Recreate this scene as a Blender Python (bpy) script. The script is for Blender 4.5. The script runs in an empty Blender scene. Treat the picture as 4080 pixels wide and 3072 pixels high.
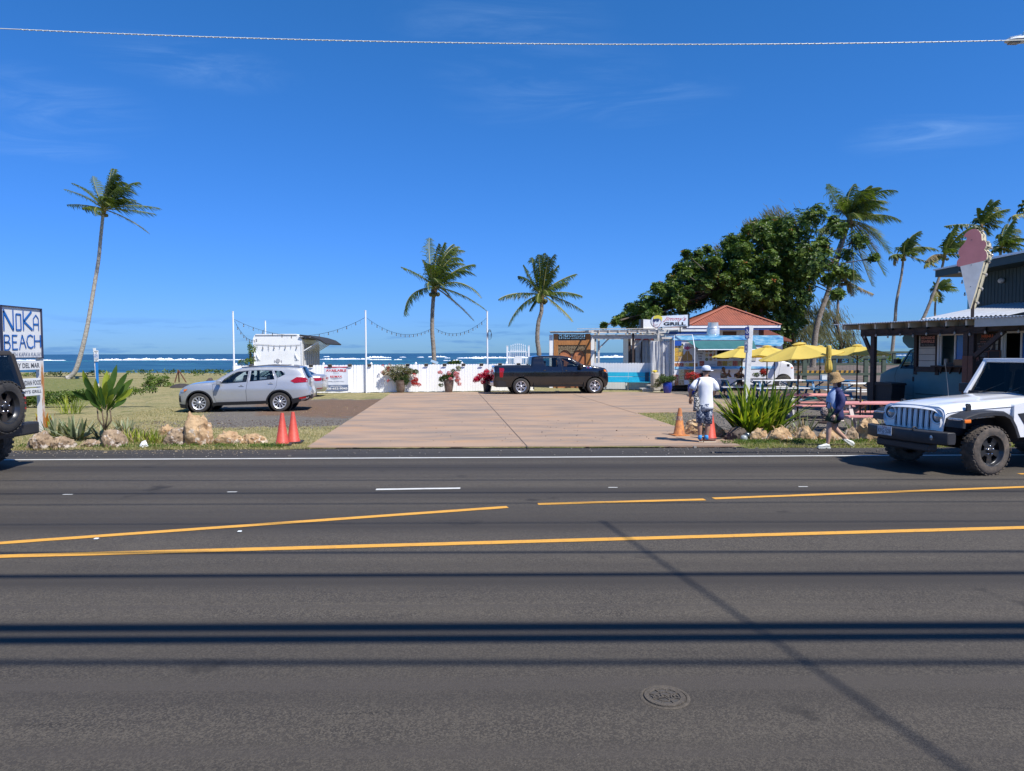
import bpy,bmesh,math,random
import numpy as np
from math import sin,cos,pi,radians,sqrt,atan2
from mathutils import Vector,Matrix,geometry,noise
SC = bpy.context.scene
COL = SC.collection
R = random.Random(7)
# ------------------------------------------------------------------ camera
H = 2.03;FPX = 2835.0;CXP,CYP = 2040.0,1536.0
PITCH = radians(2.626);ROLL = radians(-0.19)
camd = bpy.data.cameras.new('camera');cam = bpy.data.objects.new('camera',camd);COL.objects.link(cam)
camd.sensor_width = 36.0;camd.lens = 36.0*FPX/4080.0
camd.clip_start = 0.05;camd.clip_end = 60000
CR = (Matrix.Rotation(pi/2-PITCH,4,'X') @ Matrix.Rotation(ROLL,4,'Z'))
cam.matrix_world = Matrix.Translation((0,0,H)) @ CR
SC.camera = cam
# ------------------------------------------------------------------ sky and sun
SUNV = Vector((0.52,-0.50,1.0)).normalized()
SUN_EL = math.asin(SUNV.z);SUN_ROT = atan2(SUNV.x,SUNV.y)
wd = bpy.data.worlds.new('World');SC.world = wd;wd.use_nodes = True
wn = wd.node_tree;wn.nodes.clear();wl = wn.links
def WN(t,**k):
    n = wn.nodes.new(t)
    for a,b in k.items(): setattr(n,a,b)
    return n
sky = WN('ShaderNodeTexSky',sky_type='NISHITA');sky.sun_disc = False
sky.sun_elevation = SUN_EL;sky.sun_rotation = SUN_ROT;sky.altitude = 0;sky.air_density = 1.0;sky.dust_density = 0.25;sky.ozone_density = 2.6
hs = WN('ShaderNodeHueSaturation');hs.inputs['Saturation'].default_value = 1.16;hs.inputs['Value'].default_value = 1.0
wl.new(sky.outputs[0],hs.inputs['Color'])
tint = WN('ShaderNodeMix',data_type='RGBA',blend_type='MULTIPLY');tint.inputs[0].default_value = 1.0
tint.inputs[7].default_value = (0.74,0.92,1.12,1)
wl.new(hs.outputs[0],tint.inputs[6])
tc = WN('ShaderNodeTexCoord')
sep = WN('ShaderNodeSeparateXYZ');wl.new(tc.outputs['Generated'],sep.inputs[0])
def wmath(op,a,b=None,clamp=False):
    n = WN('ShaderNodeMath',operation=op,use_clamp=clamp)
    for i,v in enumerate((a,b)):
        if v is None: continue
        if isinstance(v,(int,float)): n.inputs[i].default_value = v
        else: wl.new(v,n.inputs[i])
    return n.outputs[0]
# clouds live on a flat layer high above: project the direction on z = 1
zc = wmath('MAXIMUM',sep.outputs[2],0.02)
cx = wmath('DIVIDE',sep.outputs[0],zc);cy = wmath('DIVIDE',sep.outputs[1],zc)
def cloud(sx,sy,ang,scale,lo,hi,seed,detail=8,dist=0.6):
    cb = WN('ShaderNodeCombineXYZ');wl.new(cx,cb.inputs[0]);wl.new(cy,cb.inputs[1]);cb.inputs[2].default_value = seed
    mp = WN('ShaderNodeMapping');wl.new(cb.outputs[0],mp.inputs[0]);mp.inputs['Rotation'].default_value = (0,0,ang);mp.inputs['Scale'].default_value = (sx,sy,1)
    nz = WN('ShaderNodeTexNoise');wl.new(mp.outputs[0],nz.inputs['Vector']);nz.inputs['Scale'].default_value = scale
    nz.inputs['Detail'].default_value = detail;nz.inputs['Distortion'].default_value = dist;nz.inputs['Roughness'].default_value = 0.62
    mr = WN('ShaderNodeMapRange',interpolation_type='SMOOTHSTEP');wl.new(nz.outputs[0],mr.inputs[0]);mr.inputs[1].default_value = lo;mr.inputs[2].default_value = hi
    return mr.outputs[0]
def patch_(px,py,rx,ry):   # an elliptical patch of high cloud around one direction
    d_ = (CR.to_3x3() @ Vector(((px-CXP)/FPX,-(py-CYP)/FPX,-1.0))).normalized()
    a_ = wmath('MULTIPLY',wmath('SUBTRACT',sep.outputs[0],d_.x),1/rx);b_ = wmath('MULTIPLY',wmath('SUBTRACT',sep.outputs[2],d_.z),1/ry)
    return wmath('SUBTRACT',1.0,wmath('SQRT',wmath('ADD',wmath('MULTIPLY',a_,a_),wmath('MULTIPLY',b_,b_))),True)
pm_ = patch_(2000,60,.16,.07)
for q_ in ((2180,330,.17,.06),(2450,400,.16,.035),(150,400,.12,.04),(780,260,.12,.03),(3750,520,.10,.03),(60,560,.1,.02)): pm_ = wmath('MAXIMUM',pm_,patch_(*q_))
cir = wmath('MULTIPLY',wmath('MULTIPLY',cloud(0.8,1.5,0.5,1.6,0.36,0.84,5.3,dist=1.4),0.26),pm_)
s3 = WN('ShaderNodeSeparateColor');wl.new(tint.outputs[2],s3.inputs[0]);c3 = WN('ShaderNodeCombineColor')   # deeper, cleaner blue: one curve per channel
for i_,(k_,e_) in enumerate(((.375,.90),(.87,.72),(.98,.98))): wl.new(wmath('MULTIPLY',wmath('POWER',s3.outputs[i_],e_),k_),c3.inputs[i_])
mixc = WN('ShaderNodeMix',data_type='RGBA');wl.new(cir,mixc.inputs[0]);wl.new(c3.outputs[0],mixc.inputs[6]);mixc.inputs[7].default_value = (3.6,5.4,8.0,1)
# low cumulus bank near the horizon
az = wmath('ARCTAN2',sep.outputs[0],sep.outputs[1])
cb2 = WN('ShaderNodeCombineXYZ');wl.new(wmath('MULTIPLY',az,7.0),cb2.inputs[0]);wl.new(wmath('MULTIPLY',sep.outputs[2],60.0),cb2.inputs[1]);cb2.inputs[2].default_value = 1.3
nz2 = WN('ShaderNodeTexNoise');wl.new(cb2.outputs[0],nz2.inputs['Vector']);nz2.inputs['Scale'].default_value = 1.4;nz2.inputs['Detail'].default_value = 7;nz2.inputs['Roughness'].default_value = 0.6
mr2 = WN('ShaderNodeMapRange',interpolation_type='SMOOTHSTEP');wl.new(nz2.outputs[0],mr2.inputs[0]);mr2.inputs[1].default_value = 0.50;mr2.inputs[2].default_value = 0.66
band = WN('ShaderNodeMapRange',interpolation_type='SMOOTHSTEP');wl.new(sep.outputs[2],band.inputs[0]);band.inputs[1].default_value = 0.055;band.inputs[2].default_value = 0.02
lowm = wmath('MULTIPLY',wmath('MULTIPLY',mr2.outputs[0],band.outputs[0]),0.6)
mixl = WN('ShaderNodeMix',data_type='RGBA');wl.new(lowm,mixl.inputs[0]);wl.new(mixc.outputs[2],mixl.inputs[6]);mixl.inputs[7].default_value = (.75,2.0,4.6,1)
bg = WN('ShaderNodeBackground');wl.new(mixl.outputs[2],bg.inputs[0]);bg.inputs[1].default_value = 0.113
wo = WN('ShaderNodeOutputWorld');wl.new(bg.outputs[0],wo.inputs[0])
sund = bpy.data.lights.new('sun','SUN');sund.energy = 5.0;sund.angle = radians(0.53);sund.color = (1.0,0.955,0.89)
sun = bpy.data.objects.new('sun',sund);COL.objects.link(sun);sun.rotation_euler = (-SUNV).to_track_quat('-Z','Y').to_euler()
SC.view_settings.view_transform = 'Standard';SC.view_settings.look = 'None';SC.view_settings.exposure = 0.35;SC.view_settings.gamma = 1.0
SC.view_settings.use_curve_mapping = False
SC.render.engine = 'CYCLES'
SC.cycles.max_bounces = 8;SC.cycles.transparent_max_bounces = 16;SC.cycles.glossy_bounces = 3;SC.cycles.diffuse_bounces = 3

# ------------------------------------------------------------------ helpers
def ray(px,py):
    return (CR.to_3x3() @ Vector(((px-CXP)/FPX,-(py-CYP)/FPX,-1.0)))
def at(px,py,Y):
    d = ray(px,py);return Vector((0,0,H)) + d*(Y/d.y)
def g(px,py,z=0.0):
    d = ray(px,py);return Vector((0,0,H)) + d*((z-H)/d.z)
MATS = {}
def M(name,col,rough=0.6,metal=0.0,var=0.0,scale=6.0,bump=0.0,bscale=None,col2=None,coat=0.0,spec=0.5,stretch=(1,1,1),lo=0.35,hi=0.65,detail=6,trans=0.0,world=False,col3=None,s3=30.0,lo3=0.5,hi3=0.62,bdist=0.02):
    if name in MATS: return MATS[name]
    m = bpy.data.materials.new(name);m.use_nodes = True;nt = m.node_tree;b = nt.nodes['Principled BSDF'];L = nt.links
    c = tuple(col)+(1,)
    b.inputs['Base Color'].default_value = c;b.inputs['Roughness'].default_value = rough;b.inputs['Metallic'].default_value = metal
    b.inputs['Specular IOR Level'].default_value = spec
    if coat: b.inputs['Coat Weight'].default_value = coat;b.inputs['Coat Roughness'].default_value = 0.04
    if trans: b.inputs['Transmission Weight'].default_value = trans
    if var or col2 or bump or col3:
        t = nt.nodes.new('ShaderNodeTexCoord');mp = nt.nodes.new('ShaderNodeMapping');mp.inputs['Scale'].default_value = stretch
        if world:
            ge = nt.nodes.new('ShaderNodeNewGeometry');L.new(ge.outputs['Position'],mp.inputs[0])
        else: L.new(t.outputs['Object'],mp.inputs[0])
    def nzz(sc,lo_,hi_,det=detail):
        n = nt.nodes.new('ShaderNodeTexNoise');n.inputs['Scale'].default_value = sc;n.inputs['Detail'].default_value = det;n.inputs['Roughness'].default_value = 0.6
        L.new(mp.outputs[0],n.inputs['Vector'])
        r = nt.nodes.new('ShaderNodeMapRange');r.inputs[1].default_value = lo_;r.inputs[2].default_value = hi_;L.new(n.outputs[0],r.inputs[0]);return n,r
    last = None
    if var or col2:
        if col2 is None: col2 = tuple(x*(1-var) for x in col)
        n,r = nzz(scale,lo,hi)
        mx = nt.nodes.new('ShaderNodeMix');mx.data_type = 'RGBA';L.new(r.outputs[0],mx.inputs[0]);mx.inputs[6].default_value = c;mx.inputs[7].default_value = tuple(col2)+(1,)
        last = mx.outputs[2]
    if col3:
        n,r = nzz(s3,lo3,hi3)
        mx = nt.nodes.new('ShaderNodeMix');mx.data_type = 'RGBA';L.new(r.outputs[0],mx.inputs[0])
        if last: L.new(last,mx.inputs[6])
        else: mx.inputs[6].default_value = c
        mx.inputs[7].default_value = tuple(col3)+(1,);last = mx.outputs[2]
    if last: L.new(last,b.inputs['Base Color'])
    if bump:
        n = nt.nodes.new('ShaderNodeTexNoise');n.inputs['Scale'].default_value = bscale or scale*3;n.inputs['Detail'].default_value = 5;L.new(mp.outputs[0],n.inputs['Vector'])
        bp = nt.nodes.new('ShaderNodeBump');bp.inputs['Strength'].default_value = bump;bp.inputs['Distance'].default_value = bdist
        L.new(n.outputs[0],bp.inputs['Height']);L.new(bp.outputs[0],b.inputs['Normal'])
    MATS[name] = m;return m
def LEAF(name,col,col2,trans=0.35,rough=0.45,scale=1.2):
    """leaf: principled face plus light passing through it"""
    if name in MATS: return MATS[name]
    m = M(name,col,rough,col2=col2,scale=scale,lo=0.38,hi=0.62,detail=3)
    nt = m.node_tree;L = nt.links;b = nt.nodes['Principled BSDF'];out = nt.nodes['Material Output'];b.inputs['Specular IOR Level'].default_value = .22
    tr = nt.nodes.new('ShaderNodeBsdfTranslucent');src = b.inputs['Base Color'].links[0].from_socket
    hs_ = nt.nodes.new('ShaderNodeMix');hs_.data_type = 'RGBA';hs_.blend_type = 'MULTIPLY';hs_.inputs[0].default_value = 1;hs_.inputs[7].default_value = (1.5,1.6,0.6,1)
    L.new(src,hs_.inputs[6]);L.new(hs_.outputs[2],tr.inputs[0])
    mx = nt.nodes.new('ShaderNodeMixShader');mx.inputs[0].default_value = trans
    L.new(b.outputs[0],mx.inputs[1]);L.new(tr.outputs[0],mx.inputs[2]);L.new(mx.outputs[0],out.inputs[0])
    return m
def GLASS(name,tint_,refl=.9):
    if name in MATS: return MATS[name]
    m = bpy.data.materials.new(name);m.use_nodes = True;nt = m.node_tree;nt.nodes.clear();L = nt.links
    o = nt.nodes.new('ShaderNodeOutputMaterial');mx = nt.nodes.new('ShaderNodeMixShader');t = nt.nodes.new('ShaderNodeBsdfTransparent');gl = nt.nodes.new('ShaderNodeBsdfGlossy')
    t.inputs[0].default_value = tuple(tint_)+(1,);gl.inputs[1].default_value = 0.02;gl.inputs[0].default_value = (refl,refl,refl,1)
    ge = nt.nodes.new('ShaderNodeNewGeometry');dt = nt.nodes.new('ShaderNodeVectorMath');dt.operation = 'DOT_PRODUCT';L.new(ge.outputs['Incoming'],dt.inputs[0]);L.new(ge.outputs['Normal'],dt.inputs[1])
    def mm(op,a,b=None):   # Schlick reflectance, the same from either side of the pane
        n = nt.nodes.new('ShaderNodeMath');n.operation = op
        for i,v in enumerate((a,b)):
            if v is None: continue
            if isinstance(v,(int,float)): n.inputs[i].default_value = v
            else: L.new(v,n.inputs[i])
        return n.outputs[0]
    f = mm('ADD',mm('MULTIPLY',mm('POWER',mm('SUBTRACT',1.0,mm('ABSOLUTE',dt.outputs['Value'])),5.0),.9),.045)
    L.new(f,mx.inputs[0]);L.new(t.outputs[0],mx.inputs[1]);L.new(gl.outputs[0],mx.inputs[2]);L.new(mx.outputs[0],o.inputs[0])
    MATS[name] = m;return m
def link(o,parent=None):
    COL.objects.link(o)
    if parent is not None: o.parent = parent
    return o
def thing(name,label,cat,loc=(0,0,0),rz=0.0,group=None,rot=None):
    o = bpy.data.objects.new(name,None);o.empty_display_size = 0.2;COL.objects.link(o);o.location = loc
    o.rotation_euler = rot if rot else (0,0,rz)
    return tag(o,label,cat,group)
def tag(o,label=None,cat=None,group=None,kind=None):
    if label: o['label'] = label
    if cat: o['category'] = cat
    if group: o['group'] = group
    if kind: o['kind'] = kind
    return o
class MB:
    def __init__(s): s.v = [];s.f = [];s.m = [];s.mi = 0
    def add(s,vs,fs):
        n = len(s.v);s.v += [tuple(p) for p in vs];s.f += [tuple(i+n for i in f) for f in fs];s.m += [s.mi]*len(fs);return s
    def box(s,c,d,rot=None):
        x,y,z = d[0]/2,d[1]/2,d[2]/2
        vs = [Vector(p) for p in ((-x,-y,-z),(x,-y,-z),(x,y,-z),(-x,y,-z),(-x,-y,z),(x,-y,z),(x,y,z),(-x,y,z))]
        if rot is not None:
            Q = rot if isinstance(rot,Matrix) else Matrix.Rotation(rot,3,'Z')
            vs = [Q @ v for v in vs]
        c = Vector(c)
        return s.add([v+c for v in vs],[(0,3,2,1),(4,5,6,7),(0,1,5,4),(1,2,6,5),(2,3,7,6),(3,0,4,7)])
    def bar(s,a,b,w,h=None,up=(0,0,1)):
        a,b = Vector(a),Vector(b);h = h or w;d = (b-a);L = d.length;d.normalize();u = Vector(up)
        sd = d.cross(u)
        if sd.length < 1e-4: sd = d.cross(Vector((0,1,0)))
        sd.normalize();u = sd.cross(d)
        Q = Matrix((d,sd,u)).transposed()
        return s.box((a+b)/2,(L,w,h),Q)
    def tube(s,pts,rad,n=8,cap=True):
        pts = [Vector(p) for p in pts];N = len(pts)
        if not hasattr(rad,'__len__'): rad = [rad]*N
        vs = [];up = Vector((0,0,1));prev = None
        for i,p in enumerate(pts):
            d = (pts[min(i+1,N-1)]-pts[max(i-1,0)])
            if d.length < 1e-9: d = Vector((0,0,1))
            d.normalize()
            if prev is None:
                a = d.cross(Vector((0,1,0)) if abs(d.y) < 0.9 else Vector((1,0,0)));a.normalize()
            else:
                a = prev - d*prev.dot(d);a.normalize()
            prev = a;b = d.cross(a)
            for k in range(n):
                t = 2*pi*k/n;vs.append(p+(a*cos(t)+b*sin(t))*rad[i])
        fs = []
        for i in range(N-1):
            for k in range(n):
                k2 = (k+1) % n;fs.append((i*n+k,i*n+k2,(i+1)*n+k2,(i+1)*n+k))
        if cap: fs.append(tuple(range(n-1,-1,-1)));fs.append(tuple((N-1)*n+k for k in range(n)))
        return s.add(vs,fs)
    def lathe(s,prof,n=24,axis='Z',c=(0,0,0)):
        vs = [];c = Vector(c)
        for r,h in prof:
            for k in range(n):
                t = 2*pi*k/n;a,b = r*cos(t),r*sin(t)
                vs.append(Vector((a,b,h) if axis == 'Z' else (a,h,b))+c)
        fs = []
        for i in range(len(prof)-1):
            for k in range(n):
                k2 = (k+1) % n;fs.append((i*n+k,i*n+k2,(i+1)*n+k2,(i+1)*n+k))
        return s.add(vs,fs)
    def prism(s,poly,y0,y1,holes=()):
        """poly in (x,z), extruded from y0 to y1"""
        vs2,tr = cdt(poly,holes);n = len(vs2)
        s.add([(x,y0,z) for x,z in vs2]+[(x,y1,z) for x,z in vs2],[t for t in tr]+[tuple(i+n for i in reversed(t)) for t in tr])
        for lp in [poly]+list(holes):
            k = len(lp);s.add([(x,y0,z) for x,z in lp]+[(x,y1,z) for x,z in lp],[(i,(i+1) % k,k+(i+1) % k,k+i) for i in range(k)])
        return s
    def ball(s,c,r,n=10,m=7,sc=(1,1,1)):
        prof = [(max(sin(pi*i/m),1e-3)*r,-cos(pi*i/m)*r) for i in range(m+1)];k = len(s.v);s.lathe(prof,n)
        for i in range(k,len(s.v)):
            p = s.v[i];s.v[i] = (p[0]*sc[0]+c[0],p[1]*sc[1]+c[1],p[2]*sc[2]+c[2])
        return s
    def build(s,name,mat,parent=None,smooth=False,auto=None,bevel=0,kind=None,loc=None,rot=None,normals=True):
        me = bpy.data.meshes.new(name);me.from_pydata(s.v,[],s.f)
        mats = mat if isinstance(mat,(list,tuple)) else [mat]
        for x in mats: me.materials.append(x)
        if len(mats) > 1: me.polygons.foreach_set('material_index',s.m)
        if normals:
            bm = bmesh.new();bm.from_mesh(me);bmesh.ops.recalc_face_normals(bm,faces=bm.faces);bm.to_mesh(me);bm.free()
        if smooth or auto: me.polygons.foreach_set('use_smooth',[True]*len(me.polygons))
        if auto: me.set_sharp_from_angle(angle=radians(auto))
        me.update()
        o = bpy.data.objects.new(name,me);link(o,parent)
        if loc is not None: o.location = loc
        if rot is not None: o.rotation_euler = rot
        if bevel:
            b = o.modifiers.new('b','BEVEL');b.width = bevel;b.segments = 2;b.limit_method = 'ANGLE';b.angle_limit = radians(40)
        if kind: o['kind'] = kind
        return o
def loft(rings,n=20,wr=0.0,seed=0,mb=None):
    m = mb or MB();vs = []
    for cx_,cy_,z,rx_,ry_ in rings:
        for k in range(n):
            t = 2*pi*k/n;f = 1+wr*noise.noise((3*cos(t)+seed,3*sin(t),z*7));vs.append((cx_+rx_*f*cos(t),cy_+ry_*f*sin(t),z))
    N = len(rings);return m.add(vs,[(i*n+k,i*n+(k+1) % n,(i+1)*n+(k+1) % n,(i+1)*n+k) for i in range(N-1) for k in range(n)]+[tuple(range(n)),tuple((N-1)*n+k for k in range(n-1,-1,-1))])
def share(o,parent,loc=None,rot=None,name=None):
    c = o.copy();link(c,parent)
    if loc is not None: c.location = loc
    if rot is not None: c.rotation_euler = rot
    return c
def copy_tree(o,parent=None):
    c = o.copy();COL.objects.link(c)
    if parent: c.parent = parent
    for ch in list(o.children): copy_tree(ch,c)
    return c
def pip(p,poly):
    x,y = p;r = False;j = len(poly)-1
    for i in range(len(poly)):
        xi,yi = poly[i];xj,yj = poly[j]
        if (yi > y) != (yj > y) and x < (xj-xi)*(y-yi)/(yj-yi)+xi: r = not r
        j = i
    return r
def resample(lp,step,closed=True):
    out = [];n = len(lp)
    for i in range(n if closed else n-1):
        a,b = lp[i],lp[(i+1) % n];d = math.hypot(b[0]-a[0],b[1]-a[1]);k = max(1,int(d/step))
        for j in range(k): out.append((a[0]+(b[0]-a[0])*j/k,a[1]+(b[1]-a[1])*j/k))
    if not closed: out.append(tuple(lp[-1]))
    return out
def cdt(poly,holes=(),pts=()):
    vs = [];es = []
    for lp in [poly]+list(holes):
        n = len(vs);k = len(lp);vs += [Vector(p) for p in lp];es += [(n+i,n+(i+1) % k) for i in range(k)]
    vs += [Vector(p) for p in pts]
    r = geometry.delaunay_2d_cdt(vs,es,[],0,1e-5)
    V,F = r[0],r[2];out = []
    for f in F:
        c = (sum(V[i][0] for i in f)/len(f),sum(V[i][1] for i in f)/len(f))
        if pip(c,poly) and not any(pip(c,h) for h in holes): out.append(tuple(f))
    return [(v[0],v[1]) for v in V],out
def rrect(x0,z0,x1,z1,r,n=4):
    o = []
    for cx_,cz_,a in ((x1-r,z0+r,-pi/2),(x1-r,z1-r,0),(x0+r,z1-r,pi/2),(x0+r,z0+r,pi)):
        for k in range(n+1): t = a+pi/2*k/n;o.append((cx_+r*cos(t),cz_+r*sin(t)))
    return o
def circ(cx_,cz_,r,n=24,rz=None): return [(cx_+r*cos(2*pi*k/n),cz_+(rz or r)*sin(2*pi*k/n)) for k in range(n)]
TXT = {}
def text(s,parent,x,z,w,h,mat,y=0.0,name='lettering',rz=0.0,depth=0.002,bold=0.0,shear=0.0,rot=None,flat=False):
    """lettering facing -y with its box centred on (x,z) in the parent's frame"""
    cu = bpy.data.curves.new(name,'FONT');cu.body = s;cu.size = 1;cu.extrude = 0;cu.offset = bold;cu.shear = shear;cu.resolution_u = 3;cu.space_line = 0.95;cu.align_x = 'CENTER'
    t = bpy.data.objects.new(name,cu);me = bpy.data.meshes.new_from_object(t);bpy.data.objects.remove(t)
    n = len(me.vertices);co = np.empty(n*3);me.vertices.foreach_get('co',co);co = co.reshape(-1,3)
    mn,mx_ = co.min(0),co.max(0);c = (mn+mx_)/2;sx = w/max(mx_[0]-mn[0],1e-6);sz = h/max(mx_[1]-mn[1],1e-6)
    out = np.zeros_like(co);out[:,0] = (co[:,0]-c[0])*sx;out[:,2] = (co[:,1]-c[1])*sz
    me.vertices.foreach_set('co',out.reshape(-1));me.materials.clear();me.materials.append(mat);me.update()
    o = bpy.data.objects.new(name,me);link(o,parent);o.location = (x,y,z);o.rotation_euler = rot if rot else (0,0,rz)
    return o
def stroke(parent,pts,w,mat,y,name='emblem'):
    b = MB()
    for i in range(len(pts)-1): b.bar((pts[i][0],y,pts[i][1]),(pts[i+1][0],y,pts[i+1][1]),0.004,w,up=(0,0,1) if abs(pts[i][0]-pts[i+1][0]) > 1e-5 else (1,0,0))
    return b.build(name,mat,parent)
# ------------------------------------------------------------------ materials
white = M('white_paint',(.84,.84,.83),.55,var=.10,scale=3,bump=.15,bscale=40)
white2 = M('weathered_white',(.74,.74,.71),.65,col2=(.55,.53,.49),scale=5,lo=.5,hi=.75,bump=.3,bscale=25)
greyw = M('grey_timber',(.68,.64,.57),.8,col2=(.44,.40,.35),scale=3,stretch=(1,6,6),bump=.4,bscale=20)
blackp = M('black_plastic',(.018,.018,.02),.55,var=.3,scale=20,bump=.1,bscale=150)
darkp = M('dark_plastic',(.035,.036,.038),.6,bump=.1,bscale=150)
rubber = M('tyre_rubber',(.032,.030,.028),.85,col2=(.09,.075,.06),scale=3,lo=.45,hi=.8,bump=.5,bscale=60)
steel = M('galvanised_steel',(.55,.56,.57),.35,metal=.85,var=.2,scale=6)
chrome = M('chrome',(.7,.7,.72),.12,metal=1.0)
brownw = M('dark_brown_timber',(.060,.038,.030),.6,var=.35,scale=4,stretch=(1,1,6),bump=.3,bscale=25)
redbrown = M('red_brown_timber',(.19,.075,.045),.65,var=.35,scale=4,bump=.3,bscale=25)
wiremat = M('cable_black',(.02,.02,.02),.6)
skin = M('skin',(.42,.24,.16),.5,spec=.3,var=.15,scale=12)
skinf = M('skin_fair',(.55,.34,.25),.5,spec=.3,var=.12,scale=12)
hair = M('dark_hair',(.018,.012,.010),.5)

# ------------------------------------------------------------------ ground
def ground_mat():
    m = bpy.data.materials.new('lawn_soil');m.use_nodes = True;nt = m.node_tree;L = nt.links;b = nt.nodes['Principled BSDF']
    b.inputs['Roughness'].default_value = .95;b.inputs['Specular IOR Level'].default_value = .1
    ge = nt.nodes.new('ShaderNodeNewGeometry')
    def nz(sc,lo,hi,det=6,st=(1,1,1)):
        mp = nt.nodes.new('ShaderNodeMapping');mp.inputs['Scale'].default_value = st;L.new(ge.outputs['Position'],mp.inputs[0])
        n = nt.nodes.new('ShaderNodeTexNoise');n.inputs['Scale'].default_value = sc;n.inputs['Detail'].default_value = det;n.inputs['Roughness'].default_value = .65;L.new(mp.outputs[0],n.inputs[0])
        r = nt.nodes.new('ShaderNodeMapRange');r.inputs[1].default_value = lo;r.inputs[2].default_value = hi;L.new(n.outputs[0],r.inputs[0]);return r.outputs[0]
    def mix(f,a,c):
        x = nt.nodes.new('ShaderNodeMix');x.data_type = 'RGBA'
        for i,v in ((0,f),(6,a),(7,c)):
            if isinstance(v,tuple): x.inputs[i].default_value = v+(1,)
            else: L.new(v,x.inputs[i])
        return x.outputs[2]
    def mth(op,a,c=None,clamp=False):
        n = nt.nodes.new('ShaderNodeMath');n.operation = op;n.use_clamp = clamp
        for i,v in enumerate((a,c)):
            if v is None: continue
            if isinstance(v,(int,float)): n.inputs[i].default_value = v
            else: L.new(v,n.inputs[i])
        return n.outputs[0]
    def attr(nm):
        a = nt.nodes.new('ShaderNodeAttribute');a.attribute_name = nm;return a.outputs['Fac']
    dry = mix(nz(.6,.38,.62),(.28,.24,.105),(.13,.15,.05));dry = mix(nz(14,.35,.7),dry,(.40,.33,.18))
    dry = mix(nz(5,.52,.70),dry,(.12,.105,.05));dry = mix(nz(1.3,.55,.68,8),dry,(.12,.135,.045))
    green = mix(nz(8,.35,.65),(.09,.12,.03),(.20,.20,.07))
    gravel = mix(nz(30,.35,.62),(.20,.18,.155),(.10,.09,.08));gravel = mix(nz(60,.6,.7),gravel,(.34,.31,.28))
    dirt = mix(nz(3,.35,.65),(.185,.115,.078),(.13,.095,.07));dirt = mix(nz(40,.55,.7),dirt,(.27,.18,.13))
    brk = nz(2.5,.3,.7);brk2 = nz(18,.25,.75)
    def edge(a):
        s_ = mth('ADD',attr(a),mth('ADD',mth('MULTIPLY',mth('SUBTRACT',brk,.5),.55),mth('MULTIPLY',mth('SUBTRACT',brk2,.5),.5)))
        r = nt.nodes.new('ShaderNodeMapRange');r.inputs[1].default_value = .38;r.inputs[2].default_value = .62;L.new(s_,r.inputs[0]);return r.outputs[0]
    c = mix(edge('green'),dry,green);c = mix(edge('gravel'),c,gravel);c = mix(edge('dirt'),c,dirt)
    L.new(c,b.inputs['Base Color'])
    bp = nt.nodes.new('ShaderNodeBump');bp.inputs['Strength'].default_value = .9;bp.inputs['Distance'].default_value = .04
    L.new(nz(22,0,1,8),bp.inputs['Height']);L.new(bp.outputs[0],b.inputs['Normal'])
    return m
GM = ground_mat()
DRIVE = [g(*p).to_2d() for p in ((1222,1787),(1560,1568),(2100,1561),(2650,1566),(2760,1580),(2925,1602),(2925,1640),(2534,1649),(2690,1703),(2860,1748),(2950,1780))]
def sstep(a,b,x):
    t = min(max((x-a)/(b-a),0),1);return t*t*(3-2*t)
def masks(x,y):
    gr = dr = gn = 0.0;x_,y_ = x,y;wob = 12*noise.noise((x*.45,y*.35,2))+7*noise.noise((x*1.7,y*1.2,5))
    # gravel turn-in left of the drive
    if x < 0:
        xr = x/y*FPX+CXP;yy = 1408+H*FPX/y+wob;xr += wob*2.5
        gr = sstep(740,900,xr)*sstep(1585,1602,yy)*(1-sstep(1695,1712,yy))
        dr = sstep(900,1120,xr)*sstep(1588,1605,yy)*(1-sstep(1650,1672,yy))*.9
        gn = .75*sstep(1640,1500,yy)*(1-sstep(900,1200,xr))*.5+.35*sstep(1700,1760,yy)
        gn = max(gn,.62*(1-sstep(300,620,xr))*sstep(1660,1590,yy))
    else:
        xr = x/y*FPX+CXP;yy = 1402+H*FPX/y+wob*.5
        gr = sstep(2680,2760,xr+(1740-yy)*.3)*(1-sstep(1735,1752,yy))*sstep(1530,1550,yy)
        dr = (1-sstep(2860,2980,xr))*sstep(2600,2700,xr)*sstep(1700,1730,yy)*1.1
        if xr > 2850 and y > 30: dr = max(dr,.55*sstep(1590,1565,yy))
        gn = .55*sstep(1640,1650,yy)*(1-sstep(2700,2850,xr)) + .7*sstep(1742,1756,yy)*sstep(2900,2960,xr)
    return gr,dr,gn
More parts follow.
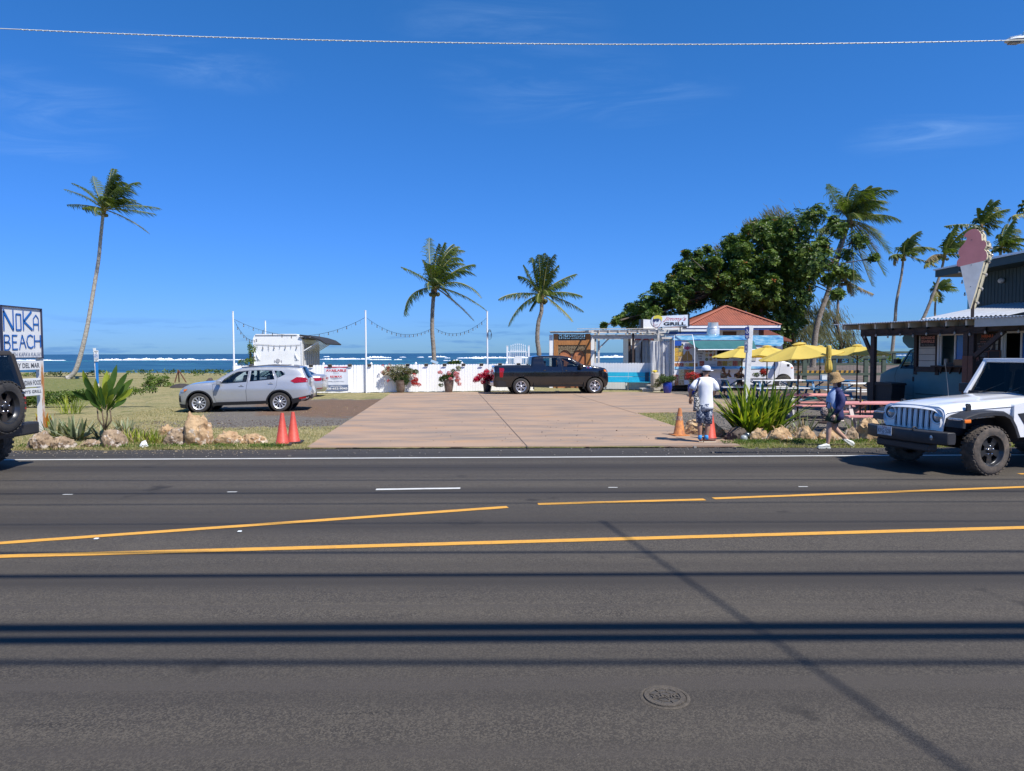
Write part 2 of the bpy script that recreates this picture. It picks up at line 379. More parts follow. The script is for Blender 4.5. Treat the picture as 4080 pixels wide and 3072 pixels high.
def make_ground():
    x0,x1,y0,y1 = -40,42,14.95,60;step = .16
    nx = int((x1-x0)/step)+1;ny = 0;ys = [];y = y0
    while y < y1: ys.append(y);y += .12+.012*(y-y0)
    ny = len(ys);V = [];A = [[],[],[]]
    for j,y in enumerate(ys):
        for i in range(nx):
            x = x0+(x1-x0)*i/(nx-1)
            yy = y
            if j == 0: yy = y + .0022*x + .22*noise.noise((x*.9,0,0))+.10*noise.noise((x*4,3,0))+(.12 if x < -4.5 else (.05 if x > 5 else .75))
            z = .012+.010*noise.noise((x*1.5,yy*1.5,0))+.006*noise.noise((x*6,yy*6,1))
            if j == 0: z = -.004
            V.append((x,yy,z));a,b,c = masks(x,max(yy,15.2));A[0].append(a);A[1].append(b);A[2].append(c)
    F = [(j*nx+i,j*nx+i+1,(j+1)*nx+i+1,(j+1)*nx+i) for j in range(ny-1) for i in range(nx-1)]
    me = bpy.data.meshes.new('lawn');me.from_pydata(V,[],F);me.materials.append(GM);me.polygons.foreach_set('use_smooth',[True]*len(F))
    for nm,a in zip(('gravel','dirt','green'),A):
        at_ = me.attributes.new(nm,'FLOAT','POINT');at_.data.foreach_set('value',a)
    o = link(bpy.data.objects.new('lawn',me));o['kind'] = 'structure'
make_ground()
# far land, one sheet reaching back to the shore, sloping down to the beach
b = MB();shore = [(-400,90),(-60,84),(-35,78),(-14,74),(0,76),(14,92),(30,118),(60,130),(400,150)]
top = [(x,59.9,.004) for x,y in shore];mid = [(x,y,-.05) for x,y in shore];bot = [(x,y+7,-3.2) for x,y in shore]
for A_,B_ in ((top,mid),(mid,bot)):
    for i in range(len(shore)-1): b.add([A_[i],A_[i+1],B_[i+1],B_[i]],[(0,1,2,3)])
for s_ in (-1,1): b.add([(s_*39.9,15.3,.002),(s_*400,15.3,.002),(s_*400,59.9,.002),(s_*39.9,59.9,.002)],[(0,1,2,3)])
o = b.build('shore_land',GM);o['kind'] = 'structure'
b = MB();b.add([(-600,-60,-.06),(600,-60,-.06),(600,20,-.06),(-600,20,-.06)],[(0,1,2,3)])
o = b.build('ground',M('verge_soil',(.14,.12,.08),.95,var=.3));o['kind'] = 'structure'

# road
def road_mat(name,base,warm,agg=1.0):
    m = bpy.data.materials.new(name);m.use_nodes = True;nt = m.node_tree;L = nt.links;bs = nt.nodes['Principled BSDF']
    ge = nt.nodes.new('ShaderNodeNewGeometry')
    def nz(sc,lo,hi,det=4,st=(1,1,1),typ='N'):
        mp = nt.nodes.new('ShaderNodeMapping');mp.inputs['Scale'].default_value = st;L.new(ge.outputs['Position'],mp.inputs[0])
        n = nt.nodes.new('ShaderNodeTexNoise' if typ == 'N' else 'ShaderNodeTexVoronoi');n.inputs['Scale'].default_value = sc
        if typ == 'N': n.inputs['Detail'].default_value = det;n.inputs['Roughness'].default_value = .6
        L.new(mp.outputs[0],n.inputs[0])
        r = nt.nodes.new('ShaderNodeMapRange');r.inputs[1].default_value = lo;r.inputs[2].default_value = hi;L.new(n.outputs['Color' if typ == 'V' else 0],r.inputs[0]);return r.outputs[0]
    def mix(f,a,c):
        x = nt.nodes.new('ShaderNodeMix');x.data_type = 'RGBA'
        for i,v in ((0,f),(6,a),(7,c)):
            if isinstance(v,tuple): x.inputs[i].default_value = v+(1,)
            else: L.new(v,x.inputs[i])
        return x.outputs[2]
    c = mix(nz(.7,.38,.62,4,(.10,1,1)),base,warm)
    c = mix(nz(2.5,.45,.75,6,(.3,1,1)),c,tuple(x*.74 for x in base));c = mix(nz(5,.62,.72,8,(.18,1.6,1)),c,tuple(x*.5 for x in base));c = mix(nz(1.1,.60,.74,8,(.35,1,1)),c,tuple(x*1.35 for x in warm))
    c = mix(nz(95,.35,.75,2,typ='V'),c,tuple(x*1.55 for x in warm))
    c = mix(nz(130,.60,.70,2),c,tuple(x*.35 for x in base))
    c = mix(nz(60,.70,.74,2),c,(.24,.21,.17))
    c = mix(nz(.75,.42,.62,3,(.006,1,1)),c,tuple(x*.80 for x in base));c = mix(nz(2.2,.56,.66,4,(.004,1,1)),c,tuple(x*1.25 for x in base));c = mix(nz(.8,.63,.70,9,(1,1,1)),c,tuple(x*.55 for x in base))
    L.new(c,bs.inputs['Base Color']);bs.inputs['Roughness'].default_value = .82;bs.inputs['Specular IOR Level'].default_value = .35
    bp = nt.nodes.new('ShaderNodeBump');bp.inputs['Strength'].default_value = .8*agg;bp.inputs['Distance'].default_value = .006
    L.new(nz(110,0,1,3),bp.inputs['Height']);L.new(bp.outputs[0],bs.inputs['Normal'])
    return m
RM = road_mat('asphalt',(.052,.0445,.0365),(.068,.058,.044));SM = road_mat('shoulder_asphalt',(.042,.038,.034),(.056,.050,.043))
def sheet(name,pts,z,mat):
    b = MB();vs,tr = cdt(pts);b.add([(x,y,z) for x,y in vs],tr);o = b.build(name,mat,normals=False)
    bm = bmesh.new();bm.from_mesh(o.data)
    for f in bm.faces:
        f.normal_update()
        if f.normal.z < 0: f.normal_flip()
    bm.to_mesh(o.data);bm.free();o['kind'] = 'structure';return o
EL = (g(0,1833),g(4080,1813))
def ex(p,q,t): return (p+(q-p)*t).to_2d()
e0,e1 = ex(*EL,-30),ex(*EL,30)
sheet('road',[(-500,-40),(500,-40),(e1.x,e1.y),(e0.x,e0.y)],0.0,RM)
sheet('road_shoulder',[(e0.x,e0.y),(e1.x,e1.y),(e1.x,e1.y+2.4),(e0.x,e0.y+2.4)],-.004,SM)
def line_mark(name,a,b_,w,mat,label=None,z=.005,t0=0.,t1=1.):
    a,b_ = a.to_2d(),b_.to_2d();a,b_ = a+(b_-a)*t0,a+(b_-a)*t1;d = (b_-a);L = d.length;d.normalize();n = Vector((-d.y,d.x));N = max(4,int(L/.25));vs = [];fs = []
    for i in range(N+1):
        p = a+(b_-a)*i/N
        for s_ in (-1,1):
            e = n*s_*(w/2+.008*noise.noise((i*.9,s_*3,w*40)));vs.append((p.x+e.x,p.y+e.y,z))
    for i in range(N): fs.append((2*i,2*i+2,2*i+3,2*i+1))
    m = MB().add(vs,fs);o = m.build(name,mat);o['kind'] = 'structure';return o
WP = M('road_white',(.60,.60,.56),.7,col2=(.42,.41,.39),scale=5,lo=.52,hi=.8,bump=.3,bscale=80)
YP = M('road_yellow',(.66,.33,.045),.7,col2=(.46,.23,.05),scale=6,lo=.5,hi=.85,bump=.3,bscale=80,col3=(.16,.11,.06),s3=45,lo3=.60,hi3=.70)
line_mark('edge_line',g(0,1833),g(4080,1813),.105,WP,t0=-.9,t1=2.0)
line_mark('yellow_line',g(0,2165),g(2022,2021),.125,YP,t0=-1.5)
line_mark('yellow_line',g(2143,2009),g(2808,1991),.115,YP)
line_mark('yellow_line',g(2842,1987),g(4080,1941),.115,YP,t1=2)
line_mark('yellow_line',g(0,2218),g(4080,2103),.125,YP,t0=-1,t1=2)
line_mark('lane_dash',g(1498,1951),g(1834,1946),.11,WP)
for p in ((270,1971),(925,1961),(2442,1943),(3200,1940)):
    q = g(*p);line_mark('lane_dash_end',q-Vector((.07,0,0)),q+Vector((.07,0,0)),.04,WP)
q = g(4060,1889);line_mark('yellow_line',q,q+Vector((1.2,0,0)),.1,YP)
MK = M('reflector_white',(.75,.78,.76),.4)
for p in ((384,2150),(955,2121)):
    q = g(*p);o = MB().box((q.x,q.y,.012),(.045,.04,.012)).build('road_marker',MK,bevel=.006)
    tag(o,'small white road stud between the yellow lines, %s' % ('nearest the left edge' if p[0] < 500 else 'second from the left'),'road stud','road studs on the asphalt')

# concrete drive in slabs
CM = M('drive_concrete',(.37,.252,.168),.85,world=True,col2=(.22,.175,.14),scale=.9,lo=.42,hi=.66,bump=.35,bscale=60,stretch=(.45,1.4,1),col3=(.42,.25,.135),s3=1.4,lo3=.53,hi3=.72,bdist=.01,detail=9)
dp = [tuple(p) for p in DRIVE]
sheet('concrete_drive',dp,.034,CM)
# its edge, a thin concrete kerb face
b = MB()
for i in range(len(dp)):
    p,q = dp[i],dp[(i+1) % len(dp)];b.add([(p[0],p[1],.034),(q[0],q[1],.034),(q[0],q[1],-.02),(p[0],p[1],-.02)],[(0,1,2,3)])
b.build('drive_edge',CM)['kind'] = 'structure'
JM = M('joint_dark',(.10,.075,.06),.9)
for a,c in (((1905,1564),(2105,1784)),((2285,1571),(2536,1648)),((1560,1640),(2925,1622))):
    line_mark('slab_joint',g(*a,z=.034),g(*c,z=.034),.022,JM,z=.038)
# stains
ST = M('drive_stain',(.17,.14,.12),.9,world=True,var=.3)
# ------------------------------------------------------------------ sea
def sea_mat():
    m = bpy.data.materials.new('sea_water');m.use_nodes = True;nt = m.node_tree;L = nt.links;bs = nt.nodes['Principled BSDF']
    ge = nt.nodes.new('ShaderNodeNewGeometry')
    def nz(sc,lo,hi,st,det=6):
        mp = nt.nodes.new('ShaderNodeMapping');mp.inputs['Scale'].default_value = st;L.new(ge.outputs['Position'],mp.inputs[0])
        n = nt.nodes.new('ShaderNodeTexNoise');n.inputs['Scale'].default_value = sc;n.inputs['Detail'].default_value = det;n.inputs['Roughness'].default_value = .6;L.new(mp.outputs[0],n.inputs[0])
        r = nt.nodes.new('ShaderNodeMapRange');r.inputs[1].default_value = lo;r.inputs[2].default_value = hi;L.new(n.outputs[0],r.inputs[0]);return r.outputs[0]
    def mix(f,a,c):
        x = nt.nodes.new('ShaderNodeMix');x.data_type = 'RGBA'
        for i,v in ((0,f),(6,a),(7,c)):
            if isinstance(v,tuple): x.inputs[i].default_value = v+(1,)
            else: L.new(v,x.inputs[i])
        return x.outputs[2]
    sp = nt.nodes.new('ShaderNodeSeparateXYZ');L.new(ge.outputs['Position'],sp.inputs[0])
    far = nt.nodes.new('ShaderNodeMapRange');far.inputs[1].default_value = 120;far.inputs[2].default_value = 900;L.new(sp.outputs[1],far.inputs[0])
    c = mix(far.outputs[0],(.020,.085,.135),(.006,.038,.125))
    c = mix(nz(.03,.40,.62,(.25,1,1)),c,(.012,.055,.115))
    c = mix(nz(.16,.46,.62,(.15,1,1)),c,(.045,.15,.21));c = mix(nz(.35,.52,.66,(.12,1,1)),c,(.008,.035,.075))
    c = mix(nz(.012,.72,.76,(.3,1.6,1)),c,(.5,.55,.58))
    L.new(c,bs.inputs['Base Color']);bs.inputs['Roughness'].default_value = .45;bs.inputs['Specular IOR Level'].default_value = .22
    bp = nt.nodes.new('ShaderNodeBump');bp.inputs['Strength'].default_value = .8;bp.inputs['Distance'].default_value = .5
    L.new(nz(.25,0,1,(.35,1,1),9),bp.inputs['Height']);L.new(bp.outputs[0],bs.inputs['Normal'])
    return m
SEA = -2.6
b = MB();ys = [70,200,600,3000,26000]; 
for i in range(4):
    b.add([(-26000,ys[i],SEA),(26000,ys[i],SEA),(26000,ys[i+1],SEA),(-26000,ys[i+1],SEA)],[(0,1,2,3)])
o = b.build('sea',sea_mat());o['kind'] = 'structure'
FOAM = M('sea_foam',(.86,.88,.90),.8,world=True,col2=(.62,.72,.78),scale=.25,stretch=(.4,1,2),lo=.4,hi=.7,bump=.3,bscale=1)
FB = M('wave_face',(.045,.20,.24),.35,world=True,col2=(.02,.10,.16),scale=.2,stretch=(.2,1,1))
def breaker(px0,px1,py,hpx,face=False):
    Y = (H-SEA)*FPX/(py-(1412-.0034*(px0+px1)/2));sc = Y/FPX;X0,X1 = (px0-CXP)*sc,(px1-CXP)*sc;N = max(10,int((px1-px0)/3));sd = R.random()*99
    top = [];vs = [];hh = hpx*sc
    for i in range(N+1):
        t = i/N;e = sin(pi*t)**.35
        n1 = .5+.5*noise.noise((t*N*.10,sd,0));n2 = noise.noise((t*N*.5,sd,3));a = hh*e*max(.06,.30+1.1*(n1-.35)+.42*n2+.2*noise.noise((t*N*1.3,sd,9)))
        x = X0+(X1-X0)*t;yo = .012*Y*noise.noise((t*N*.05,sd,7))
        vs += [(x,Y+yo-a*3,SEA-.05),(x,Y+yo-a*1.3,SEA+a*.55),(x,Y+yo,SEA+a),(x,Y+yo+a*2,SEA-.05)]
    fs = []
    for i in range(N):
        for k in range(3): fs.append((4*i+k,4*i+4+k,4*i+5+k,4*i+1+k))
    o = MB().add(vs,fs).build('breaking_wave' if not face else 'wave_swell',FB if face else FOAM,smooth=True);o['kind'] = 'structure'
for a in ((0,260,1436,8),(385,800,1434,13),(700,905,1434,7),(640,1015,1434,6),(1265,1480,1431,9),(1460,1560,1425,11),(1470,1560,1433,6),(1590,1620,1423,5),(1660,1690,1423,4),(1570,1600,1433,6),(1705,1780,1422,9),(1770,1795,1426,5),(1820,2200,1426,11),(1765,1800,1436,4),(1803,1840,1436,6),(1880,1930,1428,8),(2380,2530,1423,15),(2200,2440,1424,8),(3440,3540,1420,6),(1285,1310,1421,4),(2640,3300,1424,8),(3560,3800,1415,6),(-600,10,1438,9)):
    breaker(*a)
for a in ((100,900,1439,6),(1265,1700,1438,5),(1900,2300,1433,5),(600,1000,1450,4),(1300,2100,1447,4)): breaker(*a,face=True)
# ------------------------------------------------------------------ vehicles
GL_T = GLASS('car_glass',(.62,.70,.70));GL_D = GLASS('dark_car_glass',(.10,.12,.13));GL_R = GLASS('rear_glass',(.05,.055,.06))
LENS_R = M('red_lens',(.38,.006,.010),.12,coat=.6,var=.5,scale=25);LENS_C = M('clear_lens',(.55,.58,.60),.10,metal=.5,var=.5,scale=20,coat=.5);LENS_O = M('amber_lens',(.85,.20,.02),.2,coat=.5)
INT = M('interior_dark',(.03,.03,.032),.8);SEATM = M('seat_fabric',(.045,.045,.05),.9)
def paint(name,col,metal=0.0,rough=.3):
    m = M(name,col,rough,metal=metal,coat=1.0,var=.06,scale=2)
    return m
def interp(tab,z):
    if z <= tab[0][0]: return tab[0][1]
    for (a,p),(b_,q) in zip(tab,tab[1:]):
        if z <= b_: t = (z-a)/(b_-a);t = t*t*(3-2*t)*.5+t*.5;return p+(q-p)*t
    return tab[-1][1]
class Car:
    def __init__(s,root,prof,sill,arches,w0,vprof,tf=(.22,.9),tr=(.12,.6),r=.07,step=.07):
        s.root = root;s.prof = prof;s.w0 = w0;s.vp = vprof;s.tf = tf;s.tr = tr;s.r = r;s.step = step;s.sill = sill;s.arches = arches
        s.x0 = min(p[0] for p in prof);s.x1 = max(p[0] for p in prof)
        s.top = resample(prof,step,closed=False)
        bot = []
        for xc,zc,ra in sorted(arches,key=lambda a: -a[0]):
            h = sqrt(max(ra*ra-(sill-zc)**2,0));a0 = atan2(sill-zc,h);a1 = pi-a0
            bot += [(xc+ra*cos(a0+(a1-a0)*k/18),zc+ra*sin(a0+(a1-a0)*k/18)) for k in range(19)]
        base = [prof[-1]]+bot+[prof[0]];bb = resample(base,.12,closed=False)
        s.outline = s.top+bb[1:-1]
    def W(s,x,z,rnd=True):
        w = s.w0+interp(s.vp,z);a,L = s.tf;u = max(0,1-(x-s.x0)/L);w -= a*u**2.4
        a,L = s.tr;u = max(0,1-(s.x1-x)/L);w -= a*u**2.4
        if rnd:
            d = 9;P = s.prof
            for i in range(len(P)-1):
                ax,az = P[i];bx,bz = P[i+1];dx,dz = bx-ax,bz-az;L2 = dx*dx+dz*dz or 1e-9
                t = min(max(((x-ax)*dx+(z-az)*dz)/L2,0),1);d = min(d,(x-ax-dx*t)**2+(z-az-dz*t)**2)
            d = sqrt(d)
            if d < s.r: w -= s.r*(1-sqrt(max(0,1-(1-d/s.r)**2)))
        return w
    def side(s,mat,holes,doors=(),glass=None,frame=None,hmats=None):
        pts = []
        x = s.x0+.03
        while x < s.x1:
            z = s.sill-.1
            while z < 2.9:
                if pip((x,z),s.outline): pts.append((x,z))
                z += s.step
            x += s.step
        # extra ring just inside the top edge for the rounding
        for i in range(1,len(s.top)-1):
            ax,az = s.top[i-1];bx,bz = s.top[i+1];L = math.hypot(bx-ax,bz-az) or 1;nx,nz_ = (bz-az)/L,-(bx-ax)/L
            for d in (.012,.035): 
                q = (s.top[i][0]+nx*d,s.top[i][1]+nz_*d)
                if pip(q,s.outline): pts.append(q)
        hs_ = [resample(h,.08) for h in holes];ds = [resample(d,.08) for d in doors]
        vs = [];es = []
        for lp in [s.outline]+hs_+ds:
            n = len(vs);k = len(lp);vs += [Vector(p) for p in lp];es += [(n+i,n+(i+1) % k) for i in range(k)]
        vs += [Vector(p) for p in pts]
        r = geometry.delaunay_2d_cdt(vs,es,[],0,1e-4);V,F = r[0],r[2]
        ww = [s.W(v[0],v[1]) for v in V];grp = {}
        for f in F:
            c = (sum(V[i][0] for i in f)/3,sum(V[i][1] for i in f)/3)
            if not pip(c,s.outline) or any(pip(c,h) for h in hs_): continue
            k = next((i for i,d in enumerate(ds) if pip(c,d)),-1);grp.setdefault(k,[]).append(tuple(f))
        for sg in (-1,1):
            for k,fs in grp.items():
                used = sorted({i for f in fs for i in f});mp = {i: n for n,i in enumerate(used)}
                m = MB().add([(V[i][0],sg*ww[i],V[i][1]) for i in used],[tuple(mp[i] for i in f) for f in fs])
                o = m.build('body_side' if k < 0 else 'door',mat,s.root,smooth=True)
            gl = MB()
            for h in hs_:
                v2,t2 = cdt(h);gl.add([(p[0],sg*(s.W(p[0],p[1],False)-.018),p[1]) for p in v2],t2)
                n = len(h);rb = MB().add([(p[0],sg*(s.W(p[0],p[1])+.003),p[1]) for p in h]+[(p[0],sg*(s.W(p[0],p[1])-.05),p[1]) for p in h],[(i,(i+1) % n,n+(i+1) % n,n+i) for i in range(n)])
                rb.build('window_frame',frame or blackp,s.root)
                v2,t2 = cdt(h);MB().add([(p[0],sg*(s.W(p[0],p[1],False)-.018),p[1]) for p in v2],t2).build('window',glass or GL_T,s.root)
            gp = MB()
            for d in ds:
                P = [(p[0],sg*(s.W(p[0],p[1])+.0015),p[1]) for p in d];gp.tube(P+[P[0]],.0045,4,False)
            if ds: gp.build('door_gap',blackp,s.root)
    def strip(s,spans,crown=.045,cols=10):
        """spans: list of (x_from, x_to, z_min, name, material, inner_only) ranges along the top line; default body"""
        pts = s.top;N = len(pts);fr = [-1,-.94]+[-.94+1.88*k/(cols-1) for k in range(1,cols-1)]+[.94,1];C = len(fr);V = []
        for i,(x,z) in enumerate(pts):
            ax,az = pts[max(i-1,0)];bx,bz = pts[min(i+1,N-1)];L = math.hypot(bx-ax,bz-az) or 1;nx,nz_ = -(bz-az)/L,(bx-ax)/L;w = s.W(x,z)
            for f in fr: c = crown*(1-f*f);V.append((x+nx*c,f*w,z+nz_*c))
        out = {}
        for i in range(N-1):
            mx_,mz = (pts[i][0]+pts[i+1][0])/2,(pts[i][1]+pts[i+1][1])/2
            sp = next((k for k,q in enumerate(spans) if q[0] <= mx_ <= q[1] and q[2] <= mz),-1)
            for c in range(C-1):
                k = sp
                if sp >= 0 and spans[sp][5] and c in (0,C-2): k = -1
                out.setdefault(k,[]).append((i*C+c,i*C+c+1,(i+1)*C+c+1,(i+1)*C+c))
        for k,fs in out.items():
            used = sorted({i for f in fs for i in f});mp = {i: n for n,i in enumerate(used)}
            nm,mt = ('body',s.mat) if k < 0 else (spans[k][3],spans[k][4])
            MB().add([V[i] for i in used],[tuple(mp[i] for i in f) for f in fs]).build(nm,mt,s.root,smooth=True)
        # floor pan
        MB().box(((s.x0+s.x1)/2,0,s.sill+.06),(s.x1-s.x0-.35,s.w0*1.5,.08)).build('floor_pan',blackp,s.root)
    def patch(s,name,poly,mat,off=.006,sides=(-1,1),y=None,thick=.02,parent=None):
        q = resample(poly,.05); 
        for sg in sides:
            v2,t2 = cdt(q);n = len(v2)
            m = MB().add([(p[0],sg*(s.W(p[0],p[1])+off),p[1]) for p in v2],t2)
            k = len(q);m.add([(p[0],sg*(s.W(p[0],p[1])+off),p[1]) for p in q]+[(p[0],sg*(s.W(p[0],p[1])-thick),p[1]) for p in q],[(i,(i+1) % k,k+(i+1) % k,k+i) for i in range(k)])
            o = m.build(name,mat,s.root,auto=35)
        return o
def rim_holes(n,ri,ro,ai,ao,rot=0):
    hs_ = []
    for k in range(n):
        a = rot+2*pi*k/n
        hs_.append([(ri*cos(a-ai),ri*sin(a-ai)),(ri*cos(a),ri*sin(a)),(ri*cos(a+ai),ri*sin(a+ai))]+[(ro*cos(a+ao*t),ro*sin(a+ao*t)) for t in (1,.5,0,-.5,-1)])
    return hs_
def wheel(root,x,y,r,w,rr,holes,rmat,sg=-1,lugs=False,dish=.03,z=None,hubr=.06,parent_name='wheel',rot=None,tyre=None):
    """tyre with its rim; sg is the side the face looks to"""
    z = r if z is None else z
    m = MB();pr = [(rr*.97,-w/2+.03),(rr*1.02,-w/2),(rr+.3*(r-rr),-w/2-.006),(rr+.75*(r-rr),-w/2-.002),(r*.975,-w/2+.02),(r,-w/2+.05),(r,w/2-.05),(r*.975,w/2-.02),(rr+.3*(r-rr),w/2+.006),(rr*.97,w/2-.03)]
    m.lathe(pr,40,'Y')
    if lugs:
        for k in range(30):
            a = 2*pi*k/30
            for q,yy in ((0,-w/2+.028),(.5,-w*.17),(0,w*.17),(.5,w/2-.028)):
                a2 = a+q*2*pi/30;Q = Matrix.Rotation(-a2,3,'Y');m.box(Q @ Vector((r-.003,yy,0)),(.014,w*.22,.050),Q)
    o = m.build(parent_name,tyre or rubber,root,auto=40,loc=(x,y,z))
    if rot: o.rotation_euler = rot
    m = MB();yf = sg*(w/2-dish);face = circ(0,0,rr*.90,48);m.prism(face,yf,yf-sg*.03,holes)
    m.lathe([(rr*.88,yf),(rr*.93,yf+sg*.012),(rr*.99,sg*(w/2-.004)),(rr*1.03,sg*(w/2+.003)),(rr*1.03,sg*(w/2-.03)),(rr*.9,yf-sg*.03),(rr*.86,-sg*.05)],40,'Y')
    ri = m.build('rim',rmat,o,auto=35,bevel=.003)
    m = MB();m.lathe([(.001,yf-sg*.07),(rr*.87,yf-sg*.07),(rr*.87,yf-sg*.1)],32,'Y');m.build('brake_disc',blackp,o)
    m = MB();m.lathe([(hubr,yf-sg*.01),(hubr*.9,yf+sg*.02),(.001,yf+sg*.024)],18,'Y')
    m.build('hub_cap',rmat if not lugs else blackp,o,smooth=True)
    m = MB()
    for k in range(5): a = 2*pi*k/5+.3;m.lathe([(.013,0),(.011,sg*.028),(.001,sg*.03)],8,'Y',c=(hubr*1.25*cos(a),yf,hubr*1.25*sin(a)))
    m.build('wheel_nuts',chrome,o,smooth=True,kind='stuff')
    return o
def seat(root,x,y,z,mat=SEATM,s=1.0):
    m = MB();m.box((x,y,z),(.5*s,.5,.16));m.box((x+.27*s,y,z+.32),(.14,.48,.62),Matrix.Rotation(radians(-12),3,'Y').inverted());m.box((x+.36*s,y,z+.74),(.09,.26,.19))
    return m.build('seat',mat,root,bevel=.04)
def mirror(root,x,y,z,mat,sg=-1,s=1.0):
    m = MB();m.box((x,y+sg*.12*s,z),(.11*s,.20*s,.14*s));m.bar((x,y+sg*.05,z-.05*s),(x,y-sg*.02,z-.06*s),.06*s,.03*s)
    return m.build('mirror',mat,root,bevel=.03*s)
def handle(c,x,z,mat,L=.17):
    for sg in (-1,1):
        y = sg*(c.W(x,z)+.012);m = MB().box((x,y,z),(L,.022,.026));h = m.build('door_handle',mat,c.root,bevel=.008)
        c_ = MB().ball((x,sg*(c.W(x,z)-.01),z),.06,sc=(1,.28,.55)).build('handle_recess',blackp,c.root,smooth=True)
# ---- silver sport-utility car, left
def P(l,ox,oy,s): return [((x-ox)*s,(oy-y)*s) for x,y in l]
yaw = radians(8.5);n0 = at(703,1640,24.25)
S_ = .00273;root = thing('silver_suv','silver compact SUV parked on the grass and gravel left of the concrete drive','car',(n0.x-.9*sin(yaw),24.25+.9*cos(yaw),0),yaw)
prof = P([(185,862),(170,810),(172,700),(195,645),(245,600),(330,568),(440,553),(560,545),(610,538),(680,490),(760,440),(860,393),(930,372),(1030,356),(1250,346),(1480,349),(1690,366),(1700,385),(1740,470),(1762,500),(1770,600),(1795,690),(1798,740),(1760,775),(1690,790)],168,925,S_)
c = Car(root,prof,(925-800)*S_,[((437-168)*S_,.32,.42),((1415-168)*S_,.32,.42)],.91,[(.2,-.07),(.45,-.01),(.62,.0),(.80,.005),(1.0,-.03),(1.06,-.045),(1.30,-.13),(1.5,-.20),(1.62,-.26)])
c.mat = paint('silver_paint',(.44,.45,.46),.45,.36)
win = [P(l,168,925,S_) for l in ([(700,555),(745,503),(850,432),(905,410),(1032,398),(1012,538),(770,556)],[(1066,397),(1195,394),(1318,398),(1352,508),(1050,533)],[(1346,398),(1435,402),(1484,445),(1390,492)])]
doors = [P(l,168,925,S_) for l in ([(604,562),(695,556),(745,500),(850,428),(905,404),(1045,390),(1020,545),(1005,650),(1012,785),(640,792),(612,710)],[(1046,392),(1325,392),(1385,500),(1378,590),(1350,640),(1290,690),(1250,780),(1013,785),(1006,650),(1022,540)])]
c.side(c.mat,win,doors,GL_T)
c.strip([((600-168)*S_,(925-168)*S_,1.04,'windshield',GL_T,True),((1690-168)*S_,(1760-168)*S_,1.12,'rear_window',GL_R,True),(-1,.25,-1,'front_bumper',c.mat,False)])
c.patch('sill_trim',P([(600,812),(600,850),(640,835),(1200,822),(1258,815),(1262,782),(640,796),(600,800)],168,925,S_),blackp,.012)
for xc in (437,1415):
    X0 = (xc-168)*S_;a = [(X0+.42*cos(t),.32+.42*sin(t)) for t in [pi*(-.04+1.08*k/20) for k in range(21)]];a2 = [(X0+.465*cos(t),.32+.465*sin(t)) for t in [pi*(1.04-1.08*k/20) for k in range(21)]]
    c.patch('arch_trim',a+a2,blackp,.014)
c.patch('rear_bumper_trim',P([(1560,760),(1790,712),(1800,745),(1760,778),(1690,790),(1570,825)],168,925,S_),blackp,.012)
c.patch('front_bumper_trim',P([(172,812),(285,822),(290,872),(190,862)],168,925,S_),blackp,.012)
c.patch('tail_light',P([(1550,530),(1625,482),(1735,488),(1762,515),(1758,548),(1600,556)],168,925,S_),LENS_R,.012)
c.patch('reflector',P([(1655,742),(1740,730),(1742,752),(1655,765)],168,925,S_),LENS_R,.016)
c.patch('headlight',P([(212,655),(228,625),(300,618),(285,640),(235,668)],168,925,S_),LENS_C,.012)
c.patch('turn_signal',P([(250,628),(298,620),(285,640),(252,655)],168,925,S_),LENS_O,.016)
c.patch('fog_grille',P([(172,700),(200,712),(208,790),(178,788)],168,925,S_),blackp,.012)
rx = (925-168)*S_;MB().tube([(rx+.05,-.62,1.555),(rx+.9,-.65,1.625),(rx+1.7,-.64,1.60),(rx+2.0,-.62,1.56)],.018,6).tube([(rx+.05,.62,1.555),(rx+.9,.65,1.625),(rx+1.7,.64,1.60),(rx+2.0,.62,1.56)],.018,6).build('roof_rail',M('rail_grey',(.12,.12,.13),.4),root,smooth=True)
MB().prism([((1480-168)*S_,1.60),((1560-168)*S_,1.66),((1545-168)*S_,1.60)],-.02,.02).build('antenna_fin',white,root)
handle(c,(950-168)*S_,(925-590)*S_,c.mat);handle(c,(1307-168)*S_,(925-562)*S_,c.mat)
mirror(root,(690-168)*S_,-.92,(925-540)*S_,c.mat);mirror(root,(700-168)*S_,.92,(925-540)*S_,c.mat,1)
for x in (1010,1300):
    for y in (-.38,.38): seat(root,(x-150-168)*S_,y,.66)
MB().lathe([(.17,-.012),(.185,0),(.17,.012),(.155,0),(.17,-.012)],20,'Y').build('steering_wheel',INT,root,smooth=True,loc=((770-168)*S_,-.38,1.0),rot=(0,0,radians(75)))
MB().box(((640-168)*S_+.1,0,.93),(.5,1.4,.12)).build('dashboard',INT,root,bevel=.04)
MB().box((2.4,0,.60),(2.9,1.55,.25)).build('cabin_floor',INT,root)
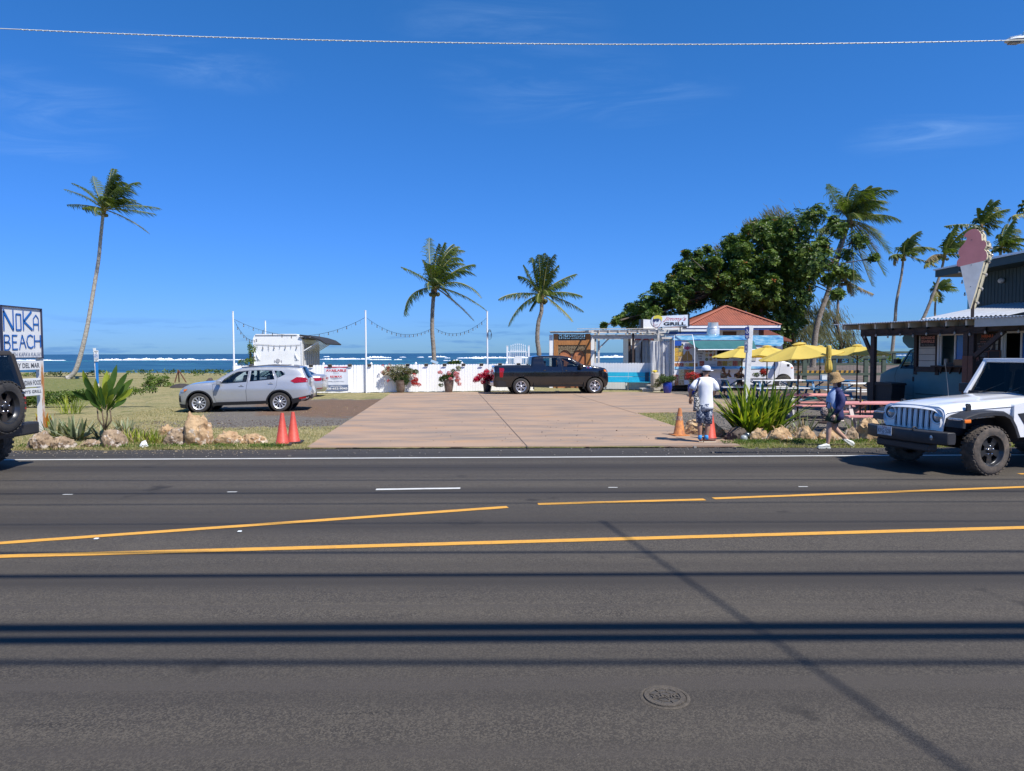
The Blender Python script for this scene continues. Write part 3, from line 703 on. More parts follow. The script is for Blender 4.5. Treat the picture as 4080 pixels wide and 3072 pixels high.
# tailgate parts on the rear face
zc_ = .98;xr = (1775-168)*S_+.035
MB().box((xr,0,.93),(.02,.34,.17)).build('licence_plate',M('plate_grey',(.5,.5,.5),.5),root)
MB().box((xr-.02,0,1.06),(.03,.9,.05)).build('trim_strip',chrome,root)
MB().box((xr+.03,0,.52),(.05,1.5,.16)).build('rear_bumper',blackp,root,bevel=.03)
suv_h = rim_holes(7,.07,.205,.16,.30)
suv_h = rim_holes(10,.06,.20,.12,.20)
silr = M('wheel_silver',(.62,.62,.63),.35,metal=.6)
for xc in (437,1415):
    wheel(root,(xc-168)*S_,-.79,.345,.215,.225,suv_h,silr);wheel(root,(xc-168)*S_,.79,.345,.215,.225,suv_h,silr,sg=1)
for xc in (437,1415):
    for s in (-1,1): MB().lathe([(.418,s*.88),(.42,s*.5),(.001,s*.5)],24,'Y',((xc-168)*S_,0,.34)).build('wheel_well',M('well_black',(.008,.008,.009),.9),root)

# ---- silver saloon behind it
S2 = .00368;yaw = radians(3);tail = at(1288,1560,33.0)
root = thing('silver_sedan','silver saloon car mostly hidden behind the SUV, its boot and red tail light showing','car',(0,0,0),yaw)
prof = [(0,.25),(-.02,.5),(.10,.66),(.35,.76),(1.0,.88),(1.25,.92),(1.95,1.32),(2.3,1.42),(2.8,1.42),(3.3,1.33),(3.75,1.13),(3.95,1.03),(4.30,1.01),(4.42,.97),(4.40,.86),(4.47,.62),(4.46,.42),(4.35,.26)]
c = Car(root,prof,.24,[(.85,.3,.38),(3.55,.3,.38)],.87,[(.2,-.09),(.45,.0),(.7,.0),(.9,-.04),(1.4,-.24)],tr=(.2,.7))
c.mat = M('silver_paint')if 0 else MATS['silver_paint']
c.side(c.mat,[[(1.35,.95),(2.0,1.3),(2.45,1.35),(2.45,.96)],[(2.52,.96),(2.52,1.35),(2.9,1.35),(3.35,1.22),(3.45,.98)]],[],GL_T)
c.strip([(1.25,1.95,.9,'windshield',GL_T,True),(3.28,3.95,1.0,'rear_window',GL_R,True)])
c.patch('tail_light',[(3.98,.84),(4.02,.90),(4.40,.91),(4.43,.86),(4.40,.77),(4.2,.76)],LENS_R,.01)
c.patch('reflector',[(4.22,.40),(4.45,.42),(4.45,.45),(4.22,.43)],LENS_R,.014)
MB().box((4.50,0,.74),(.02,.34,.15)).build('licence_plate',MATS['plate_grey'],root);MB().box((4.465,.42,.84),(.03,.34,.13)).build('boot_light',LENS_R,root,bevel=.02);MB().box((4.465,-.42,.84),(.03,.34,.13)).build('boot_light',LENS_R,root,bevel=.02)
for xc in (.85,3.55):
    wheel(root,xc,-.76,.31,.2,.2,suv_h,silr);wheel(root,xc,.76,.31,.2,.2,suv_h,silr,sg=1)
loc = tail-Matrix.Rotation(yaw,3,'Z') @ Vector((4.47,-.6,0));root.location = (loc.x,loc.y,0)

# ---- black pickup
S3 = .00389;yaw = radians(6.5);n0 = at(1968.7,1560,34.15)
root = thing('black_pickup','glossy black crew cab pickup truck parked across the drive before the fence','pickup truck',(n0.x-1.0*sin(yaw),34.15+1.0*cos(yaw),0),yaw)
Q = lambda l: P(l,385,1015,S3)
prof = Q([(1790,935),(1832,905),(1845,850),(1838,760),(1822,712),(1790,690),(1740,678),(1640,662),(1530,650),(1478,628),(1400,580),(1330,548),(1250,535),(1150,530),(1000,531),(900,540),(868,548),(858,580),(848,655),(700,655),(400,659),(388,664),(388,800),(380,850),(380,900),(420,918)])[::-1]
prof = [(x,z) for x,z in prof]
prof = prof[::-1]
# the engine wants front-to-back order along x rising: list it rear (x=0) to nose
prof = prof[::-1]
c = Car(root,prof,(1015-918)*S3,[((722-385)*S3,.40,.47),((1657-385)*S3,.40,.47)],1.0,[(.3,-.08),(.6,-.02),(.85,.0),(1.15,.0),(1.33,-.04),(1.40,-.06),(1.7,-.17),(1.87,-.24)],tf=(.06,.3),tr=(.20,.8),r=.06)
c.mat = paint('black_paint',(.006,.006,.008),0,.16)
win = [Q(l) for l in ([(1006,556),(1183,556),(1192,668),(1075,668),(1040,660),(1015,632)],[(1240,558),(1325,575),(1400,615),(1440,648),(1440,672),(1254,672)])]
doors = [Q(l) for l in ([(960,690),(975,650),(990,548),(1200,545),(1215,560),(1240,690),(1240,880),(1235,915),(975,905),(962,860)],[(1217,546),(1335,562),(1480,645),(1525,680),(1530,800),(1510,910),(1238,915),(1243,690)])]
c.side(c.mat,win,doors,GLASS('pickup_glass',(.55,.60,.60)),frame=chrome)
c.strip([((1395-385)*S3,(1530-385)*S3,1.42,'windshield',GL_T,True),((845-385)*S3,(872-385)*S3,1.42,'rear_window',GL_R,True),(.05,(848-385)*S3,1.36,'tonneau_cover',blackp,False)],crown=.03)
c.patch('tail_light',Q([(452,680),(505,680),(512,700),(500,745),(495,795),(455,795)]),LENS_R,.012)
c.patch('headlight',Q([(1775,705),(1825,715),(1838,760),(1800,740),(1780,728)]),LENS_C,.012)
c.patch('turn_signal',Q([(1772,706),(1800,712),(1812,735),(1780,730)]),LENS_O,.016)
c.patch('rear_bumper',Q([(378,838),(505,838),(540,870),(540,912),(420,915),(380,900)]),M('bumper_black',(.03,.03,.032),.35),.02)
c.patch('fender_badge',Q([(1545,676),(1618,676),(1618,688),(1545,688)]),chrome,.008)
c.patch('badge_letters',Q([(1555,677),(1585,677),(1585,686),(1555,686)]),LENS_R,.012)
c.patch('tailgate_trim',Q([(386,700),(395,700),(395,735),(386,735)]),chrome,.004)
for (x0_,x1_) in ((945,1525),): c.patch('side_step',Q([(x0_-80,895),(x1_-15,895),(x1_-15,915),(x0_-80,915)]),blackp,.03)
for xc in (722,1657):
    X0 = (xc-385)*S3;a = [(X0+.47*cos(t),.40+.47*sin(t)) for t in [pi*(.0+1.0*k/20) for k in range(21)]];a2 = [(X0+.515*cos(t),.40+.505*sin(t)) for t in [pi*(1.0-1.0*k/20) for k in range(21)]]
    c.patch('arch_trim',a+a2,c.mat,.016)
handle(c,(1018-385)*S3,(1015-715)*S3,c.mat);handle(c,(1290-385)*S3,(1015-718)*S3,c.mat)
mirror(root,(1470-385)*S3,-1.0,(1015-662)*S3,blackp,-1,1.5);mirror(root,(1470-385)*S3,1.0,(1015-662)*S3,blackp,1,1.5)
for x in (1100,1330):
    for y in (-.42,.42): MB().box((0,0,0),(.5,.5,.16)).box((-.27,0,.32),(.14,.48,.62)).box((-.36,0,.74),(.09,.26,.19)).build('seat',SEATM,root,bevel=.04,loc=((x-385)*S3,y,1.0))
MB().box((3.0,0,.85),(3.2,1.6,.3)).build('cabin_floor',INT,root)
MB().box(((1480-385)*S3-.1,0,1.32),(.5,1.5,.14)).build('dashboard',INT,root,bevel=.04)
MB().box(((1428-385)*S3,0,1.36),(.32,1.25,.03),Matrix.Rotation(radians(35),3,'Y')).build('sun_shade',M('paper_white',(.6,.62,.6),.7),root)
m = MB();m.box((-.01,0,1.05),(.03,1.5,.12)).build('tailgate_panel',M('tailgate_grey',(.35,.36,.38),.3,metal=.3),root)
t = MB().box((-.08,0,.55),(.18,1.75,.2)).build('rear_bumper',chrome,root,bevel=.03)
ph = rim_holes(6,.08,.225,.18,.30)+rim_holes(6,.12,.235,.05,.07,pi/6)
ph[:6] = rim_holes(6,.08,.225,.16,.28)
palloy = M('alloy_bright',(.6,.6,.62),.25,metal=.8)
for xc in (722,1657):
    wheel(root,(xc-385)*S3,-.86,.405,.27,.255,ph,palloy);wheel(root,(xc-385)*S3,.86,.405,.27,.255,ph,palloy,sg=1)
for xc in (722,1657):
    for s in (-1,1): MB().lathe([(.465,s*.95),(.465,s*.5),(.001,s*.5)],24,'Y',((xc-385)*S3,0,.40)).build('wheel_well',MATS['well_black'],root)
for x in ((722-385)*S3+.62,(1657-385)*S3-.56): MB().box((x,-.93,.42),(.02,.26,.31)).build('mud_flap',blackp,root)

# ---- off-road cars
BLK = M('jeep_black_plastic',(.030,.030,.032),.5,var=.25,scale=8,bump=.12,bscale=200)
def offroad(root,pm,roofm,front_plate=True):
    X = {}
    pa = pm
    # tub
    prof = [(1.28,.62),(1.28,1.12),(1.62,1.20),(1.70,1.225),(1.92,1.27),(4.28,1.27),(4.32,1.20),(4.32,.62)]
    tub = MB();tub.prism([(1.30,.58),(1.30,1.13),(1.90,1.22),(4.28,1.24),(4.32,1.18),(4.30,.58),(3.95,.58),(3.92,.80),(3.72,.98),(3.45,.98),(3.22,.8),(3.18,.58)],-.76,.76)
    tub.build('body',pa,root,bevel=.03,auto=40)
    # hood: lofted, tapering towards the grille, crowned
    st = [(.115,.585,1.035,.10),(.16,.60,1.06,.10),(.24,.61,1.115,.09),(.6,.635,1.15,.09),(1.2,.70,1.195,.10),(1.78,.755,1.235,.10)]
    vs = [];C = 13
    for x,w,z,dr in st:
        for k in range(C):
            f = -1+2*k/(C-1);a = abs(f);zz = z+.035*(1-a*a)-(dr*((a-.82)/.18)**2 if a > .82 else 0) + (.022 if a < .42 and x > .3 else 0)
            vs.append((x+(.03*a*a if x < .2 else 0),f*w,zz))
    fs = [(i*C+k,i*C+k+1,(i+1)*C+k+1,(i+1)*C+k) for i in range(len(st)-1) for k in range(C-1)]
    hood = MB().add(vs,fs);o = hood.build('hood',pa,root,smooth=True);sb = o.modifiers.new('s','SUBSURF');sb.levels = sb.render_levels = 2
    # engine-bay sides
    for s in (-1,1):
        vs = []
        for x,w,z,dr in st: vs += [(x,s*w*.998,z-dr-.004),(x,s*(w+.004),z-dr-.10),(x,s*(w-.01),z-dr-.16)]
        fs = [(3*i+k,3*i+k+1,3*i+4+k,3*i+3+k) for i in range(len(st)-1) for k in range(2)]
        MB().add(vs,fs).build('fender_side',pa,root,smooth=True)
        m = MB(); 
        for i in range(len(st)-1): m.bar((st[i][0],s*(st[i][1]+.001),st[i][2]-st[i][3]-.012),(st[i+1][0],s*(st[i+1][1]+.001),st[i+1][2]-st[i+1][3]-.012),.006,.008)
        m.build('hood_gap',blackp,root)
    # grille, seven slots, round lamps
    gw = .60;outl = [(-.56,.66),(.56,.66),(.60,.72),(.635,.98),(.60,1.07),(.50,1.115),(0,1.125),(-.50,1.115),(-.60,1.07),(-.635,.98),(-.60,.72)]
    holes = [rrect(-.345+i*.115-.027,.735,-.345+i*.115+.027,1.055,.026,3) for i in range(7)]
    holes += [circ(s*.485,.955,.104,26) for s in (-1,1)]
    m = MB();m.prism(outl,0,.018,holes)
    for i in range(7):
        h = rrect(-.345+i*.115-.038,.722,-.345+i*.115+.038,1.068,.034,3);h2 = holes[i];n = len(h);m.add([(p[0],-.018,p[1]) for p in h2]+[(p[0],.0,p[1]) for p in h],[(j,(j+1) % n,n+(j+1) % n,n+j) for j in range(n)])
    gr = m.build('grille',pa,root,auto=30,bevel=.004);gr.rotation_euler = (radians(-4),0,-pi/2);gr.location = (.10,0,0)
    gi = MB().box((0,.040,.9),(.84,.02,.40)).build('slot_dark_panel',M('slot_dark',(.002,.002,.002),1,spec=0),gr)  # added black panel; darkness behind the grille slots is put into its colour
    for s in (-1,1):
        h = MB();h.lathe([(.001,-.03),(.05,-.026),(.082,-.012),(.092,0.0)],24,'Y');ho = h.build('headlight',LENS_C,gr,smooth=True,loc=(s*.485,.015,.955))
        h = MB();h.lathe([(.104,.05),(.104,-.004),(.090,-.004),(.090,.05)],26,'Y');h.build('lamp_ring',BLK,gr,smooth=False,loc=(s*.485,.01,.955))
        # recess ring proud of the grille
        h = MB();h.lathe([(.135,.001),(.128,-.016),(.108,-.016),(.104,.01)],28,'Y');h.build('lamp_bezel',pa,gr,smooth=True,loc=(s*.485,.0,.955))
    MB().box((.78,0,.80),(1.05,1.16,.34)).build('inner_arch',MATS['well_black'],root)
    # flares
    def flare(path,y0,y1,s,nm='fender_flare'):
        m = MB();n = len(path);vs = []
        for i,(x,z) in enumerate(path):
            a = path[max(i-1,0)];b_ = path[min(i+1,n-1)];L = math.hypot(b_[0]-a[0],b_[1]-a[1]);nx,nz_ = -(b_[1]-a[1])/L,(b_[0]-a[0])/L
            vs += [(x,s*y0,z),(x,s*(y1-.03),z),(x-nx*.02,s*y1,z-nz_*.02),(x-nx*.075,s*y1,z-nz_*.075),(x-nx*.085,s*(y1-.03),z-nz_*.085),(x-nx*.06,s*y0,z-nz_*.06)]
        fs = []
        for i in range(n-1):
            for k in range(6): k2 = (k+1) % 6;fs.append((6*i+k,6*i+k2,6*i+6+k2,6*i+6+k))
        fs += [tuple(range(6)),tuple(6*(n-1)+k for k in range(5,-1,-1))]
        m.add(vs,fs);return m.build(nm,BLK,root,auto=35)
    for s in (-1,1):
        flare([(.18,.80),(.20,.93),(.30,.985),(.55,1.045),(.85,1.06),(1.10,1.045),(1.26,.97),(1.38,.80),(1.46,.62)],.56,.93,s)
        flare([(2.98,.62),(3.05,.80),(3.18,.98),(3.4,1.03),(3.8,1.03),(3.95,.95),(4.08,.75)],.70,.93,s)
        m = MB();m.box((.235,s*.78,.905),(.075,.26,.085));m.build('running_light',LENS_C,root,bevel=.02)
        m = MB();m.box((.30,s*.915,.905),(.14,.05,.062));m.build('turn_signal',LENS_O,root,bevel=.015)
        m = MB();m.box((.62,s*.665,1.085),(.10,.035,.12));m.build('hood_latch',BLK,root,bevel=.015)
        m = MB();m.box((.62,s*.655,1.14),(.06,.06,.05));m.build('latch_hook',BLK,root,bevel=.012)
        m = MB();m.prism([(1.36,.98),(1.55,1.0),(1.62,.86),(1.52,.70)],s*.762,s*.770);m.build('side_vent',BLK,root)
    # windshield frame
    A0,A1 = (1.80,1.25),(2.16,1.86)
    for s in (-1,1):
        MB().bar((A0[0]-.03,s*.715,A0[1]-.02),(A1[0],s*.655,A1[1]),.07,.06,up=(1,0,0)).build('windshield_pillar',pa,root,bevel=.012)
    MB().bar((A1[0],-.69,A1[1]),(A1[0],.69,A1[1]),.07,.075).build('windshield_header',pa,root,bevel=.015)
    MB().add([(A0[0],-.69,A0[1]),(A0[0],.69,A0[1]),(A1[0],.635,A1[1]-.02),(A1[0],-.635,A1[1]-.02)],[(0,1,2,3)]).build('windshield',GLASS('shield_glass',(.5,.56,.55)),root)
    m = MB();m.bar((A0[0]-.012,-.69,A0[1]+.02),(A0[0]-.012,.69,A0[1]+.02),.012,.05).build('cowl_seal',blackp,root)
    for y in (-.05,.42):
        m = MB();m.bar((1.74,y,1.265),(1.80,y-.03,1.285),.03,.03);m.bar((1.80,y-.03,1.285),(1.97,y-.30,1.46),.02,.015);m.build('wiper',blackp,root,bevel=.004)
    MB().box((1.76,0,1.235),(.12,1.3,.02)).build('cowl_vent',blackp,root)
    # doors, roof
    for s in (-1,1):
        m = MB();m.prism([(1.95,.62),(1.95,1.24),(2.75,1.25),(2.75,.62)],s*.755,s*.78);m.build('door',pa,root,bevel=.02)
        m = MB();m.prism([(2.80,.62),(2.80,1.25),(3.35,1.25),(3.25,.95),(3.10,.72),(3.02,.62)],s*.755,s*.78);m.build('door',pa,root,bevel=.02)
        m = MB();m.prism([(1.98,1.25),(2.30,1.80),(2.75,1.81),(2.75,1.25)],s*.74,s*.745);m.build('door_window',GL_D,root)
        m = MB();m.prism([(2.80,1.25),(2.80,1.81),(3.35,1.81),(3.35,1.25)],s*.74,s*.745);m.build('door_window',GL_D,root)
        for bx in (2.775,3.39): m = MB();m.bar((bx,s*.745,1.24),(bx,s*.70,1.84),.05,.05);m.build('roof_pillar',roofm,root)
        m = MB();m.prism([(3.44,1.25),(3.44,1.78),(4.10,1.78),(4.22,1.25)],s*.725,s*.735);m.build('side_window',GL_D,root)
        m = MB();m.box((2.6,s*.80,1.13),(.16,.03,.035));m.build('door_handle',BLK,root,bevel=.008)
    for s in (-1,1): mirror(root,2.05,s*.80,1.33,BLK,s,1.25)
    m = MB();m.prism([(2.12,1.83),(2.16,1.885),(2.6,1.905),(3.6,1.895),(4.15,1.87),(4.20,1.80),(4.15,1.79),(2.2,1.80)],-.70,.70);m.build('roof',roofm,root,bevel=.025)
    for s in (-1,1): MB().bar((4.17,s*.67,1.82),(4.31,s*.72,1.24),.09,.09,up=(1,0,0)).build('rear_pillar',roofm,root,bevel=.02)
    MB().add([(4.21,-.64,1.80),(4.21,.64,1.80),(4.335,.68,1.27),(4.335,-.68,1.27)],[(0,1,2,3)]).build('rear_window',GLASS('jeep_rear_glass',(.55,.60,.62)),root)
    # bumpers
    pl = [(-.86,.17),(-.84,.02),(-.62,-.11),(-.35,-.17),(.35,-.17),(.62,-.11),(.84,.02),(.86,.17),(.5,.14),(-.5,.14)]
    m = MB();n = len(pl);zz = [(.52,.90),(.57,1.0),(.67,1.0),(.72,.90)]
    vs = [(p[1]*(1 if k in (1,2) else .9)-.02,p[0],z) for k,(z,f) in enumerate(zz) for p in pl]
    fs = [(k*n+i,k*n+(i+1) % n,(k+1)*n+(i+1) % n,(k+1)*n+i) for k in range(3) for i in range(n)]+[tuple(range(n-1,-1,-1)),tuple(3*n+i for i in range(n))]
    m.add(vs,fs);m.box((.2,-.45,.66),(.35,.08,.12));m.box((.2,.45,.66),(.35,.08,.12));m.build('front_bumper',BLK,root,auto=30,bevel=.012)
    for s in (-1,1):
        if s < 0: m = MB();m.lathe([(.001,-.015),(.034,-.01),(.042,0)],18,'Y');m.build('fog_light',LENS_C,root,smooth=True,loc=(-.13,s*.64,.625),rot=(0,0,-pi/2+s*.25))
        m = MB();m.tube([(-.14,s*.33,.70),(-.18,s*.33,.72),(-.19,s*.33,.76),(-.15,s*.33,.775),(-.10,s*.33,.75)],.014,8);m.build('tow_hook',BLK,root,smooth=True)
    m = MB();m.box((.02,0,.44),(.2,1.1,.14));m.build('air_dam',BLK,root,bevel=.03)
    m = MB();m.box((4.42,0,.62),(.20,1.62,.20));m.build('rear_bumper',BLK,root,bevel=.03)
    for s in (-1,1):
        m = MB();m.box((4.34,s*.66,1.02),(.07,.14,.24));m.build('tail_light',LENS_R,root,bevel=.02)
    jh = rim_holes(5,.115,.215,.26,.34,pi/2)
    jr = M('jeep_rim_black',(.018,.019,.021),.3,coat=.4)
    for x in (.85,3.6):
        for s in (-1,1):
            wheel(root,x,s*.80,.405,.25,.25,jh,jr,sg=s,lugs=True,dish=.06,hubr=.055,tyre=M('dusty_tyre',(.052,.046,.040),.9,col2=(.16,.125,.095),scale=5,lo=.38,hi=.68,bump=.5,bscale=60))
    wheel(root,4.50,-.05,.40,.25,.25,jh,jr,sg=-1,lugs=True,dish=.06,z=1.01,parent_name='spare_wheel',rot=(0,0,pi/2))
    m = MB();m.box((2.3,0,.52),(3.4,.9,.14));m.tube([(.85,-.7,.42),(.85,.7,.42)],.05,8);m.tube([(3.6,-.7,.42),(3.6,.7,.42)],.05,8);m.box((.9,0,.78),(.9,.9,.30));m.build('chassis',MATS['well_black'],root)
    for y in (-.36,.36): seat(root,2.75,y,1.02);seat(root,3.55,y,1.02)
    MB().box((2.05,0,1.16),(.3,1.35,.12)).build('dashboard',INT,root,bevel=.03)
    D = .42   # the cabin sits this much further back
    for o in root.children:
        if o.location.length > 1e-6:
            if o.location.x > 1.5: o.location.x += D
        elif max(v.co.x for v in o.data.vertices) > 1.5:
            for v in o.data.vertices: v.co.x += D*min(1,max(0,(v.co.x-.8)/1.0))
    return root
yaw = radians(17);wc = at(3956,1797,11.55);loc = wc-Matrix.Rotation(yaw,3,'Z') @ Vector((.85,-.93,0))
root = thing('white_offroad_car','white open-road 4x4 with black bumper and seven-slot grille driving in at right','car',(loc.x,loc.y,0),yaw)
offroad(root,paint('jeep_white',(.80,.81,.82),0,.3),M('jeep_top',(.02,.022,.025),.7,bump=.1,bscale=80))
pl = MB().box((0,0,0),(.31,.006,.155)).build('licence_plate',M('plate_white',(.62,.64,.66),.5,col2=(.50,.52,.56),scale=20),root,bevel=.002,loc=(-.215,.23,.66),rot=(0,0,-pi/2))
PT = M('plate_text',(.05,.05,.06),.5)
text('KFG 526',pl,0,-.002,.27,.075,PT,y=-.005);text('HAWAII',pl,0,.06,.10,.02,LENS_R,y=-.005);text('ALOHA STATE',pl,0,-.062,.14,.018,PT,y=-.005)
MB().tube([(0,0,0),(-.03,0,.25),(-.10,0,.62)],[.004,.003,.002],6).build('antenna',M('antenna_metal',(.4,.36,.3),.4),root,loc=(1.72,.69,1.2))
# person-free cabin: a driver sits inside the moving car
root = thing('dark_offroad_car','dark 4x4 seen from behind at the left edge, spare wheel on its tailgate','car',(-8.92-4.74*1.12,12.15,0),0);root.scale = (1.12,1.12,1.12)
offroad(root,paint('jeep_charcoal',(.05,.052,.055),.3,.4),M('soft_top_black',(.025,.022,.022),.85,bump=.2,bscale=60))
# ------------------------------------------------------------------ white picket fence
vinyl = M('vinyl_white',(.86,.86,.85),.5,world=True,col2=(.76,.76,.74),scale=1.2,lo=.5,hi=.8,stretch=(1,1,.3))
FA = at(930,1560,35.2);FB_ = at(2135,1560,37.9);FA.z = FB_.z = 0
fd = (FB_-FA);FL = fd.length;fang = atan2(fd.y,fd.x)
fence = thing('picket_fence','long white dog-eared picket fence across the back of the lot, behind the flower pots','fence',FA,fang)
def picket_mesh(w,h,name='picket'):
    c_ = .022;m = MB();m.prism([(-w/2,.04),(w/2,.04),(w/2,h-c_*2),(w/2-c_*.4,h-c_*.7),(w/2-c_*1.4,h),(-w/2+c_*1.4,h),(-w/2+c_*.4,h-c_*.7),(-w/2,h-c_*2)],-.011,.011);return m
pw = .142;FH = 1.45;n = int(FL/pw)
pk0 = picket_mesh(pw-.006,FH).build('picket',vinyl,fence,loc=(pw/2,0,0))
for i in range(1,n): share(pk0,fence,(pw*(i+.5),R.uniform(-.003,.003),R.uniform(-.012,.010)),(0,R.uniform(-.006,.006),0))
for z in (.3,.8,1.22): MB().box((FL/2,.035,z),(FL,.045,.09)).build('rail',vinyl,fence)
k = 0;x = 1.1
posts = [1290,1480,1658,1842,2020]
for px in [940,1115]+posts:
    y_ = FA.y+(px-930)/1205*(FB_.y-FA.y);p = at(px,1500,y_);d = (p.to_2d()-FA.to_2d()).length
    m = MB();m.box((0,.09,.74),(.11,.11,1.48));m.box((0,.09,1.485),(.14,.14,.02));m.lathe([(.045,1.495),(.052,1.52),(.03,1.56),(.001,1.58)],10,c=(0,.09,0));m.build('post',vinyl,fence,loc=(d,0,0),bevel=.005)
def fpt(px,dy=0): # point on the fence line under image column px
    t = (px-930)/1205;Y = FA.y+t*(FB_.y-FA.y);p = at(px,1500,Y+dy);return Vector((p.x,Y+dy,0))
# small floodlights clipped on the top of the fence
SL = M('lamp_grey',(.13,.115,.11),.5); 
for i,px in enumerate([1002,1080,1160,1240,1316,1395,1472,1624,1698,1771,1846,1917,1991,2064]):
    p = fpt(px,-.03);s = thing('fence_floodlight','','floodlight',(p.x,p.y,FH),fang,'floodlights along the top of the white fence')
    s['label'] = 'flat grey floodlight on the white fence ' + ['at its left end','behind the silver SUV roof','right of the trailer corner','over the top left of the lease banner','beside the right edge of the lease banner','right of the middle white pole','half hidden in the red-flowered shrub','at the right side of the red-flowered shrub','between the two brown pots','above the pink-flowered pot','right above the pink flowers, by the post cap','above the crimson bougainvillea','behind the pickup bed, left of the metal gate','below the white metal gate'][i]
    m = MB();m.box((0,-.11,-.03),(.20,.03,.17),Matrix.Rotation(radians(38),3,'X'));m.build('lamp_head',SL,s,bevel=.005)
    m = MB();m.bar((0,.03,-.01),(0,-.09,.0),.03,.03);m.box((0,.0,-.04),(.05,.04,.08));m.build('bracket',SL,s)
# ---- lease banner
p = fpt(1292+47,-.07);bl = fpt(1292,-.07);br = fpt(1387,-.07);bw = (br-bl).length
ban = thing('lease_banner','white and slate AVAILABLE for lease banner hung on the picket fence','banner',((bl.x+br.x)/2,(bl.y+br.y)/2,0),fang)
zt = 1.36;zb = zt-1.22
m = MB();N = 14
for i in range(N+1):
    x = -bw/2+bw*i/N
    for z in (zb-.03*(1-(2*i/N-1)**2),zb+.30,zt): m.v.append((x,-.008*sin(i*.9),z))
m.f = [(3*i+k,3*i+3+k,3*i+4+k,3*i+1+k) for i in range(N) for k in range(2)];m.m = [1 if k == 0 else 0 for i in range(N) for k in range(2)]
m.build('banner_sheet',[M('banner_white',(.62,.65,.70),.5),M('banner_slate',(.13,.17,.26),.5)],ban)
RD = M('banner_red',(.55,.035,.05),.5);SLT = MATS['banner_slate'];WT = M('print_white',(.8,.8,.8),.5)
MB().box((0,-.012,zt-.02),(bw*.98,.004,.045)).build('banner_stripe',RD,ban)
text('AVAILABLE',ban,0,zt-.19,bw*.86,.125,RD,y=-.014,bold=.025);text('FOR LEASE',ban,0,zt-.32,bw*.24,.03,SLT,y=-.014)
text('RE/MAX',ban,0,zt-.50,bw*.50,.105,RD,y=-.014,bold=.02);text('COMMERCIAL',ban,0,zt-.60,bw*.48,.03,SLT,y=-.014,bold=.03)
text('RE/MAX KAUAI LIVING',ban,0,zt-.745,bw*.66,.045,SLT,y=-.014,bold=.01);text('LEANN HARTWELL',ban,0,zt-.99,bw*.5,.045,WT,y=-.014,bold=.01)
text('808-652-9045',ban,0,zt-1.105,bw*.93,.105,WT,y=-.014,bold=.02)
# ---- tall poles and festoon lights
PW = M('pole_white',(.80,.81,.82),.4)
poles = {}
for key,px,py,Y,lab in (('a',928,1243,35.0,'tall white pole at the left end of the picket fence'),('b',1057,1280,45.5,'shorter white pole rising behind the left side of the white trailer'),('c',1456,1239,36.2,'tall white pole in front of the fence, right of the lease banner'),('d',1941,1242,37.6,'tall white pole behind the fence left of the metal gate')):
    t_ = at(px,py,Y);o = MB().tube([(0,0,0),(.0,0,t_.z)],[.045,.04],10).tube([(0,0,t_.z),(0,0,t_.z+.03)],.05,10).build('light_pole',PW,smooth=False,loc=(t_.x,Y,0));tag(o,lab,'pole','white poles carrying the festoon lights');poles[key] = t_
    o.location.x += 0
BULB = M('bulb_dim',(.16,.14,.11),.25,coat=.5); 
def festoon(a,b,sag,n,label,hang=.16):
    s = thing('string_lights',label,'string lights',(a+b)/2);s.location = a
    f = lambda t: (b-a)*t+Vector((0,0,-4*sag*t*(1-t)))
    MB().tube([f(i/24) for i in range(25)],.008,4,False).build('wire',wiremat,s)
    bm_ = MB();bm_.tube([(0,0,0),(0,0,-.07)],.018,6);b2 = MB();b2.lathe([(.001,-.15),(.022,-.14),(.030,-.115),(.02,-.075),(.012,-.065)],8)
    first = None
    for i in range(1,n):
        p = f(i/n)
        if first is None:
            first = bm_.build('socket',wiremat,s,loc=p);fb = b2.build('bulb',BULB,first,smooth=True)
        else:
            c_ = share(first,s,p);share(fb,c_)
    m = MB()
    for i in range(n):
        p = f((i+.5)/n);m.tube([p,p+Vector((.02,0,-hang*R.uniform(.6,1.2)))],.004,3,False)
    m.build('loose_tie',wiremat,s)
def zz(px,py,Y): return at(px,py,Y)
festoon(zz(932,1272,35.0),zz(1453,1266,36.2),.86,14,'long bulb string from the left fence pole to the middle pole, above the trailer')
festoon(zz(934,1278,35.0),zz(1055,1308,45.5),.85,12,'short drooping bulb string between the left pole and the pole behind the trailer')
festoon(zz(1460,1266,36.2),zz(1722,1307,45.0),.62,15,'bulb string from the middle pole to the left palm trunk')
festoon(zz(1734,1308,45.0),zz(1938,1268,37.6),.55,13,'bulb string from the left palm trunk to the pole by the metal gate',.22)
# coil of wire on pole d
m = MB()
for k in range(4):
    a0 = R.random()*6;m.tube([(.13+.10*cos(t+a0)*(.8+.1*k),.02*k,-1.10+.17*sin(t+a0)*(1+.1*k)-.05*k) for t in [i*.5 for i in range(14)]],.007,4,False)
o = m.build('wire_coil',wiremat,loc=(poles['d'].x,37.5,poles['d'].z));tag(o,'loose coil of spare wire tied to the white pole left of the metal gate','wire coil')

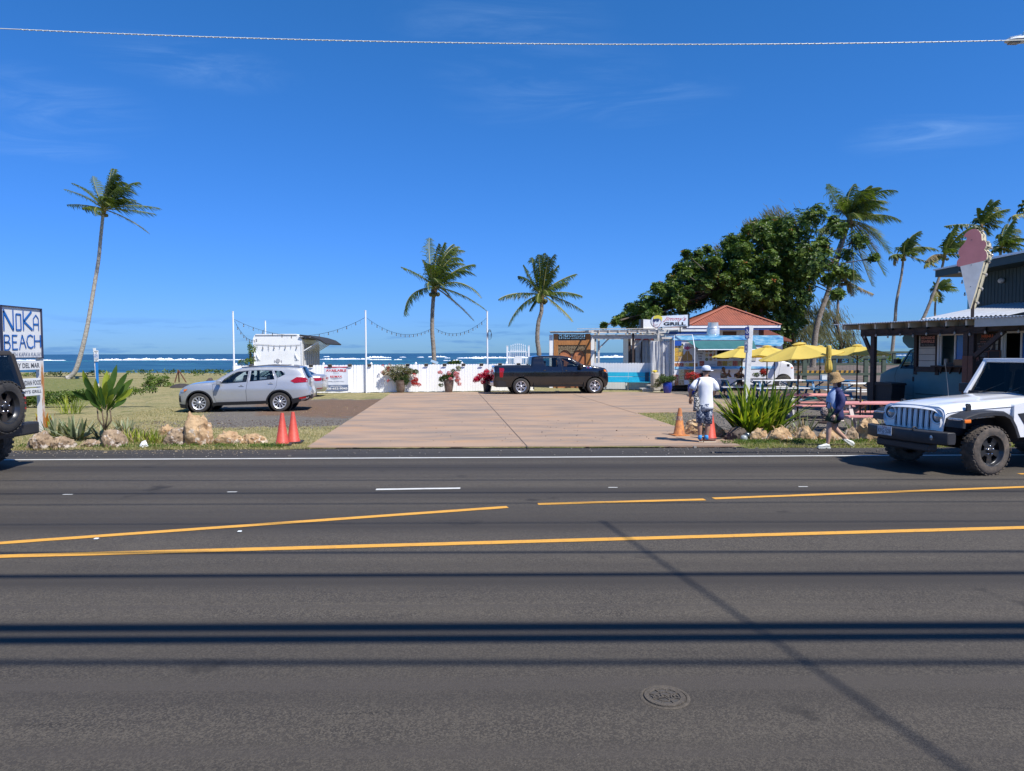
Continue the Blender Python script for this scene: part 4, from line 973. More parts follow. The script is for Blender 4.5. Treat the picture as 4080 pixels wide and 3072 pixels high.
# ---- white trailer with a propped side awning
yf = 42.0;A_ = at(1012,1500,yf);B_ = at(1206,1500,yf);tw = B_.x-A_.x;yb = 45.6
tr = thing('box_trailer','white box trailer behind the fence with a dark awning propped on its right side','trailer',(A_.x,yf,0))
th = at(1100,1332,yf).z;th2 = th-.02
TW_ = M('trailer_white',(.86,.86,.85),.45,col2=(.74,.74,.72),scale=1.4,lo=.5,hi=.78,bump=.1,bscale=8)
m = MB();r_ = .22;m.prism([(0,.5),(tw,.5),(tw,th-.30)]+[(tw-.28,th-.03)]+[(tw-.32,th)]+[(r_,th),(r_*.3,th-r_*.25),(0,th-r_)],0,yb-yf);m.build('body',TW_,tr,bevel=.02)
m = MB();m.bar((.15,-.02,th-.01),(tw-.3,-.02,th-.01),.05,.06);m.bar((tw-.02,-.02,.5),(tw-.02,-.02,th-.4),.05,.05);m.bar((.02,-.02,.5),(.02,-.02,th-.25),.05,.05);m.build('edge_trim',TW_,tr)
GMt = M('ribbed_shadow_grey',(.42,.42,.42),.6,bump=.2,bscale=20)
m = MB(); 
for k in range(9):
    y = .10+k*(yb-yf-.2)/8;m.box((tw+.03,y,1.45),(.06,.14,2.3))
m.build('side_rib',GMt,tr,kind='stuff')
aw = M('awning_shade_dark',(.03,.03,.033),.8,var=.4)
L_ = yb-yf;e0_ = (tw+1.45,th-.56)
m = MB();m.prism([(tw-.15,th-.10),(tw-.10,th-.02),(tw+.6,th-.15),(tw+1.1,th-.31),e0_,(tw+1.43,th-.62),(tw+1.1,th-.42),(tw+.6,th-.26)],-.12,L_);m.build('awning',aw,tr)
m = MB()
for k in range(7):
    y = .1+k*L_/6.5;m.bar((tw+.02,y,th-1.0),(tw+1.05,y,th-.38),.05,.05)
m.build('awning_strut',white,tr)
for s_ in (.28,tw-.32):
    m = MB();m.box((s_,-.015,1.85),(.26,.012,.44));m.bar((s_-.07,-.05,1.98),(s_+.03,-.05,1.72),.05,.05);m.build('latch_plate',TW_,tr)
m = MB();m.prism(circ(tw/2,1.62,.13,8),-.03,0);m.ball((tw/2-.2,-.0,1.58),.09,sc=(.5,.2,1.0));m.ball((tw/2+.2,-.0,1.58),.09,sc=(.5,.2,1.0));m.build('wall_emblem',M('emblem_grey',(.40,.40,.42),.6),tr)
o = thing('string_lights','short string of hanging bulbs across the white trailer wall','string lights',(A_.x,yf-.03,0))
MB().tube([(.05,0,th-.56),(tw*.5,0,th-.66),(tw-.1,0,th-.62)],.010,4,False).build('wire',M('wire_grey',(.25,.25,.25),.6),o)
for k in range(8):
    x = .25+k*(tw-.4)/7.5;m = MB();m.tube([(x,-.02,th-.62),(x+.02,-.02,th-.70-R.random()*.25)],.012,5);m.ball((x,-.03,th-.78),.035 if k % 2 else .012,sc=(1,1,1.8));m.build('bulb',MATS['wire_grey'],o)
# ---- white metal gate
Y = 40.0;a = at(2022,1500,Y);b2 = at(2107,1500,Y);w = b2.x-a.x
gt = thing('metal_gate','white wrought metal gate with finials and a blank oval plaque behind the fence','gate',(a.x,Y,0));ht = at(2060,1378,Y).z
for x in (0,w): MB().box((x,0,ht/2),(.10,.10,ht)).box((x,0,ht),(.12,.12,.02)).build('gate_post',PW,gt)
zr = at(2060,1401,Y).z
m = MB();m.bar((.05,0,zr),(w-.05,0,zr),.035,.045);m.bar((.13,0,.2),(.13,0,zr),.035,.035);m.bar((w-.13,0,.2),(w-.13,0,zr),.035,.035);m.bar((.05,0,.3),(w-.05,0,.3),.035,.04);m.build('gate_frame',PW,gt)
for k in range(8):
    x = .20+k*(w-.4)/7;hz = .10*sin(pi*k/7)
    m = MB();m.tube([(x,0,.2),(x,0,zr+.22+hz)],.017,6);m.lathe([(.001,zr+.40+hz),(.016,zr+.33+hz),(.026,zr+.29+hz),(.008,zr+.24+hz),(.02,zr+.20+hz),(.008,zr+.17+hz)],8,c=(x,0,0));m.tube([(x+.035*cos(t),0,zr+.07+.05*sin(t)) for t in [i*pi/4 for i in range(9)]],.006,4,False)
    m.build('gate_bar',PW,gt)
MB().prism([(w/2+dx,1.62+dz) for dx,dz in ((-.23,-.15),(-.15,-.22),(.15,-.22),(.23,-.15),(.23,.15),(.15,.22),(-.15,.22),(-.23,.15))],-.04,-.01).build('plaque',white,gt)
# ---- carved timber doorway
Y = 41.0;x0 = at(2205,1400,Y).x;x1 = at(2352,1400,Y).x;zt = at(2250,1330,Y).z;w = x1-x0
dr = thing('carved_doorway','tall carved golden-brown timber doorway with double arched doors behind the pickup','doorway',(x0,Y,0))
teak = M('teak',(.46,.20,.06),.55,col2=(.28,.11,.03),scale=5,stretch=(5,1,1),bump=.4,bscale=30,lo=.35,hi=.7);teakd = M('carved_teak_dark',(.13,.085,.045),.7,col2=(.33,.25,.15),scale=30,lo=.45,hi=.62,bump=.8,bscale=60);teakr = M('teak_door',(.46,.18,.07),.5,col2=(.30,.10,.04),scale=4,stretch=(6,1,.6),bump=.3,bscale=25)
for x in (.13,w-.13): MB().box((x,0,zt/2),(.26,.24,zt)).build('door_post',teak,dr,bevel=.01)
MB().box((w/2,-.02,zt-.52),(w-.52,.2,.26)).build('lintel',teak,dr,bevel=.01)
MB().box((w/2,-.05,zt+.07),(w+.36,.5,.06)).box((w/2,-.05,zt+.13),(w+.42,.6,.03)).build('top_board',greyw,dr)
iw = w-.52
def fret(x0_,z0_,x1_,z1_,nx_,nz_,seed,base=None):
    rr = random.Random(seed);hs_ = []
    for i in range(nx_):
        for j in range(nz_):
            cx_ = x0_+(i+.5+rr.uniform(-.18,.18))*(x1_-x0_)/nx_;cz_ = z0_+(j+.5+rr.uniform(-.15,.15))*(z1_-z0_)/nz_;rx_ = (x1_-x0_)/nx_*rr.uniform(.22,.36);rz_ = (z1_-z0_)/nz_*rr.uniform(.22,.36);a = rr.random()*3
            q = [(cx_+rx_*cos(t)*(1+.25*sin(3*t+a)),cz_+rz_*sin(t)*(1+.25*cos(2*t+a))) for t in [k*2*pi/9 for k in range(9)]]
            if base is None or all(pip(p_,base) for p_ in q): hs_.append(q)
    return hs_
z1 = zt-.02;z0 = zt-.37
m = MB();po = [(.26,z0),(.26+iw,z0),(.26+iw,z1),(.26,z1)];m.prism(po,-.02,.02,fret(.30,z0+.07,.22+iw,z1-.02,13,3,3));m.build('fretwork_panel',teakd,dr)
MB().box((w/2,-.03,z0-.03),(iw,.06,.08)).build('carved_moulding',M('carved_grey',(.36,.29,.22),.8,col2=(.14,.10,.07),scale=40,lo=.4,hi=.6,bump=.8,bscale=50),dr)
zb = zt-.65;ar = [(.26,zb),(.26,zb-.62)]
for c_ in (0,1):
    xa = .26+iw*(0 if c_ == 0 else .5); 
    ar += [(xa+iw*.5*(k/10),zb-.62+.34*sin(pi*min(1,max(0,k/10)))**.8+(.0 if 1 else 0)) for k in range(1 if c_ == 0 else 1,11)]
ar[-1] = (.26+iw,zb-.62);ar += [(.26+iw,zb)];arc = ar[::-1]
arc[[i for i,p_ in enumerate(arc) if abs(p_[0]-(.26+iw/2)) < .01][0]] = (.26+iw/2,zb-.50)
m = MB();m.prism(arc,-.09,-.05,fret(.28,zb-.5,.24+iw,zb-.03,15,5,9,arc));m.build('carved_arch',teakd,dr)
for s_ in (0,1):
    x = .26+iw*.5*s_;m = MB();m.box((x+iw*.25,.0,(zb)/2),(iw*.5-.01,.05,zb));d_ = m.build('door',teakr,dr)
    m = MB();m.box((x+iw*.25,-.045,zb-1.05),(iw*.26,.04,.95));m.build('door_panel',teakr,d_,bevel=.02);m = MB();m.box((x+iw*.25,-.03,zb-1.05),(iw*.36,.02,1.10));m.build('panel_moulding',teakr,d_,bevel=.01)
for x,k in ((-.14,0),(w+.12,1)):
    q = thing('white_pillar','white timber pillar on the %s side of the carved doorway' % ('left','right')[k],'pillar',(x0+x,Y,0),0,'pillars beside the carved doorway')
    MB().box((0,0,(zt-.06)/2),(.20,.2,zt-.06)).build('pillar_shaft',white,q,bevel=.01)
# ---- right white fence and turquoise bench
Fa = at(2362,1550,39.0);Fb = at(2596,1550,38.2);Fa.z = Fb.z = 0;d = Fb-Fa;L_ = d.length;an = atan2(d.y,d.x)
f2 = thing('white_board_fence','white board fence below the pergola, behind the turquoise bench','fence',Fa,an)
hh = at(2480,1446,38.6).z;n = int(L_/.15)
pk = picket_mesh(.145,hh).build('board',vinyl,f2,loc=(.075,0,0))
for i in range(1,n): share(pk,f2,(.15*(i+.5),R.uniform(-.004,.004),R.uniform(-.01,.01)))
MB().box((L_/2,.05,.9),(L_,.05,.1)).box((L_/2,.05,.35),(L_,.05,.1)).build('rail',vinyl,f2)
turq = M('turquoise_paint',(.012,.36,.52),.5,col2=(.02,.42,.58),scale=4,bump=.15,bscale=20)
bn = thing('long_bench','long turquoise board bench standing against the white board fence','bench',Fa+Vector((.35,-.45,0)),an);BL = L_-.15
for k,(z,h_) in enumerate(((.86,.24),(.60,.26))):
    for j in range(2): MB().box((BL*(j+.5)/2,-.02-.05*k,z),(BL/2-.012,.03,h_-.012),Matrix.Rotation(radians(-8),3,'X')).build('plank',turq,bn,bevel=.004)
MB().box((BL/2,-.22,.46),(BL,.38,.035)).build('seat',turq,bn)
for x in (.3,BL*.5,BL-.4): MB().box((x,-.1,.22),(.07,.3,.44)).build('leg',greyw,bn)
MB().box((-.02,-.15,.25),(.18,.3,.5)).build('end_panel',turq,bn)
MB().box((BL-.52,-.085,.72),(.20,.02,.50),Matrix.Rotation(radians(-8),3,'X')).build('dark_strap',M('navy_board',(.01,.05,.09),.5),bn)
# ---- pergola
pg = thing('pergola','weathered grey-white timber pergola over the terrace right of the carved doorway','pergola',(at(2385,1500,39.5).x,39.5,0))
X0 = pg.location.x;zt = at(2450,1320,39.5).z
pxs = [(2385,39.5),(2522,39.2),(2622,39.0),(2372,43.5),(2494,43.5)]
for px,Y in pxs:
    p = at(px,1500,Y);MB().box((p.x-X0,Y-39.5,zt/2),(.11,.11,zt)).build('pergola_post',greyw if px != 2522 else brownw,pg)
xa = at(2360,1500,39.5).x-X0;xb = at(2648,1500,39.5).x-X0
for y,z in ((-.25,zt-.30),(3.9,zt-.25)): MB().box(((xa+xb)/2,y,z),(xb-xa,.05,.24)).build('beam',greyw,pg)
for y,z in ((-.45,zt-.04),(.1,zt+.0)): MB().box(((xa+xb)/2,y,z),(xb-xa+.2,.05,.16)).build('beam',greyw,pg)
n = 9
for i in range(n):
    x = xa-.25+(xb-xa+.3)*i/(n-1);MB().bar((x,-.75,zt-.02),(x,4.6,zt+.10),.05,.13).build('rafter',greyw,pg)
for i in range(9):
    y = -.5+i*.62;MB().box(((xa+xb)/2-.3*(i > 4),y,zt+.13+.02*i),(xb-xa-.2+.5*(i > 4),.10,.03)).build('batten',greyw,pg)
for px,s_ in ((2385,1),(2522,1),(2622,-1),(2622,1)):
    x = at(px,1500,39.5).x-X0;MB().bar((x,-.1,zt-.95),(x+s_*.6,-.1,zt-.35),.05,.08).build('brace',greyw,pg)
# hut below the pergola
hx0 = at(2506,1500,41.5).x;hx1 = at(2600,1500,41.5).x
hut = thing('serving_hut','white serving hut with brown posts and plastic curtain under the pergola','hut',(hx0,41.5,0));w = hx1-hx0
m = MB();m.prism([(0,.3),(w,.3),(w,3.1),(0,3.1)],0,2.2);m.build('wall',white2,hut)
for x in (0,w*.47,w*.98): MB().box((x,-.14,1.6),(.13,.13,3.2)).build('corner_post',brownw,hut)
MB().box((w*.15,-.03,1.75),(.30,.05,.95)).build('window',M('dark_opening',(.015,.018,.02),.3),hut)
red = M('faded_red',(.36,.045,.035),.6)
MB().box((w*.62,-.06,.98),(w*.62,.05,.5)).build('red_panel',red,hut)
MB().prism([(w*.25,3.0),(w*.9,3.0),(w*.95,2.78),(w*.85,2.72),(w*.7,2.76),(w*.5,2.72),(w*.3,2.76),(w*.2,2.72)],-.3,-.27).build('red_valance',red,hut)
PLM = M('clear_plastic_sheet',(.42,.44,.46),.22,var=.2,scale=3,bump=.5,bscale=6,coat=.3)
def curtain(name,x0_,x1_,z0_,z1_,amp,parent,mat,seed,n=48):
    vs = [];rows = 10
    for j in range(rows+1):
        for i in range(n+1):
            t = i/n;x = x0_+(x1_-x0_)*t;z = z0_+(z1_-z0_)*j/rows
            vs.append((x+amp*.3*noise.noise((t*9,seed+j*.2,1)),amp*(sin(t*23+seed+.25*sin(j*.6+t*5))*.5+noise.noise((t*14,seed,j*.12))),z-.03*abs(noise.noise((t*7,seed,5)))*(j == 0)))
    fs = [(j*(n+1)+i,j*(n+1)+i+1,(j+1)*(n+1)+i+1,(j+1)*(n+1)+i) for j in range(rows) for i in range(n)]
    return MB().add(vs,fs).build(name,mat,parent,smooth=True)
o = curtain('plastic_curtain',w*.40,w*.92,1.2,2.95,.05,hut,PLM,3);o.location.y = -.2
# ---- shed sign of the grill
Y = 40.0;sg = thing('grill_sign','white lightbox sign with a cartoon head, red script and black GRILL letters','sign',(at(2740,1300,Y).x,Y,0))
sc = Y/FPX;Xs = lambda px: at(px,1300,Y).x-sg.location.x;Zs = lambda py: at(2680,py,Y).z
LB = M('lightbox_white',(.66,.67,.68),.4);sgb = M('sign_black',(.02,.02,.025),.5)
def skew(x): return (x-Xs(2680))*.055
body = [(Xs(2635),Zs(1302)),(Xs(2742),Zs(1304)-.0),(Xs(2742),Zs(1256)),(Xs(2635),Zs(1261))]
cxh,czh = Xs(2619),Zs(1281);rh = (Xs(2643)-Xs(2595))/2
outl = [(Xs(2632),Zs(1304)),(Xs(2741),Zs(1299)),(Xs(2741),Zs(1254)),(Xs(2632),Zs(1259))]
hd = [(cxh+rh*cos(t),czh+rh*1.02*sin(t)) for t in [radians(62)+radians(236)*k/22 for k in range(23)]]
shape = hd+[(Xs(2741),Zs(1299)),(Xs(2741),Zs(1254))]
MB().prism(shape,0,.28).build('lightbox',LB,sg)
MB().prism([(x+.10,z) for x,z in shape],.02,.5).build('casing',sgb,sg)
MB().prism([(Xs(2741),Zs(1299)),(Xs(2746),Zs(1300)),(Xs(2746),Zs(1253)),(Xs(2741),Zs(1254))],-.01,.5).build('side_frame',sgb,sg)
yl = -.012
text('GRILL',sg,Xs(2688),Zs(1290),Xs(2732)-Xs(2643),Zs(1284)-Zs(1296)+.02,sgb,y=yl,bold=.04)
text("Jimmy's",sg,Xs(2688),Zs(1272),(Xs(2735)-Xs(2640))*.98,.28,M('script_red',(.50,.05,.07),.5),y=yl,shear=.5,name='script_lettering')
yel = M('hair_yellow',(.62,.52,.06),.6)
m = MB();hp = [(-.20,.14),(-.21,.26),(-.12,.36),(.02,.40),(.16,.36),(.25,.27),(.24,.10),(.19,.03),(.16,.14),(.02,.20),(-.12,.17)];m.prism([(cxh+x*1.1,czh+z*.9) for x,z in hp],yl-.01,yl+.005);m.build('emblem_hair',yel,sg)
MB().prism([(cxh+x,czh+z) for x,z in ((-.24,.14),(.10,.14),(.08,.02),(-.02,.0),(-.07,.08),(-.12,.0),(-.20,-.02),(-.25,.06))],yl-.01,yl+.005).build('emblem_sunglasses',M('navy_print',(.02,.03,.10),.5),sg)
stroke(sg,[(cxh+x,czh+z) for x,z in ((-.22,.0),(-.24,-.07),(-.19,-.10),(-.22,-.20),(-.15,-.30),(-.02,-.33),(.10,-.26),(.16,-.13),(.22,-.05),(.22,.05))],.018,LENS_R,yl)
stroke(sg,[(cxh+x,czh+z) for x,z in ((-.17,-.17),(-.08,-.20),(.02,-.15))],.014,LENS_R,yl)
for px in (2640,2715): MB().box((Xs(px),.3,Zs(1310)-.05),(.05,.05,.4)).build('sign_leg',sgb,sg)
ps = thing('white_cabinet','white rooftop box with a black left side behind the grill sign','box',(at(2553,1300,41.5).x,41.5,3.2));w_ = at(2620,1300,41.5).x-ps.location.x;z_ = at(2600,1272,41.5).z-3.2
MB().prism([(.15,0),(w_,0),(w_,z_-.05),(.15,z_)],0,.6).build('cabinet_panel',white,ps);MB().prism([(0,0),(.15,0),(.15,z_),(0,z_)],0,.6).build('cabinet_side',sgb,ps)
# ---- red-roofed building
Y = 46.0;bx0 = at(2640,1400,Y).x;bx1 = at(3022,1400,Y).x
bd = thing('red_roof_building','white single-storey building with a corrugated terracotta hip roof behind the food truck','building',(bx0,Y,0));w = bx1-bx0;ze = at(2900,1302,Y-1).z
m = MB();m.prism([(0,0),(w,0),(w,ze),(0,ze)],0,7);m.build('wall',white2,bd)
bcol = M('blue_trim',(.02,.07,.26),.5)
exl = at(2738,1300,Y-1.2).x-bx0;exr = at(3112,1300,Y-1.2).x-bx0
MB().box(((exl+exr)/2,-1.1,ze+.0),(exr-exl,.06,.16)).build('fascia',white,bd);MB().box(((exl+exr)/2,-1.06,ze-.14),(exr-exl,.06,.13)).build('fascia_trim',bcol,bd)
terr = M('terracotta_sheet',(.33,.105,.062),.55,col2=(.24,.08,.05),scale=1.5,bump=.15,bscale=10)
rz = at(2890,1221,Y+2.5).z;rx = at(2893,1221,Y+2.5).x-bx0;rl = at(2806,1234,Y+6).x-bx0; 
def corr(a,b,c,d,parent,mat,name,period=.16,amp=.022,ridge_from=None):
    """corrugated sheet between eave a-b and ridge d-c; ribs run up the slope"""
    a,b,c,d = map(Vector,(a,b,c,d));n = int((b-a).length/period*4);vs = []
    nr = (b-a).cross(d-a);nr.normalize()
    if nr.z < 0: nr = -nr
    e = (b-a).normalized();up = nr.cross(e);up.normalize()
    if up.z < 0: up = -up
    for i in range(n+1):
        t = i/n;p = a+(b-a)*t;o_ = nr*amp*sin(2*pi*t*(b-a).length/period)
        # climb until crossing the polyline a-d-c-b
        best = None
        for s0,s1 in ((a,d),(d,c),(c,b)):
            A = s0-p;dd = s1-s0;de,du = dd.dot(e),dd.dot(up);Ae,Au = A.dot(e),A.dot(up)
            if abs(de) < 1e-6: continue
            k = -Ae/de
            if -1e-6 <= k <= 1+1e-6: h_ = Au+du*k;best = h_ if best is None else max(best,h_)
        best = max(best or 0,0)
        vs += [p+o_,p+up*best+o_]
    return MB().add(vs,[(2*i,2*i+2,2*i+3,2*i+1) for i in range(n)]).build(name,mat,parent,smooth=True)
E0,E1,E2,E3 = (exl,-1.15,ze+.09),(exr,-1.15,ze+.09),(exr,8.6,ze+.09),(exl,8.6,ze+.09)
r0 = (rx,2.5,rz);r1 = (rx,5.5,rz)
E0 = (at(2800,1300,Y-1.2).x-bx0-.9,-1.15,ze+.09);E0b = (exl-1.5,5.5,ze+.09)
corr(E0,E1,r0,r0,bd,terr,'roof');corr(E1,E2,r1,r0,bd,terr,'roof')
E0c = (E0[0],8.6,ze+.09);corr(E0c,E0,r0,r1,bd,terr,'roof');corr(E2,E0c,r1,r1,bd,terr,'roof')
rc = M('ridge_cap',(.40,.15,.095),.5)
for a,b_ in ((E0,r0),(E1,r0),(r0,r1)): MB().bar(Vector(a)+Vector((0,0,.05)),Vector(b_)+Vector((0,0,.05)),.26,.05).build('ridge_cap',rc,bd,bevel=.02)
MB().box((at(2900,1330,Y).x-bx0+.1,-.04,ze-.75),(.85,.08,.95)).build('window',M('brown_blind',(.16,.085,.04),.7,stretch=(1,1,25),var=.5,scale=3),bd)
for k in range(5): MB().box((at(2925+k*22,1330,Y).x-bx0,-.03,ze-1.0),(.03,.05,1.9)).build('wall_batten',white2,bd)
# low white roof deck in front
dk = thing('flat_roof_annexe','low white flat-roofed annexe with a blue stripe between the pergola and the food truck','annexe',(at(2638,1400,41).x,41,0));w = at(2830,1400,41).x-dk.location.x;z_ = at(2700,1313,41).z
MB().prism([(0,.3),(w,.3),(w,z_-.1),(0,z_-.1)],0,3).build('wall',white,dk);MB().box((w/2,-.03,z_-.05),(w,.12,.12)).build('roof_edge',white2,dk);MB().box((w/2,-.02,z_-.20),(w,.06,.13)).build('blue_stripe',bcol,dk)
# second little terracotta roof at the right
m = thing('small_red_shed','small shed with a low terracotta roof right of the red-roofed building','shed',(at(3022,1400,49).x,49,0));MB().prism([(0,3.0),(1.9,2.72),(1.9,2.82),(0,3.65)],-1,2).build('roof',terr,m);MB().box((.8,.6,1.4),(1.4,2,2.7)).build('wall',white2,m)
# ---- white vent drum
vd = thing('exhaust_drum','shiny round metal exhaust vent on the food truck roof','vent',(at(2841,1330,37.6).x,37.6,2.86));zv = at(2841,1285,37.6).z-2.86;rv = .25
m = MB();m.lathe([(.31,0),(.31,zv*.10),(.33,zv*.12),(.33,zv*.62),(.31,zv*.66),(.28,zv*.66),(.26,zv*.95),(.27,zv),(.001,zv)],26);m.build('vent_body',M('spun_steel',(.66,.66,.64),.42,metal=.55),vd,auto=40)
MB().lathe([(.335,zv*.12),(.345,zv*.14),(.335,zv*.16)],26).lathe([(.335,zv*.58),(.345,zv*.6),(.335,zv*.62)],26).build('vent_band',chrome,vd,smooth=True)
# ------------------------------------------------------------------ Indian food truck
Y = 37.0;fx0 = at(2682,1450,Y).x;fx1 = at(3016,1450,Y).x;fxc = at(3088,1450,Y).x
ft = thing('food_truck','white and blue food truck covered in food photos with a teal awning and open hatch','food truck',(fx0,Y,0));FW = fxc-fx0
zt = at(2850,1350,Y).z;zb = at(2850,1537,Y).z
tw_ = M('truck_white',(.78,.78,.79),.35,coat=.3,var=.06,scale=2)
hx0_ = at(2855,1450,Y).x-fx0;hx1_ = at(2905,1450,Y).x-fx0;hz0 = at(2880,1431,Y).z;hz1 = at(2880,1395,Y).z
hole = [(hx0_,hz0),(hx1_,hz0),(hx1_,hz1),(hx0_,hz1)]
arch = (at(2800,1450,Y).x-fx0)
m = MB();m.prism([(0,zb),(FW,zb),(FW,zt),(0,zt)],0,.05,[hole]);m.box((FW/2,2.2,(zb+zt)/2),(FW,.05,zt-zb));m.box((.03,1.1,(zb+zt)/2),(.05,2.2,zt-zb));m.box((FW-.03,1.1,(zb+zt)/2),(.05,2.2,zt-zb));m.box((FW/2,1.1,zt-.03),(FW,2.2,.05));m.box((FW/2,1.1,zb+.03),(FW,2.2,.06));m.build('body',tw_,ft)
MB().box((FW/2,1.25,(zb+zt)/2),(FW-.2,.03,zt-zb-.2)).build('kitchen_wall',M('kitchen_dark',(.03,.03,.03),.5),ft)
wave = M('wave_print',(.12,.42,.68),.4,col2=(.42,.68,.82),scale=2.2,stretch=(1,1,4),lo=.42,hi=.62,col3=(.02,.14,.50),s3=1.2,lo3=.54,hi3=.64)
MB().prism([(-.02,zt-.06),(-.02,zt+.08),(.08,zt+.17),(FW+.2,zt+.17),(FW+.38,zt+.10),(FW+.40,zt-.25),(FW+.25,zt-.40),(FW-1.2,zt-.30),(FW-1.5,zt-.06)],-.06,2.25).build('roof_wrap',wave,ft,bevel=.03)
MB().prism([(.05,zt-.36),(.42,zt-.34),(.40,zt-.12),(.08,zt-.10)],-.08,-.02).build('blue_bundle',M('tarp_blue',(.012,.08,.38),.5,bump=.6,bscale=8),ft)
MB().box((FW/2,-.02,at(2850,1465,Y).z),(FW*.99,.02,.12)).build('blue_stripe',wave,ft)
# photo tiles: a grid of printed dishes
foods = [M('food_%s' % n_,c1,.5,col2=c2,scale=14,lo=.42,hi=.58,col3=c3,s3=26,lo3=.55,hi3=.62) for n_,c1,c2,c3 in (('curry',(.55,.22,.06),(.30,.08,.03),(.75,.60,.35)),('rice',(.66,.50,.16),(.72,.66,.45),(.35,.16,.06)),('greens',(.12,.16,.06),(.28,.24,.10),(.6,.5,.3)),('tomato',(.50,.10,.05),(.28,.05,.03),(.72,.55,.42)),('naan',(.60,.46,.28),(.42,.25,.10),(.75,.66,.5)),('dal',(.62,.40,.06),(.48,.25,.04),(.18,.20,.06)))]
px2x = lambda px: at(px,1450,Y).x-fx0
pz = lambda py: at(2750,py,Y).z
rr = random.Random(5)
def tile(x0_,z0_,x1_,z1_,k=None):
    MB().box(((x0_+x1_)/2,-.012,(z0_+z1_)/2),(x1_-x0_-.012,.012,z1_-z0_-.012)).build('food_photo',foods[rr.randrange(6) if k is None else k],ft)
tile_rows = [(1368,1385),(1385,1402),(1402,1420),(1420,1440),(1446,1466),(1472,1492),(1492,1514),(1514,1535)]
for j,(a,b_) in enumerate(tile_rows):
    cols = (2684,2703,2722) if j < 4 else (2684,2703,2724,2744,2762,2780)
    if j >= 5: cols = (2682,2704,2726,2746,2766)
    for i in range(len(cols)-1 if j >= 4 else 2):
        if R.random() < .08: continue
        tile(px2x(cols[i]),pz(b_),px2x(cols[i+1]),pz(a))
for i in range(5): tile(px2x(2857+i*20.5),pz(1459),px2x(2857+(i+1)*20.5),pz(1438))
tile(px2x(2748),pz(1396),px2x(2763),pz(1384),0)
wpan = M('poster_white',(.68,.68,.67),.5)
def poster(x0_,y0_,x1_,y1_,yy=-.02,mt=None): 
    X0_,X1_,Z0_,Z1_ = px2x(x0_),px2x(x1_),pz(y1_),pz(y0_);MB().box(((X0_+X1_)/2,yy,(Z0_+Z1_)/2),(X1_-X0_,.012,Z1_-Z0_)).build('poster',mt or wpan,ft)
poster(2722,1386,2770,1444);poster(2771,1389,2806,1438,-.03);poster(2807,1386,2856,1448,-.025);poster(2824,1448,2856,1476,-.02);tile(px2x(2786),pz(1459),px2x(2806),pz(1438),3)
ink = M('print_dark',(.06,.06,.07),.5)
text('Gluten Free\n& Vegan\nIndian\nFood',ft,px2x(2788.5),pz(1413),px2x(2804)-px2x(2773),pz(1394)-pz(1434),ink,y=-.04,bold=.02)
text('Namaste',ft,px2x(2742),pz(1436),px2x(2765)-px2x(2719)+.08,.16,M('script_purple',(.10,.06,.22),.5),y=-.03,bold=.02,rot=(0,radians(-3),0))
lot = M('lotus_pink',(.60,.10,.18),.5);gold = M('print_gold',(.55,.30,.08),.5,var=.4,scale=20)
xc_,zc_ = px2x(2738),pz(1412)
for s in (-1,1): MB().prism([(xc_+s*q[0],zc_+q[1]) for q in ((.008,-.34),(.23,-.34),(.27,-.22),(.24,-.05),(.13,.03),(.09,.16),(.008,.20))],-.034,-.028).build('folded_hand_print',gold,ft)
for a in (-50,-25,0,25,50):
    t = radians(a);MB().prism([(xc_,zc_+.22),(xc_+.16*sin(t)-.04,zc_+.22+.14*cos(t)),(xc_+.24*sin(t),zc_+.22+.25*cos(t)),(xc_+.16*sin(t)+.04,zc_+.22+.14*cos(t))],-.036,-.03).build('lotus_petal',lot,ft)
for i in range(3):
    for j in range(3):
        cx_,cz_ = px2x(2815+i*16),pz(1398+j*17);MB().prism(circ(cx_,cz_,.085,14),-.038,-.032).build('dish_print',foods[(i*2+j) % 6],ft)
text('MENU',ft,px2x(2840),pz(1452),.3,.05,ink,y=-.03); 
for k in range(4): text('samosa 6.50   naan 4.00',ft,px2x(2840),pz(1457+k*4.5),.36,.03,ink,y=-.03,name='menu_line')
poster(2820,1384,2838,1398,-.045,ink)
fr = MB();X0_,X1_ = hx0_-.05,hx1_+.05
fr.box(((X0_+X1_)/2,-.03,hz0-.03),(X1_-X0_+.3,.10,.06));fr.box(((X0_+X1_)/2,-.02,hz1+.03),(X1_-X0_,.06,.05));fr.box((X0_,-.02,(hz0+hz1)/2),(.05,.06,hz1-hz0));fr.box((X1_,-.02,(hz0+hz1)/2),(.05,.06,hz1-hz0));fr.build('hatch_frame',white,ft)
MB().box(((hx0_+hx1_)/2,-.02,pz(1380)),(hx1_-hx0_+.1,.04,.16)).build('dark_window',M('dark_pane',(.02,.022,.025),.2),ft)
poster(2912,1412,3012,1438,-.03,M('grey_board',(.48,.48,.46),.6))
MB().box(((px2x(2785)+px2x(2960))/2,-.22,pz(1471)),(px2x(2960)-px2x(2785),.38,.035)).build('counter_shelf',white,ft)
for px in (2795,2870,2950): MB().bar((px2x(px),-.03,pz(1480)-.1),(px2x(px),-.36,pz(1472)),.03,.03).build('shelf_bracket',steel,ft)
